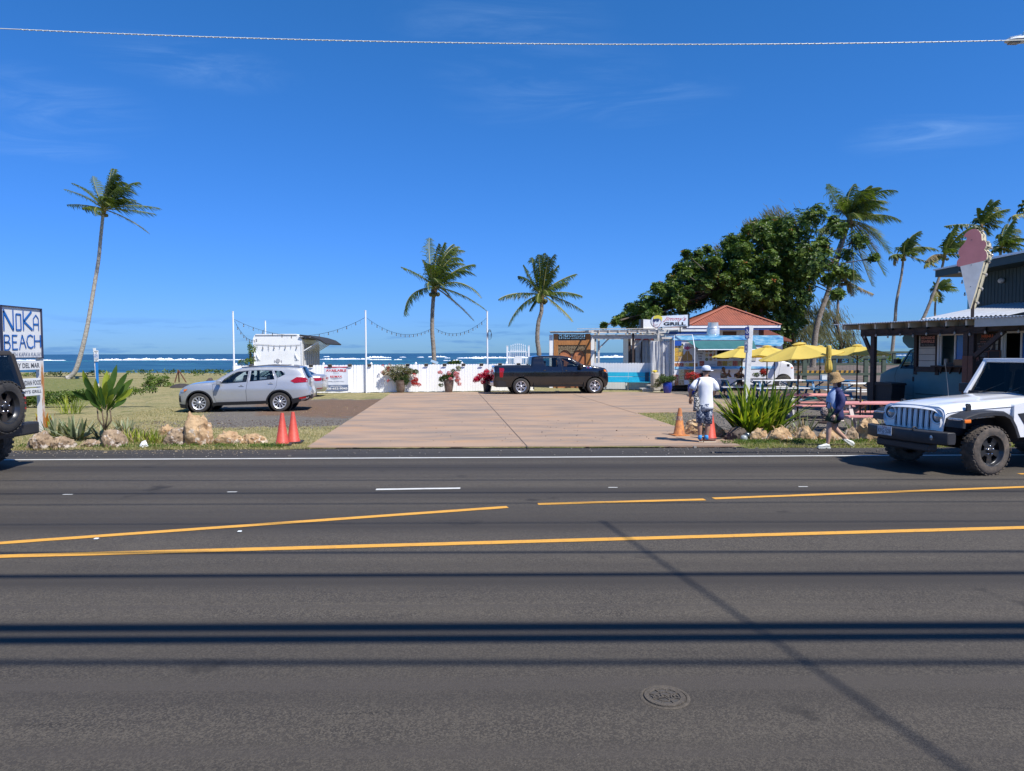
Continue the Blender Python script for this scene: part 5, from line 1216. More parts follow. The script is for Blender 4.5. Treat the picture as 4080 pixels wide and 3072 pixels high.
# awning
teal = M('teal_canvas',(.022,.12,.125),.75,var=.12,scale=3,bump=.2,bscale=6)
ax0,ax1 = px2x(2733),px2x(3000);nn = 30;vs = []
for i in range(nn+1):
    t = i/nn
    for j in range(7):
        s = j/6;x0__ = ax0+(ax1-ax0)*t+.45*s*(.5-t)*-0.0+(.30*s if t < .02 else 0);z = (zt-.10)-(.46)*s-.10*sin(pi*s)*(.5+.5*noise.noise((t*6,2,0)))-.02*sin(t*40)*s
        vs.append((x0__+.25*s*(1-2*t),-.06-1.35*s,z))
fs = [(i*7+j,i*7+j+1,(i+1)*7+j+1,(i+1)*7+j) for i in range(nn) for j in range(6)]
MB().add(vs,fs).build('awning',teal,ft,smooth=True)
MB().tube([(ax0+.25,-1.42,zt-.57),(ax1-.25,-1.42,zt-.57)],.025,8).tube([(px2x(2740),-1.4,0.02),(px2x(2740),-1.4,zt-.5),(px2x(2752),-.3,zt+.2),(px2x(2690),-.1,zt+.2)],.022,8).tube([(.02,-.12,.3),(.02,-.12,zt+.2)],.02,8).build('awning_pole',PW,ft)
# chassis, wheels and cab
S4 = (Y/FPX);cb0 = FW-.02
MB().box((FW*.5,1.1,zb-.12),(FW*.94,1.6,.16)).build('chassis',blackp,ft);MB().box((.12,.2,zb-.2),(.1,.1,.4)).box((3.2,.15,zb-.22),(.1,.1,.42)).build('support_jack',blackp,ft)
for x in (px2x(2800),): wheel(ft,x,-.0+.12,.40,.26,.2,rim_holes(6,.05,.15,.15,.22),silr)
MB().prism([(px2x(2800)+.56*cos(t),.40+.56*sin(t)) for t in [pi*k/14 for k in range(15)]]+[(px2x(2800)-.56,.25),(px2x(2800)+.56,.25)],-.012,.0).build('wheel_opening',MATS['well_black'],ft)
xw = px2x(3122)
cprof = [(px2x(3172),.42),(px2x(3170),.75),(px2x(3168),1.20),(px2x(3160),1.36),(px2x(3148),1.46),(px2x(3128),1.54),(px2x(3116),1.60),(px2x(3102),2.10),(px2x(3096),2.32),(px2x(3086),2.40),(cb0-.02,2.42),(cb0-.08,.5)]
cprof = cprof[::-1]
cc = Car(ft,cprof,.42,[(xw,.40,.50)],1.0,[(.3,-.04),(1.4,0),(2.4,-.14)],tf=(.0,.3),tr=(.12,.5),r=.08)
cc.mat = tw_
# the cab is built about y=0; shift it so that its near side is flush with the box
before = set(ft.children)
cc.side(tw_,[[(px2x(3090)+.04,1.62),(px2x(3090)+.02,2.26),(px2x(3097),2.24),(px2x(3110),1.64)]],[[(cb0+.0,.62),(cb0-.0,2.34),(px2x(3096),2.30),(px2x(3113),1.60),(px2x(3105),1.0),(px2x(3100),.62)]],GL_D)
cc.strip([(px2x(3097),px2x(3117),1.58,'windshield',GL_D,True)])
cc.patch('turn_signal',[(px2x(3153),1.18),(px2x(3161),1.18),(px2x(3161),1.24),(px2x(3153),1.24)],LENS_O,.012)
cc.patch('door_badge',[(px2x(3136),1.28),(px2x(3146),1.28),(px2x(3146),1.40),(px2x(3136),1.40)],blackp,.008)
wheel(ft,xw,-.84,.40,.26,.2,rim_holes(6,.05,.15,.15,.22),silr)
for o_ in set(ft.children)-before: o_.location.y += 1.0
mirror(ft,px2x(3106),-.1,1.75,blackp,-1,1.8)
# wing plastic curtain and entry between fence and truck
cn = thing('plastic_screen','tall shiny clear plastic sheet curtain hanging between the turquoise bench and the food truck','plastic screen',(at(2592,1500,37.4).x,37.4,0));w = at(2672,1500,37.4).x-cn.location.x
curtain('plastic_sheet',0,w*.92,at(2630,1510,37.4).z-.1,at(2630,1360,37.4).z,.10,cn,M('shiny_plastic',(.60,.61,.62),.18,var=.25,scale=2,bump=.5,bscale=5,coat=.6),8,60)
MB().box((w,.05,1.45),(.07,.07,2.7)).box((w/2,.06,at(2630,1360,37.4).z),(w,.06,.06)).box((w*.8,.1,at(2630,1347,37.4).z),(w*.55,.5,.10)).build('screen_frame',greyw,cn)
# steps
st_ = thing('wooden_steps','two grey timber steps below the plastic screen at the end of the turquoise bench','steps',(at(2555,1560,36.8).x,36.8,0))
for k in range(3): MB().box((.48+.32*k,.2+.0*k,.14+.17*k),(.95-.12*k,.9,.05)).build('tread',greyw,st_);MB().box((.48+.32*k,-.2,.07+.17*k),(.90-.12*k,.03,.12)).build('riser',greyw,st_)
bt = thing('cream_barrel','cream barrel with a yellow flower bunch on top beside the plastic screen','barrel',(at(2609,1530,36.3).x,36.3,.35));zt_ = at(2609,1487,36.3).z-.35
MB().lathe([(.001,0),(.20,0),(.22,zt_*.5),(.20,zt_),(.16,zt_+.03),(.001,zt_+.03)],20).build('barrel_body',M('cream_plastic',(.60,.52,.40),.5,var=.2),bt,auto=40)
m = MB()
for k in range(12): a = R.random()*6.3;m.tube([(0,0,zt_),(.10*cos(a),.1*sin(a),zt_+.13),(.18*cos(a),.18*sin(a),zt_+.06)],[.03,.035,.012],5)
m.build('flower_bunch',M('yellow_petal',(.66,.50,.03),.6),bt,smooth=True)
# ------------------------------------------------------------------ umbrellas and tables
yelc = M('umbrella_yellow',(.80,.62,.13),.75,var=.08,scale=3)
def canvas_mat(m):
    nt = m.node_tree;L = nt.links;b = nt.nodes['Principled BSDF'];out = nt.nodes['Material Output'];tr = nt.nodes.new('ShaderNodeBsdfTranslucent');tr.inputs[0].default_value = (.85,.62,.12,1)
    mx = nt.nodes.new('ShaderNodeMixShader');mx.inputs[0].default_value = .35;L.new(b.outputs[0],mx.inputs[1]);L.new(tr.outputs[0],mx.inputs[2]);L.new(mx.outputs[0],out.inputs[0])
canvas_mat(yelc)
polem = M('umbrella_pole',(.035,.022,.018),.5)
def umbrella(px,py_apex,Y,rad,drop,label,tilt=0,open_=True,rz=0.2,zt=None):
    p = at(px,py_apex,Y);u = thing('patio_umbrella',label,'umbrella',(p.x,Y,0),0,'yellow umbrellas over the picnic tables')
    z = p.z
    MB().tube([(0,0,0),(0,0,z-.05)],.026,10).build('pole',polem,u,smooth=True)
    m = MB();m.box((.0,-.03,1.28),(.07,.08,.12));m.build('crank_box',polem,u,bevel=.01)
    MB().lathe([(.001,0),(.25,0),(.25,.05),(.06,.08),(.06,.22),(.001,.22)],20).build('base',polem,u,auto=40)
    Q = Matrix.Rotation(tilt,3,'Y') @ Matrix.Rotation(rz,3,'Z');T = Vector((0,0,z))
    if open_:
        vs = [];n = 8;sub = 4;rings = [0.001,.12,.35,.6,.82,1.0]; 
        for i in range(n*sub):
            a = 2*pi*i/(n*sub);f = (i % sub)/sub;pull = cos(pi/n)/cos((f-.5)*2*pi/n)
            for r_ in rings:
                rr_ = rad*r_*(1-(1-pull)*1);sag = .04*sin(pi*f)*r_*rad;zz_ = -drop*(r_**1.12)-sag
                vs.append(Q @ Vector((rr_*cos(a),rr_*sin(a),zz_-.10))+T)
            vs.append(Q @ Vector((rad*pull*cos(a)*.995,rad*pull*sin(a)*.995,-drop-.14-.02*sin(pi*f)))+T)
        K = len(rings)+1;N = n*sub;fs = [(i*K+j,i*K+j+1,((i+1) % N)*K+j+1,((i+1) % N)*K+j) for i in range(N) for j in range(K-1)]
        o = MB().add(vs,fs).build('canopy',yelc,u,auto=25)
        vs = []; 
        for i in range(n*2):
            a = 2*pi*i/(n*2);f = (i % 2)
            for r_,dz in ((.001,-.03),(.11,-.058),(.165+.012*f,-.095)): vs.append(Q @ Vector((rad*r_*cos(a),rad*r_*sin(a),dz-.02))+T)
        N = n*2;fs = [(i*3+j,i*3+j+1,((i+1) % N)*3+j+1,((i+1) % N)*3+j) for i in range(N) for j in range(2)]
        MB().add(vs,fs).build('vent_cap',yelc,u,auto=25)
        for i in range(n):
            a = 2*pi*i/n;MB().tube([Q @ Vector((.05*cos(a),.05*sin(a),-.16))+T,Q @ Vector((rad*.97*cos(a),rad*.97*sin(a),-drop-.12))+T],.010,4).build('rib',polem,u)
            MB().tube([Q @ Vector((.04*cos(a),.04*sin(a),-.62))+T,Q @ Vector((rad*.5*cos(a),rad*.5*sin(a),-drop*.46-.14))+T],.009,4).build('strut',polem,u)
    else:
        m = MB();N = 24;vs = [];prof = [(.02,.05),(.05,.03),(.055,-.06),(.06,-.22),(.045,-.34),(.08,-.48),(.09,-.62),(.055,-.72),(.03,-.71)]
        for r_,dz in prof:
            for k in range(N): a = 2*pi*k/N;f = 1+.28*sin(8*a+dz*3);vs.append((r_*f*cos(a),r_*f*sin(a),z+dz-.1))
        fs = [(i*N+k,i*N+(k+1) % N,(i+1)*N+(k+1) % N,(i+1)*N+k) for i in range(len(prof)-1) for k in range(N)]
        m.add(vs,fs).build('folded_canopy',yelc,u,smooth=True);MB().lathe([(.05,z-.42),(.062,z-.44),(.05,z-.46)],12).build('tie',yelc,u)
    return u
umbrella(2957,1374,31.5,1.35,.42,'open yellow umbrella half behind the accessible parking post')
umbrella(3057,1370,31.0,1.30,.38,'open yellow umbrella second from the left, in front of the truck cab')
umbrella(3182,1356,21.2,1.22,.36,'largest open yellow umbrella, tilted, its pole through the pink table',tilt=radians(-7))
umbrella(3268,1371,33.5,1.0,.3,'yellow umbrella almost hidden behind the large tilted one')
umbrella(3303,1368,20.0,1,.3,'closed yellow umbrella with its cloth hanging in folds',open_=False)
umbrella(3417,1365,27.0,1.15,.34,'open yellow umbrella at the left post of the brown porch')
tblue = M('table_blue',(.035,.16,.33),.55,var=.2,scale=5,bump=.2,bscale=30);tlight = M('table_light_blue',(.16,.36,.58),.5,var=.2,scale=5);twhite = M('table_white',(.78,.80,.82),.45,var=.08,scale=5,bump=.1,bscale=30)
tpink = M('table_pink',(.68,.30,.27),.55,col2=(.58,.25,.23),scale=5,stretch=(.5,3,3),bump=.2,bscale=30);tcream = M('table_cream',(.52,.43,.38),.6,var=.25,scale=6)
def picnic(x,Y,rz,top,legm,brace,label,L=1.85,h=.76,legl=None):
    t = thing('picnic_table',label,'picnic table',(x,Y,0),rz,'picnic tables by the food trucks');t.scale = (1,1,1)
    for i in range(5):
        MB().box((0,-.30+.15*i,h-.02),(L*(1-.0),.142,.038)).build('top_plank',top,t,bevel=.004)
    for s in (-1,1):
        for i in (0,1): MB().box((0,s*(.62+.15*i),h*.60),(L,.142,.038)).build('bench_plank',top,t,bevel=.004)
        for xx in (-L*.36,L*.36):
            MB().bar((xx,s*.24,h-.05),(xx,s*.66,0),.04,.09,up=(1,0,0)).build('leg',legm,t)
        MB().bar((s*L*.10,0,h-.08),(s*L*.35,0,h*.52),.04,.09,up=(0,1,0)).build('brace',brace,t)
        MB().box((s*L*.36+.045,0,h*.58-.055),(.04,1.6,.09)).build('bench_support',legm,t);MB().box((s*L*.36-.045,0,h-.085),(.04,.72,.09)).build('top_support',legm,t)
    return t
def pt_(px,Y): return at(px,1500,Y).x
picnic(pt_(2962,31.6),31.6,.0,twhite,tblue,tblue,'white-topped picnic table on blue legs nearest the truck counter, two people seated',L=2.3,h=.86)
picnic(pt_(3092,30.6),30.6,.02,twhite,tblue,tblue,'white-topped picnic table on blue legs before the truck cab',L=2.25,h=.84)
picnic(pt_(3300,31.0),31.0,-.05,tblue,tblue,tblue,'all-blue picnic table below the closed umbrella',L=2.1,h=.80)
picnic(pt_(3420,28.5),28.5,0,twhite,tlight,tblue,'white-topped picnic table on light blue legs behind the woman',L=2.1,h=.78)
picnic(pt_(3228,21.4),21.4,-.06,tpink,tcream,tcream,'pink picnic table with cream legs left of the woman',L=2.0,h=.76)
picnic(pt_(3480,17.9),17.9,-.06,tpink,tcream,tcream,'pink picnic table with cream legs right of the woman, behind the aloe bed',L=1.85,h=.76)
bx = at(3283,1500,31.0);fb = thing('food_box','white takeaway box on the blue picnic table','box',(bx.x,31.0,.80));MB().box((0,0,.11),(.26,.2,.20)).build('box_body',white2,fb,bevel=.01);MB().box((0,0,.22),(.28,.22,.02)).build('box_lid',white,fb)
ump = MB().tube([(0,0,0),(0,0,1.15)],.022,8).build('umbrella_stub',polem,loc=(pt_(3430,17.8),17.8,0));tag(ump,'bare dark umbrella pole through the pink table right of the woman','pole')
m = MB();hx = at(3275,1560,28.5).x
for k in range(3): m.tube([(hx-.9+.9*t+.03*k,28.5-.25*sin(t*3+k)+.1*k,.04+.18*sin(min(t*2.6,pi))*(1 if k == 1 else .7)) for t in [i/12*1.3 for i in range(13)]],.022,6)
o = m.build('garden_hose',M('hose_green',(.03,.42,.26),.4),smooth=True);tag(o,'coiled bright green hose lying on the gravel beneath the blue picnic table','hose')
# ---- accessible parking post
p = at(2993,1298,17.2);q = at(2976,1600,17.2)
ap = thing('parking_post','leaning white timber post with blue accessible parking plates, in the lily bed','sign post',(q.x-.02,17.2,0));dx = (p.x-q.x)/(p.z-q.z)
MB().bar((-dx*q.z,0,0),(-dx*q.z+dx*p.z,0,p.z),.115,.115,up=(0,1,0)).build('post',white2,ap,bevel=.006)
def pl_at(px,py): v = at(px,py,17.12);return v.x-ap.location.x,v.z
bp_ = M('sign_blue',(.012,.025,.16),.4)
def wheelchair(par,x,z,s,mt,y):
    stroke(par,[(x-.1*s,z+.48*s),(x-.06*s,z+.1*s),(x+.2*s,z+.1*s),(x+.3*s,z-.3*s),(x+.42*s,z-.26*s)],.08*s,mt,y,'wheelchair_symbol')
    stroke(par,[(x+.28*s*cos(t)-.03*s,z-.12*s+.28*s*sin(t)) for t in [radians(130+k*21) for k in range(12)]],.07*s,mt,y,'wheelchair_symbol');stroke(par,[(x-.07*s,z+.28*s),(x+.17*s,z+.28*s)],.07*s,mt,y,'wheelchair_symbol')
    MB().prism(circ(x-.1*s,z+.56*s,.075*s,12),y-.003,y).build('wheelchair_symbol',mt,par)
x1,z1 = pl_at(2969.5,1303);x2,z2 = pl_at(2983,1349)
MB().box(((x1+x2)/2,-.09,(z1+z2)/2),(.10,.006,z1-z2)).build('sign_plate',bp_,ap,bevel=.002);wheelchair(ap,(x1+x2)/2,z1-.11,.10,WT,-.097);text('PARKING\nONLY',ap,(x1+x2)/2,z2+.045,.075,.055,WT,y=-.096,bold=.02)
x1,z1 = pl_at(2965,1359);x2,z2 = pl_at(2979.5,1405)
MB().box(((x1+x2)/2,-.09,(z1+z2)/2),(.09,.006,z1-z2)).build('sign_plate',M('sign_grey',(.16,.19,.24),.4),ap,bevel=.002);MB().box(((x1+x2)/2,-.094,(z1+z2)/2-.01),(.055,.004,.10)).build('sign_panel',bp_,ap);wheelchair(ap,(x1+x2)/2,(z1+z2)/2-.015,.06,WT,-.099);text('VAN\nPARKING',ap,(x1+x2)/2,z1-.045,.065,.05,WT,y=-.096);text('PERMIT',ap,(x1+x2)/2,z2+.03,.06,.02,WT,y=-.096)
# ---- green timber fences beyond the tables
gw = M('green_stain_timber',(.075,.105,.075),.75,var=.3,scale=4,bump=.3,bscale=20)
def rail_fence(Y,pxs,zt,zb,label,xe=None,rails=(1.0,0.06)):
    f_ = thing('rail_fence',label,'fence',(pt_(pxs[0],Y),Y,0));X0_ = f_.location.x;xs = [pt_(p_,Y)-X0_ for p_ in pxs]
    for x in xs: MB().box((x,0,zt/2),(.24,.16,zt)).build('post',gw,f_)
    for r_ in rails: z = zb+(zt-zb)*r_;MB().box(((xs[0]+xs[-1])/2,-.06,z-.05),(xs[-1]-xs[0]+.4,.12,.16)).build('rail',gw,f_)
    m = MB();W_ = xs[-1]-xs[0]
    for k in range(int(W_/.22)): m.box((xs[0]+.22*k,0,(zb+zt)/2),(.008,.008,zt-zb))
    for k in range(int((zt-zb)/.18)): m.box((xs[0]+W_/2,.01,zb+.18*k),(W_,.008,.008))
    m.build('wire_mesh',M('mesh_wire',(.10,.11,.10),.5),f_,kind='stuff')
rail_fence(44.0,(3145,3205,3322,3449,3520),at(3300,1421,44).z,at(3300,1492,44).z,'dark green post and rail fence with wire mesh behind the picnic tables')
rail_fence(58.0,(3130,3222,3288,3385,3470,3560,3640),at(3300,1402,58).z,at(3300,1452,58).z,'second green rail fence further back, along the top of the gravel bank')
bank = MB();vs = [];N = 60
for i in range(N+1):
    x = pt_(3090,46)+(pt_(3800,46)-pt_(3090,46))*i/N
    for j,(Y,z) in enumerate(((46,.0),(48,.25),(53,.75),(60,at(3300,1450,60).z),(70,at(3300,1450,60).z-.05))): vs.append((x*Y/46,Y,z+.12*noise.noise((x*.8,Y*.6,0))))
bank.add(vs,[(5*i+j,5*i+5+j,5*i+6+j,5*i+j+1) for i in range(N) for j in range(4)]);o = bank.build('gravel_bank',M('bank_gravel',(.16,.125,.105),.95,world=True,col2=(.08,.065,.06),scale=2.5,stretch=(.5,2,1),lo=.4,hi=.6,bump=.8,bscale=12,col3=(.30,.20,.12),s3=5,lo3=.62,hi3=.7),smooth=True);o['kind'] = 'structure'
kb = thing('striped_barrier','long low black and yellow striped barrier at the foot of the gravel bank','barrier',(pt_(3170,45.2),45.2,0));L_ = pt_(3425,45.2)-kb.location.x;z_ = at(3300,1490,45.2).z
nb = 26
for k in range(nb): MB().prism([(L_*k/nb,0),(L_*(k+1)/nb,0),(L_*(k+1)/nb+.06,.22),(L_*k/nb+.06,.22)],-.06,.06).build('barrier_segment',M('barrier_black',(.02,.02,.02),.7) if k % 2 else M('barrier_yellow',(.62,.34,.03),.7,var=.3),kb,loc=(0,0,z_))
m = MB();L2 = pt_(3640,36)-pt_(3180,36);m.prism([(0,0),(L2,0),(L2,.42),(0,.45)],0,.3);o = m.build('low_stone_wall',M('brown_kerb_stone',(.30,.22,.14),.9,var=.3,scale=3,bump=.5,bscale=12),loc=(pt_(3180,36),36,0));tag(o,'low brown stone edging wall behind the blue picnic tables','low wall')
# ---- porch of the ice-cream place
U = Vector((.375,-.927,0));NN = Vector((.927,.375,0));pa = atan2(U.y,U.x)
P0 = at(3479,1500,24.0);P0.z = 0
porch = thing('porch','dark brown timber porch with a corrugated iron roof at the right edge','porch',P0,pa)
# local frame: +x runs towards the road, +y away to the right (inwards)
def loc2(px,yl):   # local x at which column px is seen at local depth yl
    d = ray(px,1400);a = P0+NN*yl;k = d.x/d.y;return (a.x-k*a.y)/(k*U.y-U.x)
def zat(px,py,yl): x = loc2(px,yl);w_ = P0+NN*yl+U*x;return at(px,py,w_.y).z
zb_ = zat(3479,1340,0);zbt = zat(3479,1312,0);zev = zat(3400,1291,-.35)
xl = loc2(3433,0);xr_ = 9.0
MB().box((0,0,zb_/2),(.145,.145,zb_)).build('porch_post',brownw,porch,bevel=.008)
x2 = loc2(3858,0);MB().box((x2-.05,0,zb_/2),(.145,.145,zb_)).build('porch_post',brownw,porch,bevel=.008);MB().box((x2+.13,.0,zb_/2),(.145,.145,zb_)).build('porch_post',brownw,porch,bevel=.008)
MB().box((x2-.02,-.10,.95),(.16,.03,1.9)).box((x2+.14,-.10,.95),(.14,.03,1.9)).build('post_cladding',redbrown,porch,bevel=.006)
MB().box(((xl+x2+.55)/2,0,(zb_+zbt)/2),(x2+.55-xl,.14,zbt-zb_)).build('beam',brownw,porch,bevel=.01);MB().box(((x2+.6+xr_)/2,.0,(zb_+zbt)/2+.05),(xr_-x2-.6,.14,zbt-zb_)).build('beam',brownw,porch)
MB().bar((-.02,0,zb_-.72),(xl+.08,0,zb_+.02),.10,.10).build('knee_brace',brownw,porch);MB().bar((x2+.1,-.02,zb_-.75),(x2+1.05,-.02,zb_+.06),.10,.12).build('knee_brace',brownw,porch)
tan_ = M('tan_timber',(.74,.64,.47),.6,var=.15,scale=4); 
xs_ = xl-.35;k = 0
while xs_ < 8:
    MB().bar((xs_,-.42,zev-.12),(xs_,3.2,zev-.02),.05,.15).build('rafter',tan_,porch);xs_ += .62
MB().box(((xl-.3+x2+.3)/2,.12,zbt+.10),(x2+.6-xl,.03,.20)).build('soffit_board',M('soffit_tan',(.58,.49,.36),.7,var=.2),porch)
MB().box(((x2+.5+xr_)/2,-.46,zev-.12),(xr_-x2-.5,.04,.26)).build('fascia_board',M('fascia_cream',(.62,.59,.50),.6,var=.1),porch)
MB().bar((xl-.42,-.44,zev-.10),(xl-.42,3.2,zev-.0),.04,.17).build('barge_board',tan_,porch)
irn = M('iron_sheet',(.62,.64,.66),.35,metal=.5,var=.15,scale=3)
n_ = 620;vs = [];x_a = xl-.75;x_b = xr_
for i in range(n_+1):
    x = x_a+(x_b-x_a)*i/n_;dz = .016*sin(2*pi*x/.095);vs += [(x,-.52,zev+.0+dz),(x,3.3,zev+.13+dz),(x,-.52,zev-.012+dz)]
fs = [(3*i,3*i+3,3*i+4,3*i+1) for i in range(n_)]+[(3*i+2,3*i+5,3*i+3,3*i) for i in range(n_)]
MB().add(vs,fs).build('corrugated_roof',irn,porch,smooth=True)
bs = MB();bs.tube([(0,0,0),(0,0,-.07)],.02,6)
bb = MB();bb.lathe([(.001,-.165),(.022,-.155),(.032,-.125),(.022,-.085),(.014,-.065)],10)
sl = thing('string_lights','clear festoon bulbs hanging from black cord along the brown porch beam','string lights',P0,pa);f0 = None
for i in range(13):
    x = xl-.25+i*.46;z = zb_+.14-.05*(i % 2)
    if f0 is None: f0 = bs.build('socket',wiremat,sl,loc=(x,-.12,z));b0 = bb.build('bulb',M('bulb_glass',(.42,.38,.32),.1,coat=1),f0,smooth=True)
    else: c_ = share(f0,sl,(x,-.12,z));share(b0,c_)
m = MB()
for i in range(12): m.tube([(xl-.25+i*.46+.46*t,-.12,zb_+.13-.08*sin(pi*t)+.09*(t == 0)) for t in (0,.25,.5,.75,1)],.007,4,False)
m.build('cord',wiremat,sl)
for i in range(5): MB().box((.9+i*.62-.1,-.12,zbt+.02),(.05,.10,.14)).build('cord_clip',wiremat,sl)
# wall: food trailer body, boards, windows
wy = 1.2
def wl_(px): return loc2(px,wy)
def wz(px,py): return zat(px,py,wy)
shop = thing('icecream_truck','teal van with a timber-clad serving side lettered SEASIDE SWIRLS under the porch','food truck',P0,pa)
tealv = M('van_teal',(.10,.25,.275),.55,var=.18,scale=1.5,coat=.15,bump=.08,bscale=60)
xA = wl_(3645);xB = 8.0
winx = (wl_(3744),wl_(3848));zS = wz(3700,1481);zW0 = wz(3750,1455);zW1 = wz(3750,1337)
win2 = (wl_(3998),wl_(4085));w2z0 = wz(4000,1440);w2z1 = wz(4000,1328)
MB().prism([(xA,.45),(xB,.45),(xB,zS),(xA,zS)],wy,wy+2.1).build('body',tealv,shop,bevel=.03)
MB().box(((xA+xB)/2,wy-.01,.62),(xB-xA-.15,.02,.03)).build('body_seam',M('teal_dark',(.03,.09,.10),.6),shop)
siding = M('cream_siding',(.66,.61,.51),.65,var=.12,scale=3);trim_b = brownw
z_ = zS;hh_ = wz(3661,1330)
holes_ = [[(winx[0],zW0),(winx[1],zW0),(winx[1],zW1),(winx[0],zW1)],[(win2[0],w2z0),(win2[1],w2z0),(win2[1],w2z1),(win2[0],w2z1)]]
MB().prism([(xA,zS),(xB,zS),(xB,hh_+.35),(xA,hh_+.35)],wy+.03,wy+.08,holes_).build('wall_panel',trim_b,shop)
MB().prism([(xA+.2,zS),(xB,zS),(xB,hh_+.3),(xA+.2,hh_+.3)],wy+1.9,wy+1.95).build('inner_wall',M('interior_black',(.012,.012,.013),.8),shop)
def boards(xa,xb,za,zb2,n=5):
    for i in range(n):
        h_ = (zb2-za)/n;MB().box(((xa+xb)/2,wy+.005,za+h_*(i+.5)),(xb-xa,.03,h_-.012)).build('siding_board',siding,shop,bevel=.004)
boards(wl_(3662),wl_(3728),wz(3700,1462),wz(3700,1337),5)
boards(wl_(3884),wl_(3975),wz(3900,1462),wz(3900,1330),6)
MB().box(((xA+wl_(3742))/2,wy-.01,zS+.08),(wl_(3742)-xA,.05,.17)).build('base_trim',trim_b,shop);MB().box((xA+.04,wy-.01,(zS+hh_)/2),(.10,.05,hh_-zS+.2)).build('corner_trim',trim_b,shop);MB().box((wl_(3736),wy-.01,(zS+hh_)/2),(.12,.05,hh_-zS+.2)).build('corner_trim',trim_b,shop)
MB().box(((wl_(3735)+wl_(3990))/2,wy-.15,zS+.19),(wl_(3990)-wl_(3735),.34,.05)).build('counter',trim_b,shop,bevel=.008)
for i in range(7): x = wl_(3735)+.15+i*.32;MB().prism([(x-.07,zS+.16),(x+.07,zS+.16),(x,zS-.05)],wy-.06,wy-.01).build('shelf_bracket',trim_b,shop)
wf = M('window_white',(.80,.78,.72),.5)
for (xa,xb),za,zb2,mx_ in ((winx,zW0,zW1,True),(win2,w2z0,w2z1,False)):
    t_ = .055
    MB().box(((xa+xb)/2,wy-.01,zb2+t_/2),(xb-xa+.1,.07,t_)).box(((xa+xb)/2,wy-.01,za-t_/2),(xb-xa+.1,.07,t_)).box((xa-t_/2,wy-.01,(za+zb2)/2),(t_,.07,zb2-za)).box((xb+t_/2,wy-.01,(za+zb2)/2),(t_,.07,zb2-za)).box((xa+(xb-xa)*(.60 if mx_ else .82),wy,(za+zb2)/2),(.05,.04,zb2-za)).build('window_frame',wf,shop,bevel=.005)
    MB().box((xa+.03,wy+.02,(za+zb2)/2),(.05,.05,zb2-za)).build('sash',wf,shop)
    xm = xa+(xb-xa)*(.62 if mx_ else .84)
    MB().prism([(xm,za),(xb,za),(xb,zb2),(xm,zb2)],wy+.02,wy+.03).build('blue_pane',M('blue_poly_pane',(.02,.16,.52),.25,coat=.5,var=.1),shop)
pb = M('chalkboard',(.022,.022,.026),.6,var=.2,scale=6);pkt = M('lettering_pink',(.52,.24,.20),.6);cht = M('lettering_chalk',(.34,.34,.33),.7)
xa,xb,za,zb2 = wl_(3669),wl_(3731),wz(3700,1381),wz(3700,1337)
s1 = thing('seaside_sign','small black sign lettered SEASIDE SWIRLS in pink on the cream boards','sign',P0+NN*(wy-.03)+U*((xa+xb)/2)+Vector((0,0,(za+zb2)/2)),pa)
MB().box((0,0,0),(xb-xa,.02,zb2-za)).build('sign_board',pb,s1,bevel=.003)
w_ = xb-xa;h_ = zb2-za
text('SEASIDE',s1,0,h_*.30,w_*.88,h_*.27,pkt,y=-.014,bold=.05);text('SWIRLS',s1,0,-h_*.04,w_*.86,h_*.27,pkt,y=-.014,bold=.05);text('FOR THE BLESSED',s1,0,-h_*.36,w_*.8,h_*.12,cht,y=-.014)
xa,xb,za,zb2 = wl_(3893),wl_(3967),wz(3900,1458),wz(3900,1330)
s2 = thing('menu_board','tall black chalk menu board with MENU in orange on the porch wall','menu board',P0+NN*(wy-.035)+U*((xa+xb)/2)+Vector((0,0,(za+zb2)/2)),pa);w_ = xb-xa;h_ = zb2-za
MB().box((0,0,0),(w_,.02,h_)).build('board',pb,s2,bevel=.003);org = M('lettering_orange',(.58,.13,.06),.6)
text('MENU',s2,.05,h_*.42,w_*.62,h_*.09,org,y=-.014,bold=.05)
stroke(s2,[(-w_*.3+w_*.7*k/12,h_*.335+.012*(-1)**k) for k in range(13)],.008,pkt,-.014,'wavy_line')
for k,(t_,zf,mt,wf_) in enumerate((('SIZE',.25,pkt,.3),('BABY  $5  MED  $7',.19,cht,.62),('ICE CREAM',.11,pkt,.5),('vanilla  chocolate',.055,cht,.5),('twist  swirl',.01,cht,.4),('ACAI FRUIT',-.06,pkt,.58),('mango pine',-.115,cht,.4),('strawberry',-.155,cht,.4),('poppy',-.195,cht,.3),('COOKIE',-.27,cht,.3))): text(t_,s2,-w_*.12,h_*zf,w_*wf_,h_*.035,mt,y=-.014,bold=.01)
stroke(s2,[(w_*.30,-h_*.0),(w_*.22,h_*.12),(w_*.38,h_*.12),(w_*.30,0)],.01,MATS['cream_siding'],-.014,'cone_drawing');stroke(s2,[(w_*.22,h_*.12),(w_*.24,h_*.18),(w_*.33,h_*.20),(w_*.38,h_*.12),(w_*.28,h_*.05)],.01,MATS['cream_siding'],-.014,'cone_drawing')
s3 = thing('chalk_board','small wood-framed blackboard leaning on the counter right of the menu board','chalkboard',P0+NN*(wy-.10)+U*wl_(3972)+Vector((0,0,zS+.45)),pa);MB().box((0,0,0),(.34,.02,.46)).build('board',pb,s3);MB().box((.17,-.01,0),(.025,.03,.48)).box((-.17,-.01,0),(.025,.03,.48)).box((0,-.01,.23),(.36,.03,.025)).build('frame',redbrown,s3)
pk_ = MB(); 
for k in range(14): pk_.ball((R.uniform(-.09,.09),-.02,R.uniform(0,.32)),.035,6,4,(1,.3,1))
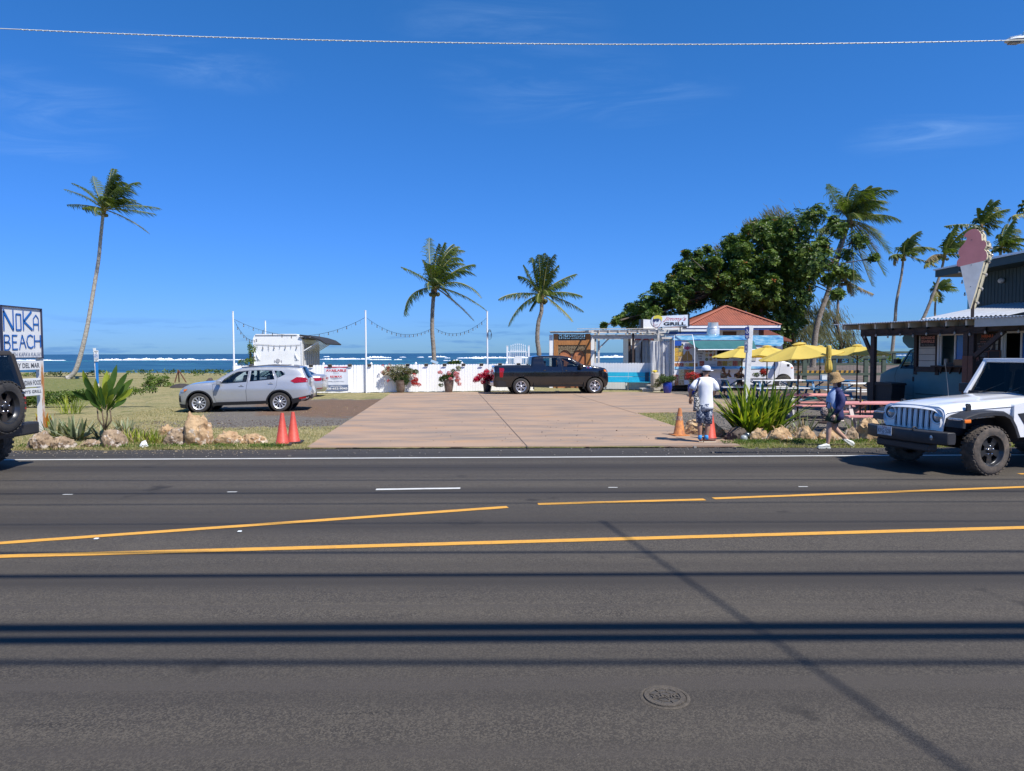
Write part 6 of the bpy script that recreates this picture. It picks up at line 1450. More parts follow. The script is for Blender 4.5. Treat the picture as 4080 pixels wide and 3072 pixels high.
o = pk_.build('swirl_cutout',pkt,loc=P0+NN*(wy-.10)+U*wl_(3899)+Vector((0,0,zS+.24)),smooth=True);tag(o,'pink swirl cut-out standing at the foot of the menu board','cut-out')
for nm,lab,px,w_,h_,mt in (('napkin_box','tan cardboard box on the counter right of the open window',3838,.30,.20,M('cardboard',(.33,.19,.10),.8)),('jar','clear jar of cones inside the open serving window',3782,.14,.22,M('jar_tan',(.34,.25,.15),.3,coat=.6)),('dark_case','low black case on the serving counter beside the tan box',3808,.28,.10,blackp)):
    o = MB(); 
    if nm == 'jar': o.lathe([(.001,0),(w_/2,0),(w_/2,h_*.8),(w_*.4,h_),(.001,h_)],14)
    else: o.box((0,0,h_/2),(w_,.22,h_))
    o = o.build(nm,mt,loc=P0+NN*(wy-.12)+U*wl_(px)+Vector((0,0,zS+.215)),auto=40);o.rotation_euler = (0,0,pa);tag(o,lab,nm.replace('_',' '))
# van cab, to the left of the box, facing away to the left
cx1 = xA+.05;Lc = 2.05
def VX(px): return wl_(px)
vp = [(VX(3495),wz(3495,1600)),(VX(3490),wz(3495,1560)),(VX(3494),wz(3495,1510)),(VX(3500),wz(3500,1488)),(VX(3540),wz(3540,1468)),(VX(3572),wz(3572,1458)),(VX(3606),wz(3606,1393)),(VX(3618),wz(3618,1389)),(cx1,wz(3645,1387)),(cx1,.45)]
vmin = min(p_[0] for p_ in vp);bef = set(shop.children)
vc = Car(shop,vp,wz(3520,1590),[((VX(3497)+VX(3570))/2,.40,.43)],1.0,[(.3,-.05),(1.3,0),(2.2,-.16)],tf=(.12,.5),tr=(0,.3),r=.10)
vc.mat = tealv
vc.side(tealv,[[(VX(3585),wz(3585,1468)),(VX(3611),wz(3611,1400)),(VX(3620),wz(3620,1397)),(cx1-.06,wz(3645,1396)),(cx1-.06,wz(3645,1470))]],[[(VX(3572),wz(3572,1470)),(VX(3608),wz(3608,1394)),(cx1-.01,wz(3645,1391)),(cx1-.01,wz(3645,1580)),(VX(3572),wz(3572,1565)),(VX(3565),wz(3565,1500))]],GLASS('van_glass',(.35,.45,.48)))
vc.strip([(VX(3573),VX(3606),wz(3572,1459)+.01,'windshield',GLASS('van_shield',(.5,.55,.55)),True)])
wheel(shop,(VX(3497)+VX(3570))/2,-.82,.39,.22,.21,rim_holes(6,.05,.15,.15,.22),silr)
for o_ in set(shop.children)-bef: o_.location.y += wy+1.0+.02
m = MB();m.prism([(VX(3592),wz(3592,1362)),(VX(3590),wz(3592,1345)),(VX(3598),wz(3598,1334)),(cx1,hh_+.05),(cx1,wz(3645,1391)),(VX(3615),wz(3615,1386))],wy+.05,wy+2.0);m.build('roof_cap',tealv,shop,bevel=.08)
mirror(shop,VX(3584),wy+.05,wz(3584,1440),blackp,-1,1.2);MB().box((VX(3640),wy+.02,wz(3640,1510)),(.07,.03,.16)).build('door_handle',blackp,shop,bevel=.01)
MB().lathe([(.18,-.012),(.195,0),(.18,.012),(.165,0),(.18,-.012)],20,'Y').build('steering_wheel',INT,shop,smooth=True,loc=(VX(3612),wy+.5,wz(3612,1450)),rot=(0,0,radians(60)));MB().box((cx1-.35,wy+1,1.15),(.5,1.6,.7)).build('seat',INT,shop,bevel=.05)
# dark bins
for k,(px,yy,s) in enumerate(((3512,.35,1.0),(3548,.30,1.12))):
    w0_ = P0+NN*yy+U*loc2(px,yy);h_ = at(px,1522,w0_.y).z
    b_ = thing('wheelie_bin','black rubbish bin in the shade beside the porch post, %s one' % ('left' if k == 0 else 'right, larger'),'bin',(w0_.x,w0_.y,0),pa,'black bins in the shade of the porch');m = MB();m.prism([(-.24*s,.02),(.24*s,.02),(.31*s,h_-.1),(-.31*s,h_-.1)],-.3,.3);m.build('bin_body',blackp,b_,bevel=.03);m = MB();m.prism([(-.35*s,h_-.1),(.33*s,h_-.1),(.30*s,h_-.03),(-.25*s,h_)],-.34,.34);m.build('bin_lid',blackp,b_,bevel=.02)
# ---- big ice-cream cone board on the porch roof
cyl = 1.1;cX = loc2(3875,cyl);cw = P0+NN*cyl+U*cX;Yc = cw.y
cone = thing('icecream_cone_board','big painted plywood soft-serve cone, pink swirl over pale cone, with bulbs around its edge','sign',(cw.x,Yc,0),radians(-30))
def cc_(px,py): v = at(px,py,Yc);return ((v.x-cw.x)*.86,v.z)
S8 = lambda x,y: cc_(3200+x*.4202,700+y*.4202)
pinkp = [S8(*q) for q in ((1478,856),(1458,840),(1460,808),(1470,785),(1492,765),(1475,735),(1473,712),(1480,690),(1510,655),(1530,632),(1548,605),(1553,588),(1545,572),(1522,575),(1535,545),(1565,520),(1600,503),(1635,503),(1665,522),(1688,560),(1690,600),(1692,618),(1715,620),(1733,640),(1735,665),(1722,690),(1712,702),(1735,728),(1742,765),(1735,795),(1712,812))]
whitep = [S8(*q) for q in ((1492,852),(1712,812),(1702,860),(1586,1258),(1578,1250))]
pink_m = M('cone_pink',(.50,.195,.20),.6,var=.15,scale=2);whit_m = M('cone_board_white',(.62,.62,.60),.6,col2=(.52,.52,.50),scale=3);crm = M('cone_cream',(.60,.53,.36),.6,var=.2)
for k,(dx_,dy_) in enumerate(((0,0),(.16,.38))):
    m = MB();m.prism([(x+dx_,z) for x,z in pinkp],dy_,dy_+.03);m.build('swirl_board',pink_m if k == 0 else M('cone_teal_edge',(.20,.40,.40),.6),cone)
    m = MB();m.prism([(x+dx_,z) for x,z in whitep],dy_,dy_+.03);m.build('cone_board',whit_m if k == 0 else crm,cone)
rim_ = pinkp[17:]+whitep[1:4]
m = MB();n = len(rim_);m.add([(x-.015,.04,z) for x,z in rim_]+[(x+.145,.37,z) for x,z in rim_],[(i,i+1,n+i+1,n+i) for i in range(n-1)]);m.build('edge_strip',crm,cone)
f0 = None
for i,t_ in enumerate([0,4,7,10,13]+list(range(15,n-1))):
    for k in range(3 if t_ > n-5 else 1):
        a,b_ = rim_[t_],rim_[t_+1];f = (k+.5)/(3 if t_ > n-5 else 1);x = a[0]+(b_[0]-a[0])*f;z = a[1]+(b_[1]-a[1])*f
        o_ = MB().tube([(0,0,0),(.05,-.01,-.02)],.018,6).build('socket',wiremat,cone,loc=(x+.05,.18,z));MB().ball((.095,-.02,-.04),.045,8,6).build('bulb',MATS['bulb_glass'],o_,smooth=True)
for q in ((1485,895),(1510,1000),(1535,1118),(1510,592),(1460,725)): x,z = S8(*q);o_ = MB().tube([(0,0,0),(0,0,.05)],.018,6).build('socket',wiremat,cone,loc=(x,.05,z));MB().ball((0,0,-.03),.032,8,6).build('bulb',MATS['bulb_glass'],o_,smooth=True)
m = MB();m.tube([(x+.07+.02*(-1)**i,.2,z) for i,(x,z) in enumerate(rim_)],.008,4,False);m.build('cord',wiremat,cone)
for q in ((1600,605),(1595,845),(1588,1050)): x,z = S8(*q);MB().prism(circ(x,z,.012,8),-.006,0).build('bolt',blackp,cone)
x,z = S8(1605,1180);m = MB();m.box((.02+x,.18,z-.35),(.09,.09,.9));m.build('support_post',brownw,cone)
# ---- dark green house behind
Y = 30.0;gx0 = at(3825,1200,Y).x; 
dg = thing('dark_green_house','dark green two-storey house with a deep flat eave behind the porch roof','house',(gx0,Y,0),0)
dgm = M('house_dark_green',(.024,.046,.046),.6,var=.2,scale=2);dgf = M('fascia_dark_green',(.018,.036,.034),.5)
hz = lambda px,py,yy=0: at(px,py,Y+yy).z
hX = lambda px,yy=0: at(px,1200,Y+yy).x-gx0
zr1 = hz(3830,1085); 
def quad_wall(name,mat,a,b_,z0,z1,th=.2):
    A_,B_ = Vector(a),Vector(b_);d_ = (B_-A_);L_ = d_.length;an_ = atan2(d_.y,d_.x);return MB().prism([(0,z0),(L_,z0),(L_,z1),(0,z1)],0,th).build(name,mat,dg,loc=(a[0],a[1],0),rot=(0,0,an_))
# eave runs towards the road on the right
d2 = 24.2
ex0,ex1 = at(3726,1100,Y).x-gx0,at(4120,1100,d2).x-gx0
zE = at(3726,1078,Y).z;zE2 = at(3726,1105,Y).z
m = MB();A_,B_ = Vector((ex0,0,0)),Vector((ex1,d2-Y,0));d_ = B_-A_;L_ = d_.length;an_ = atan2(d_.y,d_.x)
MB().prism([(0,zE2),(L_+4,zE2),(L_+4,zE),(0,zE)],0,5.5).build('eave',dgf,dg,loc=A_,rot=(0,0,an_),bevel=.02)
m = MB();m.prism([(-.05,zE),(L_+4,zE),(L_+4,zE+.10),(-.05,zE+.06)],-.06,5.6);m.build('roof',M('roof_white_metal',(.72,.74,.75),.4,metal=.2),dg,loc=A_,rot=(0,0,an_))
xw0 = 1.15
m = MB();wz0 = 2.0;m.prism([(xw0,wz0),(L_+4,wz0),(L_+4,zE2),(xw0,zE2)],1.0,1.2);m.build('wall',dgm,dg,loc=A_,rot=(0,0,an_))
for k in range(40): MB().box((xw0+.12+k*.20,.996,(wz0+zE2)/2),(.010,.012,zE2-wz0)).build('wall_groove',dgf,dg,loc=A_,rot=(0,0,an_))
MB().box((4.75,.96,zE2-.50),(1.5,.06,.50)).build('window_frame',dgf,dg,loc=A_,rot=(0,0,an_),bevel=.01);MB().box((4.75,.93,zE2-.50),(1.36,.02,.38)).build('window_pane',M('window_dark',(.03,.04,.05),.1,spec=.8),dg,loc=A_,rot=(0,0,an_))
m = MB();m.ball((2.75,.93,zE2-.42),.13,12,6,(1.2,.8,.8));m.build('wall_lamp',M('lamp_shell',(.5,.47,.42),.5),dg,loc=A_,rot=(0,0,an_),smooth=True)
MB().prism([(-.75,1.6),(xw0,1.6),(xw0,zE2-1.55),(-.35,zE2-1.55),(-.35,zE2-2.0),(-.75,zE2-2.0)],.9,3).build('deck_wall',dgm,dg,loc=A_,rot=(0,0,an_))
MB().box((xw0-.3,.95,zE2-.95),(.28,.04,1.0)).build('teal_panel',M('balcony_teal',(.10,.34,.36),.3),dg,loc=A_,rot=(0,0,an_))
MB().box((xw0+2.8,.97,zE2-1.72),(5.6,.03,.05)).build('belt_board',dgf,dg,loc=A_,rot=(0,0,an_))
# lower pale metal roof between
lr = thing('lean_to_roof','pale corrugated lean-to roof behind the ice-cream cone board','roof',P0+NN*2.2,pa)
z0_ = zat(3665,1266,2.2);n_ = 300;vs = [];xa = loc2(3660,2.2);xb = loc2(4010,2.2)
for i in range(n_+1):
    x = xa+(xb-xa)*i/n_;dz = .02*sin(2*pi*x/.15);vs += [(x,0,z0_-.05+dz),(x+.2,3.4,z0_+.52+dz)]
MB().add(vs,[(2*i,2*i+2,2*i+3,2*i+1) for i in range(n_)]).build('corrugated_sheet',irn,lr,smooth=True)
# ---- roadside sign at left
sx,y0_,y1_ = -11.75,16.42,17.82
ns = thing('beach_sign','tall white roadside sign lettered NOKA BEACH in blue with smaller boards beneath','sign',(sx,y0_,0),pi/2);SW = y1_-y0_
# local x runs away from the road (world +Y), the face looks to +X (local -y)
zt = 3.17-.0;zt = at(172,1230,y1_).z;zb = at(172,1427,y1_).z
paper = M('sign_paper',(.72,.73,.72),.5,col2=(.66,.67,.67),scale=3,bump=.1,bscale=5)
MB().box((SW/2,.04,(zt+zb)/2),(SW,.06,zt-zb)).build('sign_panel',paper,ns)
MB().box((SW/2,0,zt-.01),(SW+.03,.05,.025)).box((SW/2,0,zb+.01),(SW+.03,.05,.025)).box((0,0,(zt+zb)/2),(.035,.05,zt-zb)).box((SW,0,(zt+zb)/2),(.03,.05,zt-zb)).build('sign_frame',M('frame_navy',(.03,.035,.07),.5),ns)
nb_ = M('sign_lettering_blue',(.008,.12,.42),.5)
hh2 = zt-zb;yl = -.003
def S9(x,y):   # crop pixels of the sign face to local coordinates
    return ((x-10)/370*SW,zt-(y-100-(x-10)*.052)/ (472-0)*hh2)
def LN(pts,w,nm='lettering'): return stroke(ns,[S9(*p_) for p_ in pts],w*.72,nb_,yl,nm)
LN([(33,135),(33,325)],.055);LN([(33,150),(115,320)],.085);LN([(116,140),(116,325)],.05)
LN([(142,175),(142,320),(185,320),(185,178),(142,176)],.05)
LN([(208,145),(208,325)],.05);LN([(287,150),(212,240),(292,322)],.075)
LN([(303,325),(303,215),(328,180),(352,215),(352,325)],.035);LN([(303,268),(352,268)],.055)
LN([(32,362),(32,500)],.05);LN([(32,364),(70,368),(80,395),(65,425),(32,428)],.04);LN([(32,428),(75,432),(84,465),(68,495),(32,498)],.04)
LN([(104,364),(104,497)],.05);LN([(104,368),(148,370)],.045);LN([(104,428),(142,430)],.045);LN([(104,494),(150,494)],.045)
LN([(165,497),(192,366),(226,490)],.045);LN([(174,440),(214,438)],.04)
LN([(295,385),(270,368),(245,380),(234,425),(246,475),(272,490),(296,474)],.045)
LN([(308,370),(308,486)],.05);LN([(365,370),(365,486)],.05);LN([(308,425),(365,425)],.045)
x_,z_ = S9(212,545);text("NORTH KAPA'A KAUA'I",ns,SW*.52,zb+.10,SW*.90,.10,M('sign_lettering_slate',(.10,.14,.24),.5),y=yl)
rust = M('post_rusty',(.66,.66,.64),.6,col2=(.42,.17,.04),scale=3,stretch=(2,2,.4),lo=.50,hi=.62)
for x in (SW-.02,): MB().box((x,.06,zb/2),(.13,.11,zb)).build('sign_post',rust,ns)
gy = M('sign_lettering_grey',(.09,.10,.12),.5)
for t_,ya,yb2,xa_,xb_ in (('BAY DEL MAR',1438,1472,.20,.87),('INDIAN FOOD',1506,1540,.40,.90),("JIMMY'S GRILL",1545,1574,.28,.90)):
    za,zb3 = at(155,ya,y1_-.2).z,at(155,yb2,y1_-.2).z
    s_ = MB().box((SW/2-.08,-.02,(za+zb3)/2),(SW-.15,.04,za-zb3)).build('name_board',paper,ns,bevel=.003)
    text(t_,s_,SW*(xa_+xb_)/2,(za+zb3)/2,SW*(xb_-xa_),(za-zb3)*.55,gy,y=-.045,bold=.02)
# small parking notice
p = at(376,1390,45);q = at(388,1480,45)
pn = thing('parking_notice','small white parking notice on a white and blue post by the shore','sign',(q.x,45,0));MB().bar((.0,0,0),(p.x-q.x+.0,0,at(376,1387,45).z),.14,.09,up=(0,1,0)).build('post',white2,pn)
MB().bar((.03,-.06,.2),(.0,-.06,at(380,1436,45).z),.16,.02,up=(0,1,0)).build('blue_board',M('post_blue',(.02,.20,.55),.5),pn)
a,b_ = at(374,1396,44.9),at(393,1440,44.9);xm,zm,w_,h_ = (a.x+b_.x)/2-q.x,(a.z+b_.z)/2,b_.x-a.x,a.z-b_.z
MB().box((xm,-.10,zm),(w_,.01,h_)).build('notice_board',white,pn);text('PARKING\nFOR',pn,xm,zm+h_*.33,w_*.8,h_*.24,gy,y=-.11,bold=.02);text('NOKA\nBEACH',pn,xm,zm,w_*.8,h_*.30,nb_,y=-.11,bold=.03);text('CUSTOMERS\nONLY',pn,xm,zm-h_*.34,w_*.85,h_*.22,gy,y=-.11,bold=.02)
# A-board frame on the grass
p = g(712,1525);af = thing('trestle','small brown A-shaped trestle frame on the grass before the sea','trestle',(p.x,p.y,0));h_ = at(716,1474,p.y).z
MB().bar((-.28,0,0),(.0,0,h_),.06,.06,up=(0,1,0)).bar((.45,.2,0),(.0,0,h_),.06,.06,up=(0,1,0)).bar((-.2,.5,0),(.0,0,h_),.06,.06,up=(0,1,0)).build('leg',redbrown,af)
# ---- traffic cones
orange = M('cone_red_orange',(.56,.075,.045),.55,col2=(.44,.05,.035),scale=6,lo=.4,hi=.7,col3=(.55,.25,.2),s3=30,lo3=.62,hi3=.68,bump=.1);rusto = M('cone_faded_orange',(.58,.22,.06),.7,col2=(.36,.13,.05),scale=9,lo=.42,hi=.6,bump=.2);baseb = M('cone_base_black',(.03,.03,.03),.8,var=.4)
def cone_(px,py,h,mt,bm_,label,tilt=(0,0,0),collar=False,base=.40):
    p = g(px,py,.02);c_ = thing('traffic_cone',label,'traffic cone',(p.x,p.y,.03),0,'traffic cones beside the drive');c_.rotation_euler = tilt
    MB().prism(rrect(-base/2,-base/2,base/2,base/2,.04),0,.025).build('base',bm_,c_,rot=(pi/2,0,0),bevel=.005).location.z = .0
    MB().lathe([(.150,.012),(.145,.04),(.135,.05),(.038,h-.02),(.03,h),(.022,h),(.022,h-.05)],24).build('cone_body',mt,c_,auto=50)
    if collar: MB().lathe([(.084,.37),(.070,.47)],24).build('worn_collar',M('collar_pale',(.52,.36,.26),.6,col2=(.30,.14,.08),scale=14,lo=.4,hi=.6),c_,smooth=True)
cone_(1125,1773,.70,orange,baseb,'tall red-orange traffic cone left of the drive, the left and nearer of two',(0,.01,.3))
cone_(1170,1764,.69,orange,baseb,'tall red-orange traffic cone with a scuffed tip, right behind the first',(0,-.01,.1))
cone_(2706,1736,.66,rusto,rusto,'old faded orange traffic cone with a pale collar left of the man',(0,.02,.2),True)
cone_(2829,1750,.70,orange,baseb,'red-orange traffic cone standing right behind the man in the white shirt',(0,.02,.5))
# ---- manhole
p = g(2648,2777);mh = thing('manhole_cover','small round iron cover cast with WATER in the near lane','manhole cover',(p.x,p.y,0),radians(188))
iron = M('cover_iron',(.10,.083,.062),.8,var=.35,scale=20,bump=.5,bscale=80);r_ = .128
MB().lathe([(r_*1.0,.003),(r_*1.10,.006),(r_*1.16,.001)],40).build('ring',iron,mh,smooth=True)
MB().lathe([(.001,.002),(r_*.95,.002),(r_*.95,-.02)],40).build('cover',M('cover_dark',(.075,.068,.06),.8,var=.4,scale=30),mh)
m = MB();m.lathe([(r_*.70,.003),(r_*.72,.008),(r_*.93,.008),(r_*.94,.003)],40);m.lathe([(r_*.40,.003),(r_*.41,.006),(r_*.46,.006),(r_*.47,.003)],30)
for k in range(8): a = pi*k/4+.3;m.bar((r_*.45*cos(a),r_*.45*sin(a),.005),(r_*.74*cos(a),r_*.74*sin(a),.005),.008,.005)
for k in range(2): a = pi/2*k+.3;m.bar((-r_*.42*cos(a),-r_*.42*sin(a),.004),(r_*.42*cos(a),r_*.42*sin(a),.004),.008,.004)
m.build('raised_ribs',iron,mh);text('WATER',mh,0,0,r_*1.3,r_*.34,iron,rot=(-pi/2,0,0),bold=.04,y=0).location = (0,.0,.0085)
# ---- street lamp head and overhead wires
Y = 11.0;a = at(4003,170,Y);lp = thing('street_lamp','white street lamp head reaching in at the top right corner','street lamp',(a.x+3.0,Y,0));Xo = -3.0;z0 = a.z
lw = M('lamp_white',(.70,.72,.70),.35); 
lamp = MB();st = [(0,.004,.01),(.03,.06,.022),(.12,.10,.045),(.28,.11,.06),(.42,.09,.06),(.52,.05,.05)];vs = []
for x,w_,h_ in st:
    for k in range(12): t = 2*pi*k/12;vs.append((Xo+x,w_*cos(t),z0+.02+x*.05+h_*sin(t)*(1 if sin(t) > 0 else .55)))
lamp.add(vs,[(i*12+k,i*12+(k+1) % 12,(i+1)*12+(k+1) % 12,(i+1)*12+k) for i in range(5) for k in range(12)]);lamp.build('lamp_head',lw,lp,smooth=True)
MB().box((Xo+.14,0,z0-.008),(.15,.11,.02)).build('lamp_lens',M('lamp_lens',(.30,.27,.22),.3),lp,bevel=.01)
MB().lathe([(.028,0),(.030,.05),(.02,.085),(.001,.095)],14,c=(Xo+.30,0,z0+.08)).build('photocell',M('photocell_blue',(.35,.55,.65),.4),lp,smooth=True)
for k in range(6): MB().box((Xo+.06+.03*k,0,z0+.055+.006*k),(.006,.10,.03)).build('cooling_fin',lw,lp)
MB().tube([(Xo+.45,0,z0+.05),(-1.5,0,z0+.1),(-.2,0,z0-.1),(0,0,z0-.6)],.045,8).tube([(0,0,0),(0,0,z0-.3)],[.14,.10],10).build('lamp_pole',steel,lp,smooth=True)
wires = []
def wire(name,label,pts,r,mat=None,twist=False,group=None):
    a,b_ = Vector(pts[0]),Vector(pts[-1]);d_ = b_-a;P_ = [a+d_*t+Vector((0,0,-pts[1]*4*t*(1-t))) for t in [i/40 for i in range(41)]]
    m = MB();m.tube(P_,r,8 if not twist else 6)
    if twist:
        N = 3000;hp = []; 
        for i in range(N+1):
            t = .38+.24*i/N;q = a+d_*t+Vector((0,0,-pts[1]*4*t*(1-t)));ph = t*d_.length/.09*2*pi;hp.append(q+Vector((0,cos(ph),sin(ph)))*r*1.15)
        m.tube(hp,r*.55,4,False)
    o = m.build(name,mat or wiremat,smooth=True);return tag(o,label,'cable',group)
Yw = 9.5;A_,B_ = at(0,114,Yw+.1),at(4080,160,Yw);mid = at(2040,167,Yw)
d_ = B_-A_;A2 = A_-d_*1.5;B2 = B_+d_*1.5;sag_full = (A_.z+B_.z)/2-mid.z
wire('bright_cable','bright twisted overhead cable crossing the sky near the top',(Vector((A2.x,A2.y,A_.z-d_.z*1.5+sag_full*4*3.75)),sag_full*16,Vector((B2.x,B2.y,B_.z+d_.z*1.5+sag_full*4*3.75))),.0062,M('bright_strand',(.74,.74,.64),.35,metal=.0),twist=True)
shad = [(2204,2197,8.6,.028),(2297,2283,9.2,.045),(2503,2493,8.2,.075),(2552,2535,8.0,.07),(2640,2640,9.8,.035),(1915,1910,9.0,.022),(1968,1958,9.6,.022),(2012,1998,9.3,.018),(2090,2076,10.2,.018)]
for k,(ya,yb2,h,r) in enumerate(shad):
    q0,q1 = g(0,ya),g(4080,yb2);off = SUNV/SUNV.z*h;a,b_ = q0+off,q1+off;d_ = b_-a
    wire('power_line','overhead power line casting ' + ('the thin dark shadow just below the near yellow line','the bold shadow line between the yellow line and the thick pair','the upper one of the two thick shadows','the lower one of the two thick shadows','the soft faint shadow nearest the camera','the faint shadow nearest the white edge line','the faint shadow just below the white dash','the very faint shadow above the yellow taper','the very faint shadow crossing the yellow taper')[k],(a-d_*2,.0,b_+d_*2),r,group='power lines above the road')
q0,q1 = g(2398,2075),g(3836,3072);off = SUNV/SUNV.z*9.5;a,b_ = q0+off,q1+off;d_ = b_-a
wire('service_drop','black service cable slanting across the road above the camera',(a,.0,b_+d_*1.5),.022)
# ------------------------------------------------------------------ people
def skinned(name,V,E,mat,parent,lv=2,extra=None,rootv=0):
    """V: list of (x,y,z,rx,ry); E: edges; grows one continuous surface"""
    me = bpy.data.meshes.new(name);me.from_pydata([v[:3] for v in V],E,[]);o = bpy.data.objects.new(name,me);COL.objects.link(o)
    sk = o.modifiers.new('s','SKIN');sk.use_smooth_shade = True;sk.branch_smoothing = .4
    if not me.skin_vertices: me.skin_vertices.new() if hasattr(me.skin_vertices,'new') else None
    for i,v in enumerate(V): d = me.skin_vertices[0].data[i];d.radius = (v[3],v[4] if len(v) > 4 else v[3]);d.use_root = (i == rootv)
    sb = o.modifiers.new('b','SUBSURF');sb.levels = lv;sb.render_levels = lv
    dg_ = bpy.context.evaluated_depsgraph_get();m2 = bpy.data.meshes.new_from_object(o.evaluated_get(dg_));m2.name = name
    bpy.data.objects.remove(o)
    m2.materials.clear();m2.materials.append(mat)
    if extra:
        bm = bmesh.new();bm.from_mesh(m2);t = bpy.data.meshes.new('t');t.from_pydata(extra.v,[],extra.f);bm.from_mesh(t);bmesh.ops.recalc_face_normals(bm,faces=bm.faces);bm.to_mesh(m2);bm.free();bpy.data.meshes.remove(t)
    m2.polygons.foreach_set('use_smooth',[True]*len(m2.polygons));m2.update()
    ob = bpy.data.objects.new(name,m2);link(ob,parent);return ob
def hand(mb,wrist,pdir,side,s=1.0):
    """palm plus four fingers and a thumb added to a mesh"""
    w = Vector(wrist);d = Vector(pdir).normalized();sd = Vector(side).normalized();nrm = d.cross(sd)
    mb.tube([w-d*.01*s,w+d*.045*s,w+d*.085*s],[.024*s,.036*s,.030*s],8)
    for k,L in enumerate((.068,.076,.070,.055)):
        b_ = w+d*.08*s+sd*(.026-.0175*k)*s;mb.tube([b_,b_+d*L*.45*s+nrm*.008*s,b_+d*L*.8*s+nrm*.024*s,b_+d*L*s+nrm*.038*s],[.0095*s,.009*s,.008*s,.006*s],6)
    b_ = w+d*.02*s+sd*.026*s;mb.tube([b_,b_+d*.03*s+sd*.025*s+nrm*.012*s,b_+d*.06*s+sd*.028*s+nrm*.026*s],[.012*s,.010*s,.007*s],6)
def face(mb,hc,f,s=1.0):
    """nose and ears; hc head centre, f facing direction"""
    hc = Vector(hc);f = Vector(f).normalized();sd = f.cross(Vector((0,0,1)))
    mb.tube([hc+f*.080*s+Vector((0,0,.02)),hc+f*.105*s+Vector((0,0,-.012)),hc+f*.086*s+Vector((0,0,-.022))],[.009,.015,.010],6)
    for k in (-1,1): mb.ball(hc+sd*k*.078*s-f*.004,.026,8,6,(.45,.9,1.2))
    mb.tube([hc+f*.086*s+sd*.022+Vector((0,0,-.052)),hc+f*.094*s+Vector((0,0,-.05)),hc+f*.086*s-sd*.022+Vector((0,0,-.052))],.006,5)
eyem = M('eye_dark',(.02,.015,.015),.3)
def eyes(parent,hc,f):
    hc = Vector(hc);f = Vector(f).normalized();sd = f.cross(Vector((0,0,1)))
    for k in (-1,1): p_ = hc+f*.083+sd*k*.030+Vector((0,0,.012));MB().ball(p_,.010,8,6).build('eye',eyem,parent,smooth=True)
ftee = M('tee_white',(.78,.79,.81),.8,bump=.3,bscale=5,bdist=.03);nav = M('shorts_pattern',(.05,.07,.12),.8,col2=(.42,.45,.50),scale=22,lo=.50,hi=.56);sockb = M('sock_blue',(.03,.26,.60),.8);shoebr = M('shoe_brown',(.14,.05,.035),.7);sole = M('sole_pale',(.55,.48,.36),.7)
def shoe(parent,x,y,z,ang,L=.27,mt=shoebr,pitch=0,sm=sole):
    o = thing('x','x','x');bpy.data.objects.remove(o)
    m = MB();st = [(-.42,.028,.03),(-.36,.036,.075),(-.18,.038,.085),(.0,.040,.070),(.2,.046,.05),(.38,.044,.042),(.5,.026,.025)];n = 10;vs = []
    for a,w_,h_ in st:
        for k in range(n): t = 2*pi*k/n;vs.append((a*L,w_*cos(t),.022+max(h_*(.5+.5*sin(t)),0)))
    m.add(vs,[(i*n+k,i*n+(k+1) % n,(i+1)*n+(k+1) % n,(i+1)*n+k) for i in range(len(st)-1) for k in range(n)]+[tuple(range(n)),tuple((len(st)-1)*n+k for k in range(n-1,-1,-1))])
    s_ = m.build('shoe',mt,parent,smooth=True,loc=(x,y,z),rot=(0,pitch,ang));MB().prism([(-.44*L,0),(.48*L,0),(.54*L,.022),(-.45*L,.024)],-.042,.042).build('sole',sm,s_,bevel=.008);return s_
# the man in the white shirt, seen from behind
fx = at(2804,1774,15.75);man = thing('person','man seen from behind in white T-shirt, white cap and patterned shorts','person',(fx.x,15.75,.034));K = 1.0
V = [(0.03,0,.93,.135,.10),(.03,.0,1.08,.125,.09),(.02,-.01,1.25,.12,.08),(.02,-.01,1.36,.09,.06),(.03,.0,1.455,.052,.052),(.035,.015,1.52,.062,.07),(.04,.02,1.585,.078,.092),(.04,.015,1.645,.062,.078),
     (-.15,-.01,1.345,.045,.045),(-.25,-.03,1.25,.048,.045),(-.325,-.04,1.115,.041,.04),(-.29,.06,.98,.03,.03),
     (.19,-.01,1.345,.045,.045),(.225,.0,1.22,.046,.045),(.235,.02,1.08,.040,.04),(.20,.20,1.02,.03,.03),
     (-.065,0,.84,.085,.09),(-.085,.0,.63,.075,.08),(-.085,.01,.46,.054,.056),(-.095,-.01,.33,.056,.06),(-.085,.0,.10,.034,.036),
     (.105,0,.84,.085,.09),(.095,.0,.63,.075,.08),(.085,.0,.46,.054,.056),(.085,-.01,.33,.056,.06),(.055,.0,.10,.034,.036),(-.075,.03,.04,.03,.03),(.07,.03,.04,.03,.03)]
E = [(0,1),(1,2),(2,3),(3,4),(4,5),(5,6),(6,7),(3,8),(8,9),(9,10),(10,11),(3,12),(12,13),(13,14),(14,15),(0,16),(16,17),(17,18),(18,19),(19,20),(0,21),(21,22),(22,23),(23,24),(24,25),(20,26),(25,27)]
ex_ = MB();hand(ex_,(-.285,.075,.965),(.1,.5,-.5),(1,0,0));hand(ex_,(.19,.22,1.015),(-.5,.6,0),(0,0,1));hf = Vector((.93,.37,0));face(ex_,(.045,.02,1.575),hf)
skinned('body',V,E,skin,man,extra=ex_);eyes(man,(.045,.02,1.575),hf)
m = loft([(.025,0,.735,.182,.132),(.028,0,.80,.174,.128),(.03,0,.95,.160,.118),(.028,0,1.10,.160,.112),(.025,-.005,1.25,.176,.116),(.022,-.01,1.33,.184,.108),(.022,-.01,1.385,.155,.092),(.025,-.005,1.425,.095,.075),(.03,0,1.45,.064,.062)],28,.07)
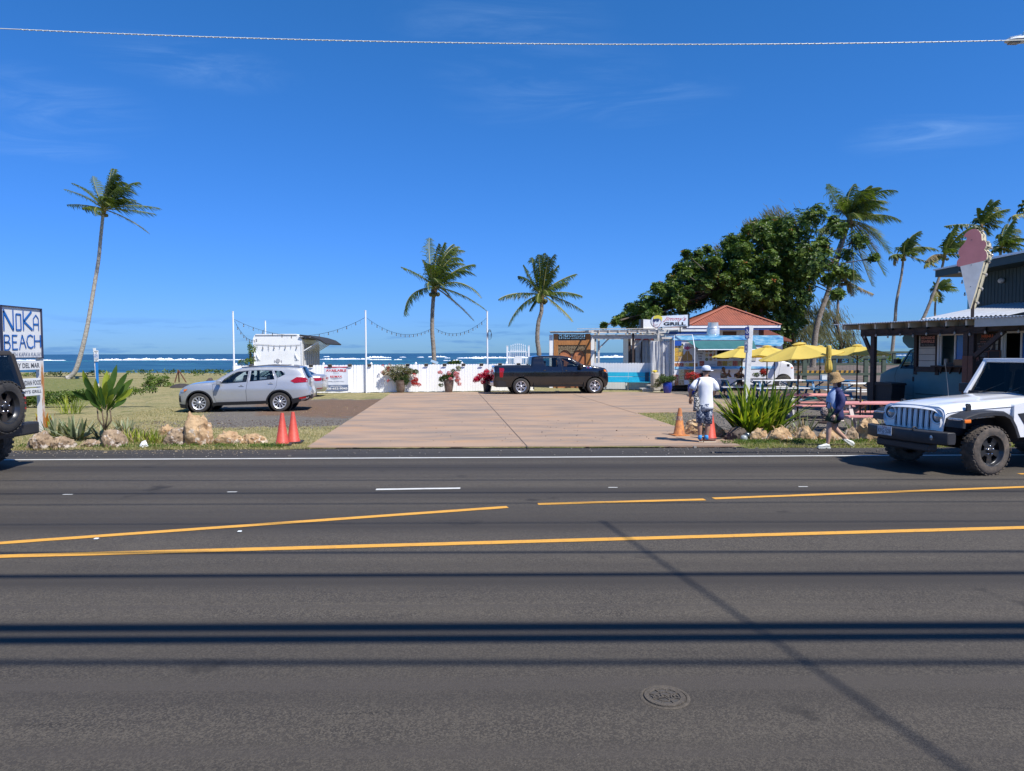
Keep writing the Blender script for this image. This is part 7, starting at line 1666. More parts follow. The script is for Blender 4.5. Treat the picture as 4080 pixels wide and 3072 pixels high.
m.tube([(-.10,-.01,1.355),(-.18,-.02,1.315),(-.235,-.03,1.245),(-.27,-.035,1.175)],[.066,.078,.080,.084],14);m.tube([(.15,-.01,1.355),(.215,0,1.305),(.25,.005,1.235),(.265,.01,1.155)],[.066,.076,.078,.082],14);m.tube([(-.15,-.01,1.352),(-.06,-.005,1.385),(.03,0,1.40),(.11,-.005,1.385),(.195,-.01,1.345)],[.066,.062,.060,.062,.066],14);m.build('tee_shirt',ftee,man,smooth=True)
m = loft([(.015,0,.86,.165,.125),(.012,0,.76,.172,.128),(.01,0,.70,.165,.12)],24);m.tube([(-.07,0,.80),(-.078,0,.62),(-.085,0,.43)],[.098,.096,.090],16);m.tube([(.095,0,.80),(.095,0,.62),(.09,0,.41)],[.098,.096,.090],16);m.build('shorts',nav,man,smooth=True)
for x in (-.085,.058): MB().tube([(x,.0,.06),(x,.0,.16)],[.047,.042],10).build('sock',sockb,man,smooth=True)
shoe(man,-.04,.06,-.0,radians(70));shoe(man,.12,.01,-.0,radians(5),.29)
capw = M('cap_white',(.62,.66,.74),.8,bump=.5,bscale=12);m = MB();hc = Vector((.042,.018,1.60))
prof = [(.098,-.005),(.102,.03),(.094,.065),(.07,.092),(.035,.105),(.001,.108)];m.lathe(prof,22,c=hc);m.v = [(hc.x+(p[0]-hc.x)*1.0,hc.y+(p[1]-hc.y)*1.12,p[2]) for p in m.v];cap = m.build('cap',capw,man,smooth=True)
bv = MB();sd = Vector((hf.y,-hf.x,0));vs = []
for i in range(9):
    t = -1+2*i/8;a = hc+hf*.075*sqrt(1-t*t*.5)+sd*.085*t;vs += [a+Vector((0,0,.010)),hc+hf*(.09+.095*sqrt(max(0,1-t*t)))+sd*.075*t+Vector((0,0,-.006-.012*t*t))]
bv.add(vs,[(2*i,2*i+2,2*i+3,2*i+1) for i in range(8)]).build('peak',capw,cap,smooth=True); 
m = MB();m.tube([hc+Vector((.07*cos(t),-.075+.0*t,-.015+.045*sin(t))) for t in [pi*k/8 for k in range(9)]],.008,5);m.build('cap_strap',capw,cap,smooth=True)
MB().ball((hc.x,hc.y-.01,hc.z-.012),.094,16,10,(.93,1.02,.55)).build('hair',hair,man,smooth=True)
bag = thing('tote_bag','black and white patterned tote bag hanging from the man\'s left shoulder','bag',(fx.x-.20,15.68,.034+.70))
m = MB();st = [(-.005,.035,.02),(0,.065,.05),(.08,.072,.06),(.25,.062,.05),(.40,.05,.035),(.42,.04,.02)];vs = []
for z,w_,d_ in st:
    for k in range(14): t = 2*pi*k/14;vs.append((w_*cos(t)+.02*sin(z*9),d_*sin(t),z))
m.add(vs,[(i*14+k,i*14+(k+1) % 14,(i+1)*14+(k+1) % 14,(i+1)*14+k) for i in range(5) for k in range(14)]+[tuple(range(14))]);m.build('bag_body',M('bag_pattern',(.03,.03,.035),.7,col2=(.60,.58,.52),scale=26,lo=.50,hi=.54,detail=2),bag,smooth=True)
m = MB();m.tube([(-.02,-.06,.40),(.02,-.09,.60),(.07,-.06,.72),(.07,.06,.72),(.0,.06,.42)],.012,6);m.build('strap',M('strap_dark',(.04,.03,.045),.7),bag,smooth=True)
# the walking woman
fx = at(3316,1787,15.0);wom = thing('person','woman walking left in a straw hat, navy cardigan and green shorts','person',(fx.x,15.0,.0)); 
V = [(.0,0,.82,.12,.15),(.0,0,.95,.105,.13),(.035,0,1.08,.09,.11),(.065,0,1.20,.07,.09),(.055,0,1.30,.048,.048),(.045,0,1.355,.062,.058),(.035,0,1.42,.085,.074),(.035,0,1.48,.07,.062),
     (.08,-.15,1.165,.04,.04),(.10,-.19,1.05,.045,.045),(.085,-.20,.92,.04,.04),(-.055,-.19,.73,.027,.027),(.08,.15,1.165,.04,.04),(.06,.2,1.02,.045,.045),(.0,.21,.88,.036,.036),(-.10,.20,.74,.026,.026),
     (-.05,-.07,.74,.09,.09),(-.105,-.07,.45,.06,.06),(-.115,-.07,.32,.058,.058),(-.125,-.07,.10,.034,.034),(.045,.07,.72,.09,.09),(.05,.08,.45,.062,.062),(.15,.08,.33,.060,.060),(.355,.08,.155,.034,.034),(-.14,-.07,.05,.03,.03),(.38,.08,.10,.03,.03)]
E = [(0,1),(1,2),(2,3),(3,4),(4,5),(5,6),(6,7),(3,8),(8,9),(9,10),(10,11),(3,12),(12,13),(13,14),(14,15),(0,16),(16,17),(17,18),(18,19),(0,20),(20,21),(21,22),(22,23),(19,24),(23,25)]
ex_ = MB();hand(ex_,(-.06,-.195,.72),(-.25,0,-1),(-.9,.3,0));hand(ex_,(-.11,.20,.735),(-.3,0,-1),(1,0,0));face(ex_,(.03,0,1.41),(-1,0,-.05))
skinned('body',V,E,skinf,wom,extra=ex_);eyes(wom,(.03,0,1.41),(-1,0,0))
lb = M('top_light_blue',(.30,.40,.60),.8,bump=.4,bscale=10);navc = M('cardigan_navy',(.030,.034,.115),.8,bump=.6,bscale=9,bdist=.03);grn = M('shorts_dark_green',(.022,.045,.022),.8,bump=.5,bscale=10)
loft([(-.005,0,.74,.115,.15),(-.01,0,.88,.112,.14),(-.015,0,1.04,.122,.135),(.01,0,1.16,.102,.12),(.035,0,1.235,.07,.08),(.045,0,1.275,.05,.055)],22,.06).build('top',lb,wom,smooth=True)
m = loft([(.085,0,.60,.125,.172),(.08,0,.70,.130,.176),(.065,0,.86,.126,.168),(.06,0,1.02,.134,.168),(.07,0,1.15,.126,.158),(.075,0,1.215,.098,.13),(.06,0,1.26,.066,.08),(.05,0,1.285,.055,.058)],26,.07)
for y in (-1,1): m.tube([(.08,y*.13,1.165),(.095,y*.185,1.10),(.10,y*.205,1.01),(.085,y*.21,.93),(.03,y*.205,.84),(-.045 if y < 0 else -.08,y*.195,.75)],[.062,.068,.065,.062,.054,.043],14)
m.tube([(.085,-.155,1.165),(.075,-.07,1.21),(.07,0,1.225),(.075,.07,1.21),(.085,.155,1.165)],[.063,.066,.066,.066,.063],14);m.build('cardigan',navc,wom,smooth=True)
m = loft([(.0,0,.84,.135,.165),(.0,0,.72,.155,.175),(.0,0,.66,.15,.165)],22,.05);m.tube([(-.03,-.075,.72),(-.06,-.075,.64),(-.085,-.075,.555)],[.105,.108,.112],14);m.tube([(.03,.075,.72),(.05,.075,.62),(.075,.075,.525)],[.108,.112,.118],14);m.build('shorts',grn,wom,smooth=True)
whs = M('shoe_white',(.68,.70,.66),.6);shoe(wom,-.20,-.07,.0,pi,.27,whs,0,whs);shoe(wom,.37,.08,.075,pi,.27,whs,radians(-38),whs)
straw = M('straw',(.44,.29,.13),.85,col2=(.30,.18,.07),scale=40,lo=.4,hi=.6,bump=.9,bscale=90);m = MB();hc = Vector((.045,0,1.455));prof = [(.165,-.055),(.150,-.025),(.118,.004),(.108,.03),(.104,.085),(.092,.125),(.06,.145),(.001,.15)];m.lathe(prof,26,c=(0,0,0));Q = Matrix.Rotation(radians(-14),3,'Y');m.v = [tuple(Q @ Vector((p[0]*1.05,p[1],p[2]))+hc) for p in m.v];m.build('straw_hat',straw,wom,smooth=True)
MB().ball((.10,0,1.36),.085,14,9,(.75,.95,1.15)).build('hair',M('hair_auburn',(.045,.015,.012),.5),wom,smooth=True)
hb = thing('handbag','dark patterned handbag held in front of the walking woman','handbag',(fx.x-.225,15.0-.10,.66));m = MB();m.ball((0,0,.11),.10,14,10,(.85,.6,1.05));m.build('bag_body',M('handbag_pattern',(.05,.04,.04),.7,col2=(.35,.27,.24),scale=45,lo=.48,hi=.54),hb,smooth=True);MB().tube([(.04,0,.20),(.06,.0,.32),(.10,-.05,.30),(.12,-.08,.12)],.012,6).build('handle',M('bag_black',(.02,.018,.02),.6),hb,smooth=True)
# two seated customers behind the first table and one at the menu
def seated(px,Y,shirt,sk,label,lean=0,hd=0,armup=True,short=True,hatless=True):
    b_ = at(px,1560,Y);p_ = thing('person',label,'person',(b_.x,Y,0));d = lean
    V = [(0,0,.52,.14,.12),(0+d*.3,0,.70,.13,.10),(d*.7,-.02,.90,.15,.10),(d,-.04,1.02,.12,.09),(d,-.05,1.10,.05,.05),(d+hd,-.06,1.17,.07,.075),(d+hd,-.06,1.26,.078,.088),(d+hd,-.05,1.31,.06,.07),(d-.17,-.04,1.0,.05,.05),(d-.20,-.20,.84,.042,.042),(d+.02 if armup else d-.1,-.36,.98 if armup else .90,.03,.03),(d+.17,-.04,1.0,.05,.05),(d+.24,-.22,.86,.042,.042),(d+.10,-.34,1.08 if armup else .90,.03,.03),(-.09,-.30,.53,.085,.08),(-.12,-.42,.50,.06,.06),(-.10,-.42,.12,.038,.038),(.09,-.32,.55,.085,.08),(.06,-.46,.50,.06,.06),(.12,-.40,.14,.038,.038)]
    E = [(0,1),(1,2),(2,3),(3,4),(4,5),(5,6),(6,7),(3,8),(8,9),(9,10),(3,11),(11,12),(12,13),(0,14),(14,15),(15,16),(0,17),(17,18),(18,19)]
    ex_ = MB();hand(ex_,V[10][:3],(.3,-.4,.5),(1,0,0));hand(ex_,V[13][:3],(0,-.3,.6),(1,0,0));face(ex_,(d+hd,-.06,1.23),(.3,-1,0));skinned('body',V,E,sk,p_,extra=ex_);eyes(p_,(d+hd,-.06,1.23),(.3,-1,0))
    skinned('shirt',[(0,0,.56,.17,.14),(d*.3,0,.72,.155,.12),(d*.7,-.02,.90,.172,.118),(d,-.04,1.03,.13,.09),(d-.16,-.04,1.0,.07,.07),(d-.19,-.13,.91,.066,.066),(d+.16,-.04,1.0,.07,.07),(d+.21,-.14,.92,.066,.066)],[(0,1),(1,2),(2,3),(3,4),(4,5),(3,6),(6,7)],shirt,p_)
    skinned('shorts',[(0,0,.53,.17,.14),(-.09,-.28,.54,.10,.095),(.09,-.30,.55,.10,.095)],[(0,1),(0,2)],M('shorts_dark',(.02,.022,.025),.8),p_)
    MB().ball((d+hd,-.035,1.275),.088,14,9,(.95,1.0,.85)).build('hair',hair,p_,smooth=True)
    shoe(p_,-.10,-.48,.02,-pi/2);shoe(p_,.12,-.46,.03,-pi/2);return p_
dsk = M('skin_tan',(.20,.105,.065),.5,spec=.3)
seated(2884,33.0,M('shirt_grey',(.20,.24,.22),.8),dsk,'seated customer in a grey shirt behind the left end of the first white table',0.02,-.06)
seated(2945,32.9,M('shirt_dark',(.018,.022,.035),.8),dsk,'seated customer in a dark shirt leaning forward beside the parking post',-.05,.12,armup=False)
pt2 = P0+NN*.75+U*loc2(3940,.75);p_ = thing('person','person in dark clothes standing in the shade before the menu board','person',(pt2.x,pt2.y,0))
V = [(0,0,.92,.15,.12),(0,0,1.08,.14,.11),(0,0,1.24,.16,.12),(0,0,1.36,.13,.09),(0,0,1.44,.055,.055),(0,-.01,1.50,.07,.075),(0,-.01,1.58,.082,.09),(0,0,1.63,.06,.07),(-.18,0,1.33,.06,.06),(-.26,-.02,1.15,.05,.05),(-.36,-.16,1.02,.032,.032),(.18,0,1.33,.06,.06),(.25,0,1.12,.05,.05),(.24,-.1,.92,.032,.032),(-.09,0,.8,.09,.09),(-.09,0,.46,.06,.06),(-.09,0,.08,.04,.04),(.09,0,.8,.09,.09),(.09,0,.46,.06,.06),(.09,0,.08,.04,.04)]
E = [(0,1),(1,2),(2,3),(3,4),(4,5),(5,6),(6,7),(3,8),(8,9),(9,10),(3,11),(11,12),(12,13),(0,14),(14,15),(15,16),(0,17),(17,18),(18,19)]
ex_ = MB();hand(ex_,(-.36,-.16,1.02),(-.5,-.5,-.2),(0,0,1));hand(ex_,(.24,-.1,.92),(0,-.3,-1),(-1,0,0));face(ex_,(0,-.01,1.55),(-.4,1,0));skinned('body',V,E,dsk,p_,extra=ex_);eyes(p_,(0,-.01,1.55),(-.4,1,0))
blk_ = M('clothes_black',(.015,.015,.018),.8);skinned('shirt',[(0,0,.86,.18,.14),(0,0,1.08,.165,.13),(0,0,1.26,.18,.135),(0,0,1.38,.12,.09),(-.17,0,1.33,.08,.075),(-.23,-.01,1.20,.075,.075),(.17,0,1.33,.08,.075),(.23,0,1.20,.075,.075)],[(0,1),(1,2),(2,3),(3,4),(4,5),(3,6),(6,7)],blk_,p_)
skinned('trousers',[(0,0,.88,.16,.13),(-.09,0,.72,.10,.10),(-.09,0,.42,.085,.085),(.09,0,.72,.10,.10),(.09,0,.42,.085,.085)],[(0,1),(1,2),(0,3),(3,4)],blk_,p_);MB().ball((0,.0,1.605),.092,14,9,(.95,1.02,.8)).build('hair',hair,p_,smooth=True);shoe(p_,-.09,.04,0,pi/2);shoe(p_,.09,.04,0,pi/2)
# ------------------------------------------------------------------ plants
def ribbon(vs,fs,pts,widths,side,fold=0.0,droop_n=None):
    """folded strap leaf: three verts across"""
    n = len(vs)
    for i,p in enumerate(pts):
        d = (pts[min(i+1,len(pts)-1)]-pts[max(i-1,0)]).normalized();s_ = side-d*side.dot(d)
        if s_.length < 1e-5: s_ = d.orthogonal()
        s_.normalize();up = s_.cross(d);w = widths[i]/2
        vs += [p-s_*w+up*fold*w,p,p+s_*w+up*fold*w]
    for i in range(len(pts)-1):
        a = n+3*i;fs += [(a,a+1,a+4,a+3),(a+1,a+2,a+5,a+4)]
def strap(base,az,lean,L,w,droop=.5,seg=6,fold=.35,rr=R,twist=0):
    d = Vector((cos(az)*sin(lean),sin(az)*sin(lean),cos(lean)));p = Vector(base);pts = [p.copy()];ws = [w*.55]
    for i in range(1,seg+1):
        t = i/seg;d = (d+Vector((0,0,-droop*t/seg*2.2))+Vector((cos(az),sin(az),0))*droop*t*.10).normalized();p = p+d*L/seg;pts.append(p.copy());ws.append(w*max(.04,sin(pi*min(1,.22+.78*t))**.7*(1 if t < 1 else 0)+.02))
    ws[-1] = w*.04;side = Vector((-sin(az+twist),cos(az+twist),0));vs,fs = [],[];ribbon(vs,fs,pts,ws,side,fold);return vs,fs
# ---- coconut palms
PB = M('palm_bark',(.20,.165,.13),.9,col2=(.32,.28,.24),scale=2.5,stretch=(1,1,3),lo=.35,hi=.65,bump=.8,bscale=14,col3=(.09,.07,.055),s3=9,lo3=.55,hi3=.62)
PBL = M('palm_bark_pale',(.40,.36,.30),.9,col2=(.20,.17,.14),scale=3,stretch=(1,1,2.5),lo=.45,hi=.7,bump=.8,bscale=14,col3=(.55,.52,.46),s3=7,lo3=.52,hi3=.6)
PF = [LEAF('palm_leaf',(.13,.17,.035),(.065,.10,.022),.38,.42),LEAF('palm_leaf_yellow',(.30,.28,.075),(.17,.19,.045),.38,.42),LEAF('palm_leaf_dark',(.04,.07,.02),(.07,.105,.026),.3,.4),LEAF('palm_leaf_dry',(.28,.22,.12),(.18,.13,.07),.2,.7)]
RACH = M('palm_rachis',(.26,.25,.08),.5)
def frond(parent,p0,p1,p2,ll,mat,wind=.35,n=42,w=.055,rr=R,name='frond',sparse=1.0):
    vs,fs = [],[];P0_,P1_,P2_ = Vector(p0),Vector(p1),Vector(p2)
    f = lambda t: P0_*(1-t)**2+P1_*2*t*(1-t)+P2_*t*t
    pts = [f(i/12) for i in range(13)]
    L = sum((pts[i+1]-pts[i]).length for i in range(12));up0 = Vector((0,0,1))
    for i in range(n):
        t = .12+.88*(i+.5)/n;p = f(t);d = (f(min(t+.02,1.02))-f(t-.02)).normalized();side = d.cross(up0)
        if side.length < .15: side = d.cross(Vector((0,1,0)))
        side.normalize();up = side.cross(d)
        for s_ in (-1,1):
            if rr.random() > sparse: continue
            l_ = ll*(sin(pi*min(1,.18+.80*t))**.6)*rr.uniform(.55,1.15)
            dr = (side*s_*rr.uniform(.7,1.0)+d*rr.uniform(.5,.8)+up*.25).normalized()
            g1 = (dr+Vector((wind*.6,0,-.35))).normalized();g2 = (g1+Vector((wind*rr.uniform(.5,1.7),rr.uniform(-.25,.25),-.8*rr.uniform(.4,1.6)))).normalized();g3 = (g2+Vector((wind,0,-.7))).normalized()
            a = p;b_ = a+g1*l_*.35;c = b_+g2*l_*.35;e = c+g3*l_*.30;wv = d*(w/2);k = len(vs)
            vs += [a-wv*.6,a+wv*.6,b_-wv,b_+wv,c-wv*.8,c+wv*.8,e]
            fs += [(k,k+1,k+3,k+2),(k+2,k+3,k+5,k+4),(k+4,k+5,k+6)]
    m = MB().add(vs,fs);m.mi = 1;m.tube(pts,[.045*(1-i/13)+.012 for i in range(13)],5)
    return m.build(name,[mat,RACH],parent,normals=False,smooth=False)
def palm(label,trunk,r0,r1,cen,fr,org,sc,Y,ll=.8,n=42,w=.055,wind=.35,bark=PB,dry=.12,extra=6,seed=1,sparse=1.0,skirt=True):
    """trunk: list of source-pixel points from the base up, all at depth Y"""
    rr = random.Random(seed);base = at(*trunk[0],Y);t_ = thing('palm_tree',label,'palm tree',(base.x,Y,min(base.z,.05)),0,'coconut palms');B_ = Vector(t_.location)
    pts = [at(*q,Y)-B_ for q in trunk];fine = []
    for i in range(len(pts)-1):
        p_1 = pts[max(i-1,0)];p2_ = pts[min(i+2,len(pts)-1)]
        for k in range(8):
            u = k/8;a,b_ = pts[i],pts[i+1];fine.append(.5*((2*a)+(-p_1+b_)*u+(2*p_1-5*a+4*b_-p2_)*u*u+(-p_1+3*a-3*b_+p2_)*u**3))
    fine.append(pts[-1]);N = len(fine);rad = [r1+(r0-r1)*(1-i/(N-1))**1.2+.5*r0*max(0,1-i/(N*.06))**2+.012*(i % 2) for i in range(N)]
    MB().tube(fine,rad,12).build('trunk',bark,t_,smooth=True)
    C = lambda x,y: (org[0]+x*sc,org[1]+y*sc)
    cc = at(*C(*cen),Y)-B_;mpx = Y/FPX*sc
    m = MB();m.tube([fine[-1],cc+Vector((0,0,-.1)),cc+Vector((0,0,.35))],[r1*1.2,r1*1.9,r1*.8],9);m.build('crown_shaft',M('palm_fibre',(.20,.13,.06),.9,var=.4,scale=8,bump=.5),t_,smooth=True)
    for k in range(5): a = rr.random()*6.3;MB().ball(cc+Vector((.28*cos(a),.28*sin(a)-.1,-.28-.15*rr.random())),.13,8,6,(1,1,1.15)).build('coconut',M('coconut_green',(.16,.15,.04),.6,var=.3),t_,smooth=True)
    for i,q in enumerate(fr):
        tip = at(*C(q[0],q[1]),Y)-B_;ct = at(*C(q[2],q[3]),Y)-B_;dy = rr.uniform(-1,1)*(.9 if len(q) < 5 else .2);L = (tip-cc).length;dy *= min(1.4,L*.45)
        tip.y += dy;ct.y += dy*.4;low = tip.z < cc.z-.4
        mt = PF[3] if (low and rr.random() < dry*2.5) else PF[1] if (low and rr.random() < .6) else PF[0] if rr.random() < .62 else PF[2]
        frond(t_,cc+Vector((rr.uniform(-.1,.1),dy*.05,.1)),ct,tip,ll*min(1,.55+L*.18),mt,wind,n,w,rr,sparse=sparse)
    for i in range(extra):   # fronds pointing towards and away from the viewer
        a = rr.choice((-1,1))*pi/2+rr.uniform(-.5,.5)+0;el = rr.uniform(-.1,1.0);L = max((at(*C(q[0],q[1]),Y)-B_-cc).length for q in fr)*rr.uniform(.6,.85)
        d_ = Vector((cos(a)*cos(el),sin(a)*cos(el),sin(el)));ct = cc+d_*L*.55+Vector((0,0,L*.1));tip = cc+d_*L*.95+Vector((wind*L*.4,0,-L*.32));frond(t_,cc,ct,tip,ll*.9,PF[0] if rr.random() < .6 else PF[2],wind,n,w,rr,sparse=sparse)
    return t_
s1 = .5580;o1 = (200,620)
palm('very tall slender palm leaning over the grass at left, pale trunk',[(272,1508),(300,1478),(325,1400),(350,1290),(372,1160),(392,1040),(400,960),(408,880),(411,855)],.19,.105,(382,392),[(240,120,300,260),(200,215,290,250),(75,230,220,265),(75,335,220,335),(400,75,392,220),(440,85,405,200),(500,200,450,100),(660,300,540,190),(620,185,500,195),(730,355,560,325),(730,410,560,375),(660,540,530,425),(600,250,470,190),(455,245,400,90),(560,330,450,260),(520,150,430,130),(250,380,310,360)],o1,s1,58,ll=1.25,n=46,w=.055,wind=.75,bark=PBL,extra=6,seed=3,dry=.25)
s2 = .38427;o2 = (1550,900);C2 = lambda x,y: (o2[0]+x*s2,o2[1]+y*s2)
palm('left of the two middle palms, straight trunk rising behind the picket fence',[(1733,1500),C2(468,1400),C2(460,1250),C2(448,1100),C2(450,900),C2(462,720)],.155,.12,(468,655),[(400,100,395,360),(575,170,500,320),(760,230,540,190),(745,350,620,240),(580,480,480,320),(890,520,740,370),(880,400,700,420),(960,760,770,500),(1010,880,760,670),(870,975,650,740),(130,430,310,490),(165,930,160,640),(650,765,540,600),(700,190,540,230),(335,340,400,480),(765,375,570,320),(650,160,520,260),(520,190,470,350)],o2,s2,48,ll=1.0,n=58,w=.045,wind=.5,seed=5,extra=6)
palm('right of the two middle palms, curved trunk left of the carved doorway',[(2135,1520),C2(1555,1350),C2(1538,1180),C2(1548,1010),C2(1580,890),C2(1582,800)],.155,.11,(1580,730),[(1480,330,1500,520),(1612,290,1590,450),(1712,310,1625,450),(1550,310,1560,450),(1758,400,1655,520),(1945,490,1750,550),(1855,580,1730,600),(1990,730,1810,660),(2015,880,1810,740),(1890,990,1770,820),(1345,530,1450,540),(1145,765,1280,670),(1240,1035,1330,790),(1470,790,1540,690),(1390,410,1450,540),(1460,870,1510,770),(1690,460,1640,560),(1650,340,1610,500)],o2,s2,46,ll=.85,n=58,w=.042,wind=.15,seed=8,extra=6,dry=.05)
s8 = .4202;o8 = (3200,700)
C8 = lambda x,y: (o8[0]+x*s8,o8[1]+y*s8)
palm('big leaning palm right of the broad-leaved tree',[(3236,1500),C8(110,1560),C8(150,1350),C8(220,1150),C8(290,930),C8(345,720),C8(420,480)],.23,.14,(440,430),[(175,110,290,270),(500,70,390,230),(650,140,490,130),(820,430,680,310),(600,110,470,200),(870,725,740,550),(745,950,650,710),(655,1040,530,740),(775,570,640,450),(115,520,260,470),(500,1120,480,740),(400,200,390,300),(700,780,600,580),(830,450,700,330),(560,230,450,210),(320,560,380,480),(640,360,540,320),(760,250,600,200),(350,250,380,330),(250,1000,360,620)],o8,s8,55,ll=1.45,n=60,w=.055,wind=.5,seed=11,extra=8)
palm('slim palm standing clear right of the big leaning palm, behind the green fence',[C8(838,1740),C8(870,1400),C8(885,1200),C8(930,960),C8(950,790)],.19,.11,(952,765),[(1090,530,970,590),(1170,740,1090,610),(1120,640,1010,590),(800,770,870,730),(870,845,850,740),(1220,870,1110,790),(1280,715,1130,620),(1060,760,1030,690),(1040,560,950,640),(1150,690,1050,640),(960,600,930,680)],o8,s8,80,ll=1.35,n=30,w=.12,wind=.6,seed=14,extra=3,dry=.2)
palm('palm curving up from behind the pale roof, directly left of the cone board',[C8(1060,1500),C8(1150,1330),C8(1250,1080),C8(1310,900),C8(1335,790)],.19,.11,(1340,765),[(1480,480,1370,560),(1545,500,1420,560),(1515,690,1450,600),(1150,815,1230,720),(1390,480,1340,600),(1470,640,1400,620),(1520,780,1450,720),(1130,865,1190,760),(1350,560,1330,660),(1560,620,1450,590)],o8,s8,78,ll=1.3,n=30,w=.12,wind=.6,seed=17,extra=3,dry=.2)
palm('palm top high behind the tip of the ice-cream cone board',[C8(1600,1400),C8(1640,1000),C8(1665,700),C8(1690,500)],.2,.12,(1692,485),[(1750,235,1680,330),(1640,310,1650,400),(1865,290,1750,280),(1920,380,1810,320),(1380,465,1530,440),(1880,480,1790,440),(1900,330,1760,340),(1800,245,1710,300),(1950,430,1820,380),(1780,560,1740,500)],o8,s8,80,ll=1.4,n=30,w=.12,wind=.6,seed=19,extra=4)
palm('palm behind the dark green house, right of the cone board',[C8(1880,1300),C8(1870,900),C8(1872,720)],.2,.12,(1872,690),[(1960,420,1880,540),(2040,500,1950,520),(2094,610,1980,590),(2140,690,1990,640),(1785,712,1820,680),(1850,560,1850,620),(2000,440,1900,540),(2060,560,1950,570),(2010,720,1950,680)],o8,s8,76,ll=1.3,n=30,w=.12,wind=.6,seed=23,extra=4)
palm('small far palm low between the porch roof and the cone board',[C8(1262,1420),C8(1250,1290),C8(1262,1110)],.15,.10,(1268,1085),[(1360,980,1290,1010),(1420,1060,1330,1020),(1490,1072,1370,1070),(1200,1155,1220,1100),(1300,1195,1290,1120),(1320,985,1270,1020),(1240,1010,1250,1050),(1400,1020,1310,1010),(1205,1190,1200,1120)],o8,s8,95,ll=1.4,n=26,w=.15,wind=.6,seed=29,extra=3)
palm('ragged dry palm hanging behind the big leaning palm',[C8(330,1560),C8(328,1300),C8(335,1100),C8(350,1000)],.13,.09,(385,985),[(590,990,500,940),(620,1122,510,1070),(500,1135,470,1010),(290,1035,330,960),(330,890,350,930),(480,900,430,920),(440,1110,430,1020),(350,1120,360,1040),(540,960,460,930)],o8,s8,62,ll=1.1,n=30,w=.08,wind=.2,seed=31,extra=4,dry=1)
palm('palm crown just entering at the right edge above the dark house',[C8(2200,1300),C8(2190,800),C8(2170,370)],.26,.18,(2170,350),[(2045,335,2080,270),(2090,230,2130,260),(2240,200,2200,260),(2300,320,2240,280),(2050,270,2100,250),(2000,400,1920,375)],o8,s8,80,ll=1.2,n=28,w=.12,wind=.4,seed=37,extra=3)
# paper notice tied to the left middle palm
p = at(1731,1442,47.5);o = MB().box((0,0,0),(.50,.01,.17)).build('paper_notice',M('notice_pale_blue',(.42,.58,.74),.6),loc=p,rot=(0,radians(20),0));tag(o,'pale blue notice tied askew around the left middle palm trunk','notice')
# ---- leaf clouds
def leafcloud(vs,fs,ms,c,r,n,size,rr,mats=(0,),shell=.55,up=.5,rosette=0,flat=1.0,lw=.5):
    c = Vector(c); 
    for i in range(n):
        d = Vector((rr.gauss(0,1),rr.gauss(0,1),rr.gauss(0,1))).normalized();k = shell+(1-shell)*rr.random()**.6
        p = c+Vector((d.x*r[0],d.y*r[1],d.z*r[2]))*k;mi = rr.choice(mats)
        ax = (d+Vector((0,0,up))+Vector((rr.uniform(-.4,.4),rr.uniform(-.4,.4),rr.uniform(-.4,.4)))).normalized()
        s0 = size*rr.uniform(.7,1.25);a0 = rr.random()*6.3;t1 = ax.orthogonal().normalized();t2 = ax.cross(t1)
        for j in range(max(1,rosette)):
            a = a0+j*2*pi/max(1,rosette)+rr.uniform(-.2,.2);ld = (t1*cos(a)+t2*sin(a)+ax*rr.uniform(.15,.75)).normalized() if rosette else (t1*cos(a)+t2*sin(a)).normalized()
            sd = ld.cross(ax).normalized();L = s0*rr.uniform(.8,1.1);w = L*lw;q = p+ld*.02;k_ = len(vs);fo = ax*w*.18
            vs += [q,q+ld*L*.60-sd*w*.5+fo,q+ld*L,q+ld*L*.60+sd*w*.5+fo,q+ld*L*.58]
            fs += [(k_,k_+4,k_+2,k_+1),(k_,k_+3,k_+2,k_+4)];ms += [mi,mi]
def cloudobj(name,vs,fs,ms,mats,parent=None,kind=None,loc=None):
    me = bpy.data.meshes.new(name);me.from_pydata([tuple(v) for v in vs],[],fs); 
    for m_ in mats: me.materials.append(m_)
    me.polygons.foreach_set('material_index',ms);me.update();o = bpy.data.objects.new(name,me);link(o,parent)
    if kind: o['kind'] = kind
    if loc is not None: o.location = loc
    return o
AL = [LEAF('almond_leaf',(.050,.095,.016),(.085,.135,.024),.18,.42,3),LEAF('almond_leaf_light',(.17,.23,.045),(.10,.16,.028),.25,.42,3),LEAF('almond_leaf_dark',(.016,.045,.014),(.03,.065,.016),.2,.35,3),LEAF('almond_leaf_red',(.40,.085,.03),(.30,.14,.04),.3,.4,3)]
YT = 52.0;rr = random.Random(21);base = at(2960,1500,YT);tree = thing('almond_tree','wide wind-swept dark green sea almond tree behind the red-roofed building','tree',(at(3060,1500,YT).x,YT,0));TB = Vector(tree.location)
s7 = .45208;L7 = lambda x,y: at(2500+x*s7,780+y*s7,YT)-TB;mp = YT/FPX*s7
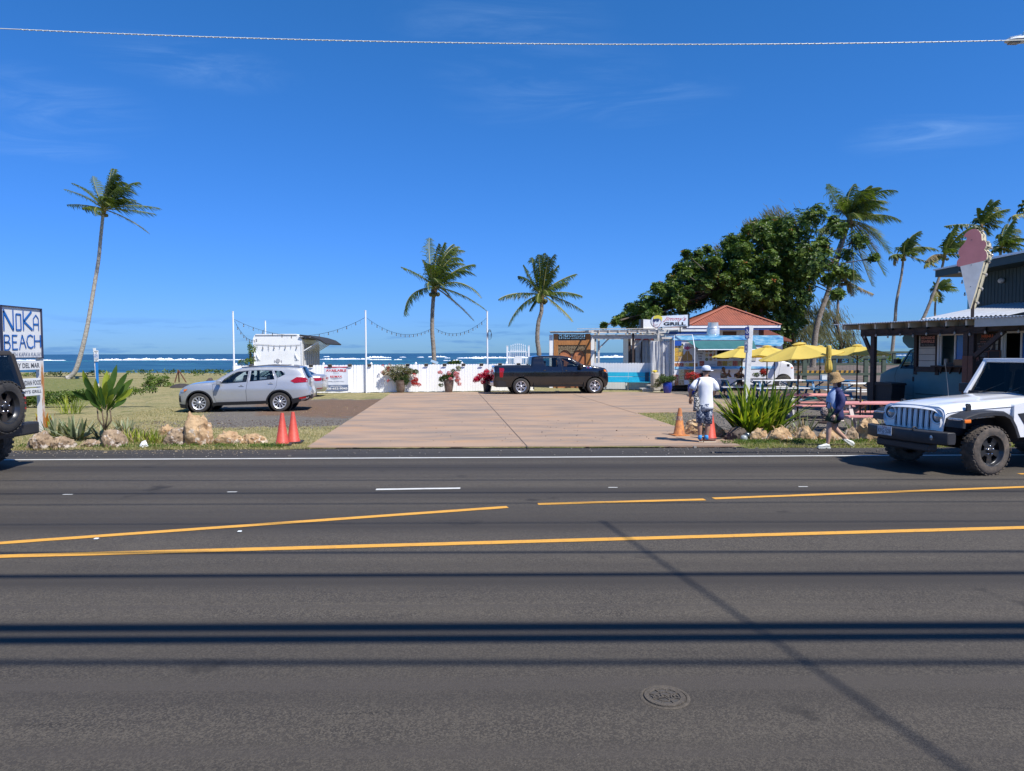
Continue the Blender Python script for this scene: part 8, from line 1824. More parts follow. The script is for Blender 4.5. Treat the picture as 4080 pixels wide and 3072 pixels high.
lobes = [(300,800,60),(420,800,90),(460,900,110),(620,760,110),(560,640,80),(650,650,100),(760,600,110),(760,760,130),(1000,640,150),(900,780,130),(100,1000,80),(200,1060,90),(1200,660,160),(1050,950,150),(30,980,40),(240,800,35),(0,1100,70),(-120,1110,40),(-170,1135,28),(1000,330,40),(1380,180,60),(1640,620,120),(1700,760,80),(-60,1090,60),(60,1050,90),(170,940,100),(250,850,60),(330,870,120),(430,720,60),(560,720,150),(620,570,100),(440,560,42),(520,620,80),(700,480,65),(740,450,40),(850,620,200),(900,420,90),(1000,450,150),(1120,340,120),(1300,280,150),(1450,300,170),(1540,220,100),(1640,190,60),(1300,500,240),(1500,600,240),(1100,800,250),(1400,850,240),(1620,790,120),(1700,480,140),(1850,400,100),(1990,400,90),(1960,520,70),(1850,870,60),(1300,1050,190),(1450,1150,110),(1560,1000,120),(1250,1200,60),(900,900,200),(700,850,150),(500,950,140),(300,1020,120),(1650,1110,45),(1760,690,70),(1890,690,42),(2020,590,45),(1450,1230,60),(100,1120,100),(1700,350,90),(1750,250,50),(1780,600,60),(1700,900,55)]
vs,fs,ms = [],[],[];tips = [];nl = len(lobes)
for i in range(nl):
    for j in range(i+1,nl):
        a,b_ = lobes[i],lobes[j];d_ = math.hypot(a[0]-b_[0],a[1]-b_[1])
        if .9*min(a[2],b_[2]) < d_ < 1.6*(a[2]+b_[2])*.8 and min(a[2],b_[2]) > 75 and rr.random() < .5: lobes.append(((a[0]+b_[0])/2+rr.uniform(-25,25),(a[1]+b_[1])/2+rr.uniform(-25,25),min(a[2],b_[2])*.62))
for x,y,r in lobes:
    c = L7(x,y);R_ = r*mp*.92;dy = rr.uniform(-1,1)*max(0,3.2-R_*.6);c.y += dy;tips.append((c,R_));big = R_ > 1.2
    leafcloud(vs,fs,ms,c,(R_,R_*(1.5 if big else 1.0),R_*.95),int(150*R_**2+34),.215,rr,(0,0,0,1,1,2,2,0,1,0),shell=.30 if big else .15,up=.9,rosette=6,lw=.55)
    if rr.random() < .6: leafcloud(vs,fs,ms,c,(R_,R_,R_),1,.2,rr,(3,),shell=.9,rosette=3)
for i in range(len(ms)):
    if ms[i] == 3: pass
cloudobj('crown',vs,fs,ms,AL,tree,'stuff')
bark = M('tree_bark',(.12,.095,.075),.9,var=.4,scale=4,bump=.6);m = MB();hub = Vector((0,0,2.6));m.tube([(0,0,0),(.1,0,1.2),hub],[.42,.33,.30],10)
hubs = [hub,L7(1150,900),L7(1350,650),L7(850,800),L7(1550,600)]
for a,b_ in ((0,1),(1,2),(1,3),(2,4)): m.tube([hubs[a],(hubs[a]+hubs[b_])/2+Vector((.2,.3,-.1)),hubs[b_]],[.20,.15,.11],7)
for c,R_ in tips:
    h = min(hubs,key=lambda q: (q-c).length);mid = (h+c)/2+Vector((rr.uniform(-.4,.4),rr.uniform(.2,.9),-.2));m.tube([h,mid,c],[.08,.05,.02],5)
    for k in range(5): d = Vector((rr.gauss(0,1),rr.gauss(0,1),rr.gauss(0,.7))).normalized()*R_*.85;m.tube([c-(c-mid)*.3,c+d*.4,c+d],[.035,.022,.01],4)
m.build('trunk',bark,tree,smooth=True)
# ---- casuarinas with drooping needles
CN = LEAF('casuarina_needle',(.15,.145,.065),(.10,.11,.045),.2,.7,2)
def casuarina(label,lob,Y,seed,trunkpx,n=260,thin=.03,L=.9,wind=.35):
    rr = random.Random(seed);b_ = at(*trunkpx,Y);t_ = thing('casuarina',label,'tree',(b_.x,Y,0),0,'wispy casuarinas behind the almond tree');B_ = Vector(t_.location);vs,fs = [],[];m = MB();m.tube([(0,0,0),(.2,0,at(trunkpx[0],lob[0][1],Y).z*.55),at(*lob[0][:2],Y)-B_],[.22,.15,.06],7)
    top = at(trunkpx[0],trunkpx[1],Y)-B_
    for x,y,r in lob:
        c = at(x,y,Y)-B_;R_ = r*Y/FPX;c.y += rr.uniform(-1,1)
        m.tube([Vector((.2,0,c.z*.5)),Vector((c.x*.6,c.y,c.z*.85)),c+Vector((0,0,R_*.5)),c+Vector((R_*.9,0,R_*.2))],[.09,.05,.03,.012],5)
        for k in range(int(n*R_)):
            d = Vector((rr.gauss(0,.6),rr.gauss(0,.6),rr.gauss(0,.45)))*R_;p = c+d;dr = Vector((wind*rr.uniform(.3,1.6),rr.uniform(-.3,.3),-1)).normalized();l_ = L*rr.uniform(.4,1.1);q = p+dr*l_*.5+Vector((.03,0,0));e = q+(dr+Vector((wind*.8,0,.1))).normalized()*l_*.5;s_ = Vector((thin,0,0));k_ = len(vs);vs += [p-s_*.5,p+s_*.5,q-s_*.6,q+s_*.6,e];fs += [(k_,k_+1,k_+3,k_+2),(k_+2,k_+3,k_+4)]
    m.build('trunk',bark,t_,smooth=True);cloudobj('crown',vs,fs,[0]*len(fs),[CN],t_,'stuff')
casuarina('wispy olive casuarina hanging between the almond tree and the big palm trunk',[(3150,1270,55),(3200,1230,40),(3120,1330,50),(3190,1330,55),(3260,1300,40),(3100,1260,40),(3150,1390,40),(3080,1350,30)],58,4,(3150,1500),n=420)
casuarina('wispy olive casuarina drooping right of the big palm trunk',[(3330,1260,40),(3290,1240,35),(3350,1330,34),(3370,1370,22),(3290,1330,40),(3300,1190,18)],60,6,(3340,1500),n=300)
casuarina('tall wispy casuarina with its top showing over the almond tree',[(3100,860,45),(3150,880,40),(3050,860,32),(2990,900,30),(2900,960,26),(2860,985,20),(3200,870,30),(3010,880,30)],57,9,(3120,1500),n=220,L=.8,wind=.5)
# ---- shore plants and bushes
BU = [LEAF('bush_leaf',(.085,.14,.025),(.14,.20,.035),.3,.4,3),LEAF('bush_leaf_light',(.16,.22,.05),(.10,.16,.03),.35,.4,3),LEAF('bush_leaf_dark',(.022,.055,.018),(.045,.08,.02),.25,.4,3)]
def bush(name,label,lob,Y,n,size,seed,mats=(0,0,1,2),kind=None,cat='bush',group=None,flat=1):
    rr = random.Random(seed);c0 = at(lob[0][0],lob[0][1],Y);t_ = thing(name,label,cat,(c0.x,Y,0),0,group) if not kind else None
    vs,fs,ms = [],[],[];B_ = Vector((c0.x,Y,0));m = MB()
    for x,y,rx_,rz_ in lob:
        c = at(x,y,Y)-B_;a,b_ = rx_*Y/FPX,rz_*Y/FPX;leafcloud(vs,fs,ms,c,(a,min(a,b_*2),b_),int(n*a*b_)+12,size,rr,mats,shell=.3,up=.8,rosette=4,lw=.5);m.tube([(c.x*.6,0,0),c],[.03,.012],4)
        for k in range(4): m.tube([(c.x*.6,0,c.z*.3),c+Vector((rr.uniform(-a,a)*.7,rr.uniform(-a,a)*.5,rr.uniform(-b_,b_)*.6))],[.02,.006],4)
    if kind: o = cloudobj(name,vs,fs,ms,BU,None,kind,B_);tag(o,label,cat);return o
    m.build('stem',bark,t_);return cloudobj('foliage',vs,fs,ms,BU,t_,'stuff')
bush('naupaka_bush','bright green shore shrub between the small dark mound and the lily',[(618,1520,35,20),(650,1510,22,16),(590,1535,30,14),(670,1535,22,9),(600,1505,20,14)],44,260,.17,3,(0,1,1,0))
bush('ground_cover','low dark green creeping ground cover behind the roadside sign',[(150,1590,70,14),(230,1575,70,13),(300,1570,60,14),(350,1565,40,14),(90,1600,60,12),(20,1600,60,10),(240,1600,60,8),(520,1557,40,10),(500,1570,40,8),(560,1560,30,7),(60,1585,70,14),(130,1572,70,12),(190,1600,60,12),(290,1582,50,14),(350,1580,50,12),(120,1612,60,8),(440,1560,40,8),(600,1550,34,8)],27,900,.10,5,(0,2,0,1),'stuff','ground cover')
o = bush('shore_creeper','green creeping plants along the shore edge',[(x,1492+R.uniform(-3,3),45,7) for x in range(-40,260,40)]+[(x,1484+R.uniform(-2,2),22,6) for x in (360,385,410)]+[(x,1482,25,5) for x in range(520,930,45)]+[(790,1487,25,10),(840,1482,28,10),(870,1488,14,12)],66,16,.22,8,(0,1,0,2),'stuff','ground cover')
bush('beach_shrub','green shrub top peeping over the fence right of the left middle palm',[(1805,1446,20,8),(1822,1447,16,6),(1795,1449,14,5)],50,500,.16,9,(0,0,2))
bush('vine_shrub','thin climbing vine shrub left of the white trailer',[(1000,1400,6,14),(985,1440,14,10),(1005,1430,10,14),(960,1445,6,10),(1012,1390,4,12),(995,1380,3,12)],40,260,.13,10,(0,1))
bush('hedge_mass','dark green bushes behind the green rail fences',[(3160,1420,40,40),(3220,1440,50,25),(3080,1440,40,30),(3290,1400,60,26),(3350,1400,50,26),(3400,1430,40,20),(3330,1370,50,22),(3260,1380,40,22),(3130,1380,30,40)],66,42,.26,12,(0,2,2,0,1),'stuff','bushes')
bush('hedge_mass','bushy green planting along the sea behind the second rail fence',[(3440,1435,30,16),(3480,1428,30,14),(3520,1432,30,14),(3560,1436,30,12),(3600,1438,30,10)],72,45,.30,13,(0,1,0),'stuff','bushes')
bush('dark_shrub','dark shrub filling under the almond tree behind the small red shed',[(3060,1340,35,35),(3110,1370,30,35),(3095,1300,30,25)],50.5,70,.22,14,(2,0,2))
m = MB();m.ball((0,0,0),1.0,28,16,(.62,.8,.30));o = m.build('dark_mound',M('dark_soil',(.05,.042,.038),.95,var=.3,bump=.8,bscale=5),smooth=True,loc=g(690,1546)+Vector((.3,.4,-.05)));tag(o,'low dark soil mound on the lawn left of the silver SUV','mound')
for px_,py_,s_,lab in ((826,1522,.55,'rounded grey boulder on the grass behind the SUV bonnet'),(845,1500,.3,'small pale boulder near the shore, over the SUV windscreen')):
    p = g(px_,py_);pass
# ---- rocks
RK = M('limestone',(.50,.345,.19),.92,col2=(.27,.155,.075),scale=2.6,lo=.40,hi=.62,bump=1.0,bscale=9,col3=(.52,.44,.34),s3=6,lo3=.56,hi3=.64,bdist=.05);RKG = M('grey_coral_rock',(.36,.265,.17),.92,col2=(.17,.115,.07),scale=3,lo=.40,hi=.60,bump=1.0,bscale=10,col3=(.44,.38,.32),s3=7,lo3=.56,hi3=.62,bdist=.05);RKD = M('basalt_and_shaded_rock',(.10,.075,.06),.9,var=.4,scale=4,bump=1,bscale=8)
def rock(px0,px1,pyt,pyb,label,seed,mat=RK,peak=None,depth=.8,Y=None,group='rocks edging the roadside'):
    p = g((px0+px1)/2,pyb);Y = p.y if Y is None else Y;a,b_ = at(px0,pyb,Y),at(px1,pyb,Y);w = (b_.x-a.x);h = at((px0+px1)/2,pyt,Y).z;Yc = Y+w*depth*.35
    bm = bmesh.new();bmesh.ops.create_icosphere(bm,subdivisions=4,radius=1);pk_ = peak or 0
    for v in bm.verts:
        c = v.co;n1 = noise.noise(c*1.3+Vector((seed*7.1,0,0)));n2 = noise.noise(c*3.1+Vector((0,seed*3.3,0)));n3 = noise.noise(c*7+Vector((0,0,seed)));cell = noise.cell(c*2.2+Vector((seed,0,0)))
        r_ = 1+.26*n1+.15*abs(n2)*2-.10+.05*n3+.05*cell;x,y,z = c*r_
        z = max(z,-.35);k = (z+.35)/1.35
        x = x*(1-.22*max(0,k-.2))+pk_*k
        v.co = (x*w/2/1.02,y*w*depth/2,k*h*(.98 if k < 1 else 1))
    me = bpy.data.meshes.new('rock');bm.to_mesh(me);bm.free();me.materials.append(mat);me.polygons.foreach_set('use_smooth',[True]*len(me.polygons));me.set_sharp_from_angle(angle=radians(38))
    mz = max(v.co.z for v in me.vertices); 
    for v in me.vertices: v.co.z = v.co.z*h/mz-.03
    o = link(bpy.data.objects.new('rock',me));o.location = ((a.x+b_.x)/2,Yc,0);return tag(o,label,'rock',group)
rock(715,838,1635,1776,'tall upright pale boulder beside the roadside, tallest of the left row',3,RK,-.05,.7)
rock(640,735,1698,1776,'low slanting boulder leaning on the left foot of the tall upright one',5,RKG,.3,.7)
rock(622,690,1686,1735,'small pinkish boulder behind the grass tuft left of the tall upright boulder',7,RK)
rock(842,965,1713,1772,'long low golden boulder right of the tall upright one',9,RK,0,.6)
rock(950,1063,1722,1769,'low tan boulder with a dark hollow, nearest the two cones',12,RK,-.15,.6)
rock(388,490,1706,1786,'grey-brown angular boulder under the broad-leaved lily at left',15,RKG,-.1,.75)
rock(184,284,1733,1790,'weathered boulder in front of the agave clump',17,RKG,.05,.7)
rock(92,192,1712,1792,'rough boulder beside the dark car bumper',19,RKG,0,.8)
rock(305,400,1746,1784,'low brown boulder between the agave clump and the angular boulder',22,RKG,0,.6)
rock(2718,2835,1664,1735,'big golden boulder behind the man left of his legs',25,RK,.1,.7)
rock(2825,2895,1682,1742,'golden boulder right of the cone behind the man',28,RK,-.1,.7)
rock(2895,2995,1695,1756,'dark shaded boulder under the left side of the big lily clump',31,RKD,.05,.7)  # shade under the lily clump is put into this boulder's dark colour
rock(2985,3075,1700,1758,'golden-brown boulder under the middle of the big lily clump',33,RK,.1,.6)
rock(3060,3172,1692,1760,'golden boulder under the right side of the big lily clump',36,RK,.1,.6)
rock(3172,3265,1690,1762,'pale boulder behind the small aloe, left of the woman',39,RK,0,.6)
rock(3262,3370,1704,1762,'low pale boulder behind the woman\'s legs',41,RK,0,.6)
rock(3360,3432,1694,1760,'pointed grey boulder right of the woman\'s rear foot',43,RKG,.05,.7)
rock(3425,3535,1660,1762,'large round coral boulder at the bumper of the white 4x4',46,RK,0,.8)
rock(3535,3640,1690,1765,'pale boulder hidden behind the white 4x4 grille',48,RK,0,.7)
p = g(826,1520);rock(815,850,1503,1524,'round dark boulder on the lawn behind the SUV bonnet',50,RKD,0,.9,group='boulders on the lawn')
ps = g(2958,1757);o = MB().ball((0,0,.07),.085,12,8).build('glass_float',M('float_grey',(.28,.31,.31),.25),smooth=True,loc=(ps.x,ps.y-.1,0));tag(o,'grey glass ball lying at the foot of the lily clump, the left one','glass ball','glass balls by the lily clump')
o = MB().ball((0,0,.13),.075,12,8).build('glass_float',M('float_dark',(.12,.14,.15),.08,metal=.6),smooth=True,loc=(ps.x+.11,ps.y+.0,0));tag(o,'darker shiny glass ball behind the grey one under the lily clump','glass ball','glass balls by the lily clump')
# litter
p = g(572,1786);m = MB();vs = [Vector((R.uniform(-.09,.09),R.uniform(-.06,.06),R.uniform(0,.10))) for _ in range(12)];m.add([(-.10,0,.02),(.0,-.05,0),(.11,.0,.02),(.02,.05,.15),(-.05,.03,.12),(.06,-.02,.07)],[(0,1,3),(1,2,3),(0,3,4),(1,5,3),(0,1,4),(2,5,3)]);o = m.build('paper_litter',white,loc=(p.x,p.y,.02));tag(o,'crumpled white paper cup lying at the road edge left of the boulders','litter')
# ---- strap-leaved plants: each leaf is its own part
LY = [LEAF('lily_leaf',(.21,.27,.03),(.11,.18,.02),.38,.35,2.5),LEAF('lily_leaf_yellow',(.40,.42,.05),(.26,.31,.035),.42,.35,2.5),LEAF('lily_leaf_deep',(.035,.08,.015),(.06,.11,.02),.3,.35,2.5)];DRY = LEAF('dry_leaf',(.38,.29,.17),(.26,.18,.10),.2,.8,4);ORL = LEAF('orange_leaf',(.48,.20,.03),(.36,.12,.02),.35,.5,4)
def clump(name,label,p,n,L,w,lean,droop,mats,seed,spread=.2,cat='plant',seg=7,fold=.35,stalk=False,leafname='leaf',drys=0,winddir=0):
    rr = random.Random(seed);t_ = thing(name,label,cat,(p[0],p[1],p[2] if len(p) > 2 else 0))
    for i in range(n+drys):
        az = rr.random()*2*pi;q = rr.random();ln = lean[0]+(lean[1]-lean[0])*q;d = i >= n
        bx,by = spread*rr.uniform(-1,1),spread*.6*rr.uniform(-1,1);az2 = atan2(sin(az)+by/spread*.8,cos(az)+bx/spread*1.4+winddir)
        vs,fs = strap((bx,by,0),az2,ln*(1.25 if d else 1),L*rr.uniform(.65,1.1)*(.75 if d else 1),w*rr.uniform(.8,1.15)*(.6 if d else 1),droop*rr.uniform(.5,1.5)*(2.2 if d else 1),seg,fold,rr,rr.uniform(-.5,.5))
        MB().add(vs,fs).build(leafname,DRY if d else rr.choice(mats),t_,normals=False,smooth=True)
    return t_
pc = g(3045,1752)
clump('spider_lily','large clump of bright green strap leaves at the roadside right of the man',(pc.x,pc.y+.45,.12),200,1.22,.085,(.02,.85),.36,[LY[0],LY[0],LY[1],LY[1],LY[2]],3,.46,drys=22,fold=.3)
# broad-leaved ti plant at left
pc = at(418,1700,16.2);ti = thing('ti_plant','tall broad-leaved green lily on bare stems in front of the lawn at left','plant',(pc.x,16.2,0));rr = random.Random(4)
scx = 16.2/FPX*.432
T1 = lambda x,y: Vector(((x-960)*scx,0,at(418,1180+y*.432,16.2).z))
m = MB()
for q in ((900,1130),(945,1130),(985,1110),(1020,1150)): m.tube([T1(960,1230)*1.0,T1(q[0],q[1]),T1(q[0]+rr.uniform(-15,15),1000)],[.022,.018,.014],6)
m.build('stem',M('ti_stem',(.14,.10,.06),.8),ti,smooth=True)
for tx,ty,bx,by,w in ((845,675,930,1020,.15),(1040,632,975,1000,.14),(1183,702,1000,1000,.15),(1185,765,1010,1000,.16),(1180,860,1000,1020,.15),(720,870,930,1000,.13),(935,690,950,1020,.15),(870,850,930,1040,.16),(1120,820,990,1030,.16),(1050,850,970,1040,.17),(965,720,960,1010,.14),(835,830,920,1050,.13),(1100,900,990,1050,.14),(900,760,945,1040,.17),(880,930,940,1060,.13),(1060,780,985,1000,.13),(985,880,965,1050,.14),(1080,960,985,1070,.12),(860,740,940,1010,.13),(800,960,925,1060,.10),(940,830,955,1040,.14),(1010,760,965,1010,.14),(850,1020,930,1080,.10),(1130,950,1000,1060,.12)):
    a,b_ = T1(bx,by),T1(tx,ty);dy = rr.uniform(-.35,.35);b_.y += dy;a.y += dy*.1;mid = (a+b_)/2+Vector(((bx-tx)*-.0003,dy*.2-.03,.06));pts = [a+(mid-a)*2*t*(1-t)*1.0+(b_-a)*t*t+(mid-a)*0 if 0 else a*(1-t)**2+mid*2*t*(1-t)+b_*t*t for t in [i/7 for i in range(8)]]
    ws = [w*x for x in (.18,.22,.45,.85,1.0,.92,.6,.03)];vs,fs = [],[];sd = Vector((b_.z-a.z,rr.uniform(-.4,.4),-(b_.x-a.x)));ribbon(vs,fs,pts,ws,sd,.35);MB().add(vs,fs).build('leaf',rr.choice([LEAF('ti_leaf',(.045,.10,.02),(.09,.15,.03),.38,.28,2),LY[1],LEAF('ti_leaf_deep',(.025,.065,.016),(.05,.10,.02),.3,.28,2)]),ti,normals=False,smooth=True)
AG = [LEAF('agave_leaf',(.22,.26,.14),(.15,.19,.09),.15,.45,3),LEAF('agave_leaf_grey',(.33,.34,.22),(.20,.23,.13),.15,.5,3)]
def G_(px,py,dy=0): q = g(px,py);return (q.x,q.y+dy,0.02)
clump('agave_clump','dusty grey-green agave clump behind the boulders, middle of the left bed',G_(282,1760,.2),38,.60,.075,(.1,1.15),.14,AG,8,.16,drys=20,leafname='leaf')
clump('agave_clump','grey-green agave clump between the roadside sign and the left boulders',G_(200,1752,.3),30,.55,.065,(.1,1.2),.14,AG,9,.18,drys=20)
clump('agave_clump','small grey agave behind the stem of the broad-leaved lily',G_(455,1735,.5),16,.42,.06,(.1,1.0),.10,AG,10,.12,drys=14)
clump('agave_clump','dry scruffy agave right beside the broad-leaved lily stems',G_(385,1755,.3),12,.5,.06,(.2,1.2),.10,AG,11,.14,drys=22)
clump('croton','orange and yellow leaved croton at the foot of the roadside sign',G_(125,1715,.6),22,.42,.09,(.1,.9),.2,[ORL,LY[1],ORL],12,.12)
clump('grass_tuft','tall green grass tuft on the lawn behind the broad-leaved lily',(at(280,1500,24).x,24,.02),60,.75,.02,(.1,.8),.5,[LY[0],LY[1]],13,.3)
clump('grass_tuft','green-gold grass clump left of the tall upright boulder',G_(540,1768,.15),110,.34,.020,(.05,.8),.35,[LY[0],LY[1],DRY],14,.34)
clump('grass_tuft','green-gold grass clump touching the slanting boulder',G_(610,1772,.1),80,.30,.018,(.05,.9),.35,[LY[1],DRY,LY[0]],15,.24)
clump('grass_tuft','low grass clump right of the angular boulder',G_(490,1760,.25),70,.38,.018,(.05,.8),.35,[LY[0],LY[2],DRY],16,.22)
clump('aloe','small dry aloe with upright leaves in front of the boulders left of the woman',G_(3188,1752,-.05),16,.62,.055,(.05,.75),.05,AG+[DRY],17,.08,drys=12)
clump('aloe','bleached dry aloe heap on the boulders right of the lily clump',G_(3130,1735,.35),18,.45,.04,(.2,1.2),.2,AG,18,.34,drys=70)
clump('aloe','grey aloe with twisted leaves around the round coral boulder',G_(3440,1752,.25),26,.55,.05,(.1,1.15),.15,AG,19,.22,drys=18)
clump('aloe','small aloe on top of the boulders behind the white 4x4 grille',G_(3555,1740,.4),20,.42,.05,(.1,1.1),.15,AG,20,.2,drys=12)
clump('agave_clump','variegated pale spiky plant behind the big lily clump near the pink table',(at(3170,1560,22).x,22.6,.55),40,.42,.025,(.2,1.3),.3,[LEAF('pale_leaf',(.50,.54,.40),(.34,.42,.26),.3,.5)],21,.08)
MB().box((at(3170,1560,22).x,22.6,.28),(.3,.3,.56)).build('white_planter',white2);tag(bpy.data.objects['white_planter'],'pale square planter under the variegated spiky plant','planter')
ol = clump('croton','single orange leaf cluster beside the white 4x4 lamp',G_(3515,1715,.4),7,.36,.13,(.1,.8),.3,[ORL],22,.06)
for k,(px_,top_) in enumerate(((3450,1596),(3462,1610),(3481,1600))):
    b_ = G_(px_,1720,.2);h_ = at(px_,top_,b_[1]).z;t_ = thing('aloe_flower','yellow aloe flower spike above the round coral boulder, %s one' % ('left','middle','green right')[k],'flower',b_,0,'aloe flower spikes');MB().tube([(0,0,0),(.01,0,h_)],.007,5).build('stalk',LY[2],t_)
    m = MB();rr = random.Random(k); 
    for i in range(30): z = h_-.22*rr.random();a = rr.random()*6.3;m.tube([(0,0,z),(.022*cos(a),.022*sin(a),z-.03)],[.007,.004],4)
    m.build('flower_spike',M('aloe_yellow',(.60,.48,.02),.6) if k < 2 else LY[0],t_)
# ---- flower pots
BGL = [LEAF('bougain_leaf',(.08,.13,.035),(.05,.09,.025),.3,.5,4),LEAF('bougain_leaf_dry',(.20,.17,.08),(.12,.11,.05),.3,.6,4),LEAF('petal_red',(.42,.03,.035),(.50,.07,.06),.35,.6,5),LEAF('petal_pink',(.66,.30,.34),(.58,.20,.25),.4,.6,5),LEAF('petal_crimson',(.58,.015,.085),(.48,.02,.07),.4,.6,5),LEAF('petal_white',(.62,.58,.52),(.5,.45,.4),.4,.6,5)]
def pot(name,label,px,pyb,pyt,Y,prof,mat,group=None):
    a = at(px,pyb,Y);h = at(px,pyt,Y).z;t_ = thing(name,label,'plant pot',(a.x,Y,.03),0,group);MB().lathe([(r_*h,z*h) for r_,z in prof],28).build('pot_body',mat,t_,auto=50);MB().lathe([(.001,h*.93),(prof[-1][0]*h*.9,h*.93)],20).build('potting_soil',RKD,t_);return t_,h
tall = [(.001,0),(.27,0),(.29,.03),(.33,.25),(.39,.60),(.42,.85),(.42,.95),(.44,.97),(.44,1.0),(.40,1.0),(.38,.9)]
taup = M('pot_taupe',(.16,.125,.10),.35,col2=(.11,.07,.055),scale=5,lo=.4,hi=.6,coat=.3);blkp = M('pot_black',(.025,.025,.03),.35,coat=.3)
def fcloud(name,label,parent_pt,Y,leafs,flowers,seed,cat='shrub'):
    rr = random.Random(seed);t_ = thing(name,label,cat,parent_pt);B_ = Vector(parent_pt);vs,fs,ms = [],[],[]
    def add(lst,size,ros,up,lw):
        for x,y,rx_,ry_,n,mats in lst:
            c = at(x,y,Y+rr.uniform(-.15,.15))-B_;leafcloud(vs,fs,ms,c,(rx_*Y/FPX,rx_*Y/FPX*.6,ry_*Y/FPX),n,size,rr,mats,shell=.15,up=up,rosette=ros,lw=lw)
    add([(x,y,a,b_,int(n*1.5),q) for x,y,a,b_,n,q in leafs],.07,4,.3,.6);n_l = len(fs);o = cloudobj('foliage',vs,fs,ms,BGL,t_,'stuff');vs,fs,ms = [],[],[]
    add2 = flowers; 
    for x,y,rx_,ry_,n,mats in add2:
        c = at(x,y,Y+rr.uniform(-.25,.0))-B_;leafcloud(vs,fs,ms,c,(rx_*Y/FPX,rx_*Y/FPX*.6,ry_*Y/FPX),n,.055,rr,mats,shell=.1,up=.2,rosette=4,lw=.9)
    cloudobj('flowers',vs,fs,ms,BGL,t_,'stuff');m = MB()
    for x,y,rx_,ry_,n,mats in leafs+flowers:
        c = at(x,y,Y)-B_;m.tube([(0,0,0),c*.5+Vector((0,0,.12)),c],[.016,.010,.005],4)
        for k in range(3): m.tube([c*.7,c+Vector((rr.uniform(-rx_,rx_),0,rr.uniform(-ry_,ry_)))*Y/FPX*.8],[.007,.003],3)
    m.build('stem',bark,t_);return t_
cx0 = lambda x: 1500+x*.20796
cy0 = lambda y: 1420+y*.20796
def FL_(l,sc=1): return [(cx0(x),cy0(y),rx_*.208,ry_*.208,n,mt) for x,y,rx_,ry_,n,mt in l]
Yp = 36.3
p1,h1 = pot('flower_pot','tall taupe glazed pot holding the sprawling red bougainvillea, leftmost of three',cx0(465),1566,cy0(465),Yp,tall,taup,'flower pots along the white fence')
fcloud('bougainvillea','large airy bougainvillea with red sprays in the leftmost taupe pot',(p1.location.x,Yp,h1),Yp,FL_([(450,400,150,70,150,(0,0,1)),(450,250,180,90,210,(0,1,1,5)),(250,260,90,90,80,(0,1,5)),(330,340,90,100,110,(0,1,5)),(620,290,120,60,110,(0,1)),(740,290,70,30,40,(0,)),(560,470,60,60,60,(0,)),(400,460,60,50,50,(0,)),(170,310,70,40,40,(1,5)),(520,380,130,60,90,(0,0,1))]),FL_([(150,310,60,30,26,(2,)),(230,240,20,40,10,(2,)),(360,385,25,20,8,(2,)),(230,465,14,12,5,(2,)),(725,370,35,40,24,(2,)),(760,440,45,40,34,(2,)),(740,520,60,45,50,(2,)),(820,540,35,25,18,(2,)),(120,180,12,20,4,(2,)),(700,490,40,40,24,(2,)),(260,160,14,14,3,(2,))]),5)
p2,h2 = pot('flower_pot','tall taupe glazed pot with pale pink flowers, middle of three',cx0(1385),1563,cy0(462),Yp+.1,tall,taup,'flower pots along the white fence')
fcloud('bougainvillea','pale pink bougainvillea in the middle taupe pot',(p2.location.x,Yp+.1,h2),Yp,FL_([(1420,370,80,60,90,(0,0)),(1330,400,70,50,60,(0,)),(1250,440,50,50,40,(0,)),(1240,550,40,20,16,(0,)),(1480,280,60,25,26,(0,1)),(1580,230,35,40,20,(0,5)),(1560,210,20,25,8,(1,))]),FL_([(1220,305,40,30,28,(3,)),(1300,390,50,35,40,(3,)),(1390,320,35,30,26,(3,)),(1415,430,38,24,36,(3,)),(1530,340,60,60,60,(3,)),(1560,430,50,60,50,(3,)),(1590,530,25,30,16,(3,)),(1540,470,40,40,26,(3,))]),6)
p3,h3 = pot('flower_pot','black tapered pot with crimson bougainvillea left of the pickup tailgate',cx0(2125),1560,cy0(470),Yp+.2,tall,blkp,'flower pots along the white fence')
fcloud('bougainvillea','dense crimson bougainvillea in the black pot',(p3.location.x,Yp+.2,h3),Yp+.2,FL_([(2110,440,90,40,50,(0,)),(2130,280,30,20,6,(0,))]),FL_([(1930,430,80,50,90,(4,)),(2020,370,90,60,120,(4,)),(2110,320,70,60,80,(4,)),(2140,410,80,50,110,(4,)),(2200,400,60,60,80,(4,)),(2040,490,40,30,40,(4,)),(1890,470,40,30,26,(4,)),(2200,460,30,30,24,(4,)),(2240,420,30,40,24,(4,)),(2100,270,30,20,14,(4,))]),7)
blue = M('pot_cobalt',(.012,.03,.26),.25,coat=.6,bump=.5,bscale=18)
bprof = [(.001,0),(.26,0),(.30,.04),(.40,.40),(.42,.65),(.38,.90),(.36,.94),(.40,.97),(.40,1.0),(.36,1.0),(.34,.9)]
pb1,hb1 = pot('flower_pot','dimpled cobalt blue pot before the plastic screen',2659,1568,1524,34.9,bprof,blue)
fcloud('leafy_shrub','light green leafy plant in the cobalt pot before the plastic screen',(pb1.location.x,34.9,hb1),34.9,[(2650,1512,32,12,130,(0,0)),(2625,1525,18,14,50,(0,1)),(2675,1508,18,10,60,(0,)),(2614,1535,8,8,16,(0,)),(2640,1500,14,8,30,(0,1))],[],8)
pb2,hb2 = pot('flower_pot','cobalt blue pot half hidden behind the man in the white shirt',2757,1580,1534,33.6,bprof,blue)
fcloud('croton','red and dark leaved croton in the cobalt pot behind the man',(pb2.location.x,33.6,hb2),33.6,[(2762,1505,26,16,60,(0,1))],[(2755,1495,26,14,90,(2,)),(2775,1500,18,14,50,(2,)),(2745,1502,14,12,30,(2,))],9)
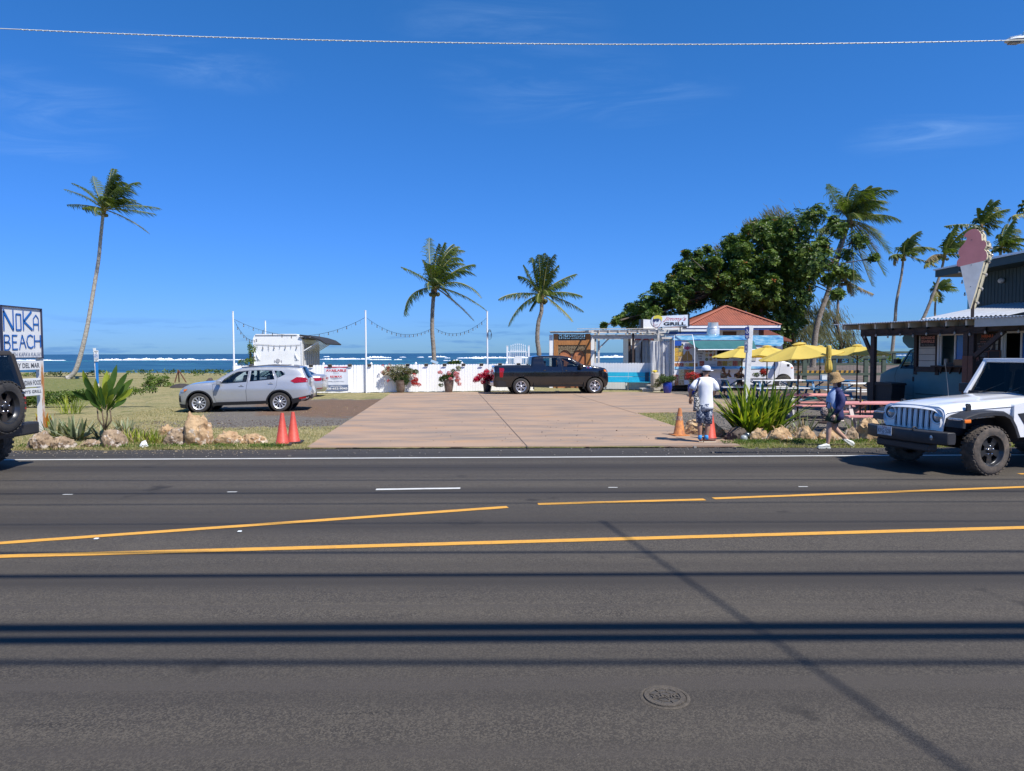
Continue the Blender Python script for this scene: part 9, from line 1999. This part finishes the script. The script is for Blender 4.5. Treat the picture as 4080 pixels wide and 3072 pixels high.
fcloud('croton','dark reddish croton on the counter table beside the white truck cab',(at(3043,1495,34.5).x,34.5,1.0),34.5,[(3043,1485,14,14,60,(0,1)),(3012,1493,14,6,30,(0,)),(3042,1475,8,8,14,(1,))],[(3046,1482,14,12,40,(2,))],10)
for k,(px_,lab) in enumerate(((2920,'plate of food on the first white table before the seated pair'),)):
    p = at(px_,1500,31.6);o = MB().lathe([(.001,0),(.14,0),(.16,.05),(.15,.05),(.001,.02)],20).build('bowl',white,loc=(p.x,31.6,.865),auto=40);tag(o,lab,'bowl')
# ---- grass blades, verge weeds, pebbles
def scatter_grass():
    rr = random.Random(77);vs,fs,ms = [],[],[];N = 0
    while N < 42000:
        y = 15.0+12*rr.random()**1.9;x = rr.uniform(-13,11)
        if pip((x,y),dp): continue
        gr,dr,gn = masks(x,y)
        k = noise.noise((x*.9,y*.9,3))
        if x > -4.3 and x < 5 and y < 15.3: continue
        if rr.random() < max(gr,dr)*.97 or (x > 4.5 and gn < .25 and rr.random() < .8): continue
        N += 1;h = rr.uniform(.018,.055)*(1+.8*gn+.5*k);a = rr.random()*6.3;w = .008+.0007*(y-15);dx,dy = cos(a)*h*.7,sin(a)*h*.7;q = len(vs);px_,py_ = cos(a+1.57)*w/2,sin(a+1.57)*w/2
        vs += [(x-px_,y-py_,.008),(x+px_,y+py_,.008),(x+dx,y+dy,.01+h)];fs.append((q,q+1,q+2));ms.append(1 if rr.random() < .10+.6*gn+.25*k else (2 if rr.random() < .3 else 0))
    return cloudobj('grass_blades',vs,fs,ms,[LEAF('straw_blade',(.42,.34,.17),(.33,.27,.12),.3,.8,1),LEAF('green_blade',(.12,.17,.04),(.18,.21,.06),.35,.6,1),LEAF('bleached_blade',(.58,.50,.33),(.46,.38,.22),.3,.8,1)],None,'stuff')
o = scatter_grass();tag(o,'short dry lawn grass blades along the roadside','grass')
vs,fs,ms = [],[],[];rr = random.Random(5)
for x0_,x1_,ya,yb2,n in ((-4.9,-9,15.1,15.5,260),(5.0,8.8,15.6,15.9,420),(-13,-9,15.2,15.6,160),(-4.9,-5.6,15.1,15.4,60),(4.6,5.6,15.4,15.8,90)):
    for i in range(n): leafcloud(vs,fs,ms,(rr.uniform(x0_,x1_),rr.uniform(ya,yb2),.03),(.05,.05,.03),2,.05,rr,(0,0,1,2),shell=0,up=.6,rosette=4,lw=.4)
o = cloudobj('verge_weeds',vs,fs,ms,BU,None,'stuff');tag(o,'small green weeds along the road edge','weeds')
def debris(name,label,n,xr_,yr,size,mats,z,seed,long=1.0):
    rr = random.Random(seed);m = MB()
    for i in range(n):
        x,y = rr.uniform(*xr_),yr[0]+(yr[1]-yr[0])*rr.random();s = size*rr.uniform(.4,1.4)*(1 if rr.random() > .03 else 2);m.mi = rr.randrange(len(mats));m.box((x,y,z+s*.3),(s*rr.uniform(.8,1.4)*long,s*rr.uniform(.7,1.1),s*.7),rr.random()*3 if long == 1 else rr.uniform(-.35,.35))
    o = m.build(name,mats,kind='stuff',normals=False);tag(o,label,'debris');return o
PB1 = M('pebble_grey',(.14,.125,.11),.9);PB2 = M('pebble_pale',(.26,.235,.20),.9);PB3 = M('straw_litter',(.46,.36,.22),.9)
debris('pebbles','loose gravel chips on the asphalt shoulder',420,(-13,12),(13.9,15.1),.016,[PB1,PB1,PB2],0,3)
debris('pebbles','loose gravel chips denser on the right shoulder',300,(3,9),(14.1,15.1),.018,[PB1,PB1,PB2],0,4)
debris('straw_litter','dry straw and leaf litter along the left road edge',420,(-13,-5.2),(14.4,15.3),.009,[PB3,PB3,PB2],.003,5,long=1.8)
debris('pebbles','small dark pebbles scattered over the concrete drive',130,(-3.5,4.5),(15.6,21),.013,[PB1,M('clod_brown',(.10,.06,.04),.9)],.034,6)
debris('gravel_stones','grey gravel around the pink picnic tables',5000,(4.8,12),(16.6,24),.022,[PB1,PB2,M('gravel_mid',(.20,.185,.165),.9)],.008,7)
debris('gravel_stones','gravel on the turn-in left of the drive',2600,(-11,-4),(18.8,21.5),.02,[PB1,PB2,M('clod_brown',(.10,.06,.04),.9)],.008,8)
m = MB()
for k in range(6): m.bar((at(3130+k*62,1775,15.35).x,15.28+.06*(k % 2),.02),(at(3210+k*62,1775,15.35).x,15.26,.03),.04,.035)
o = m.build('fallen_slat',brownw);tag(o,'broken dark timber edging lying along the road edge behind the woman','timber edging')
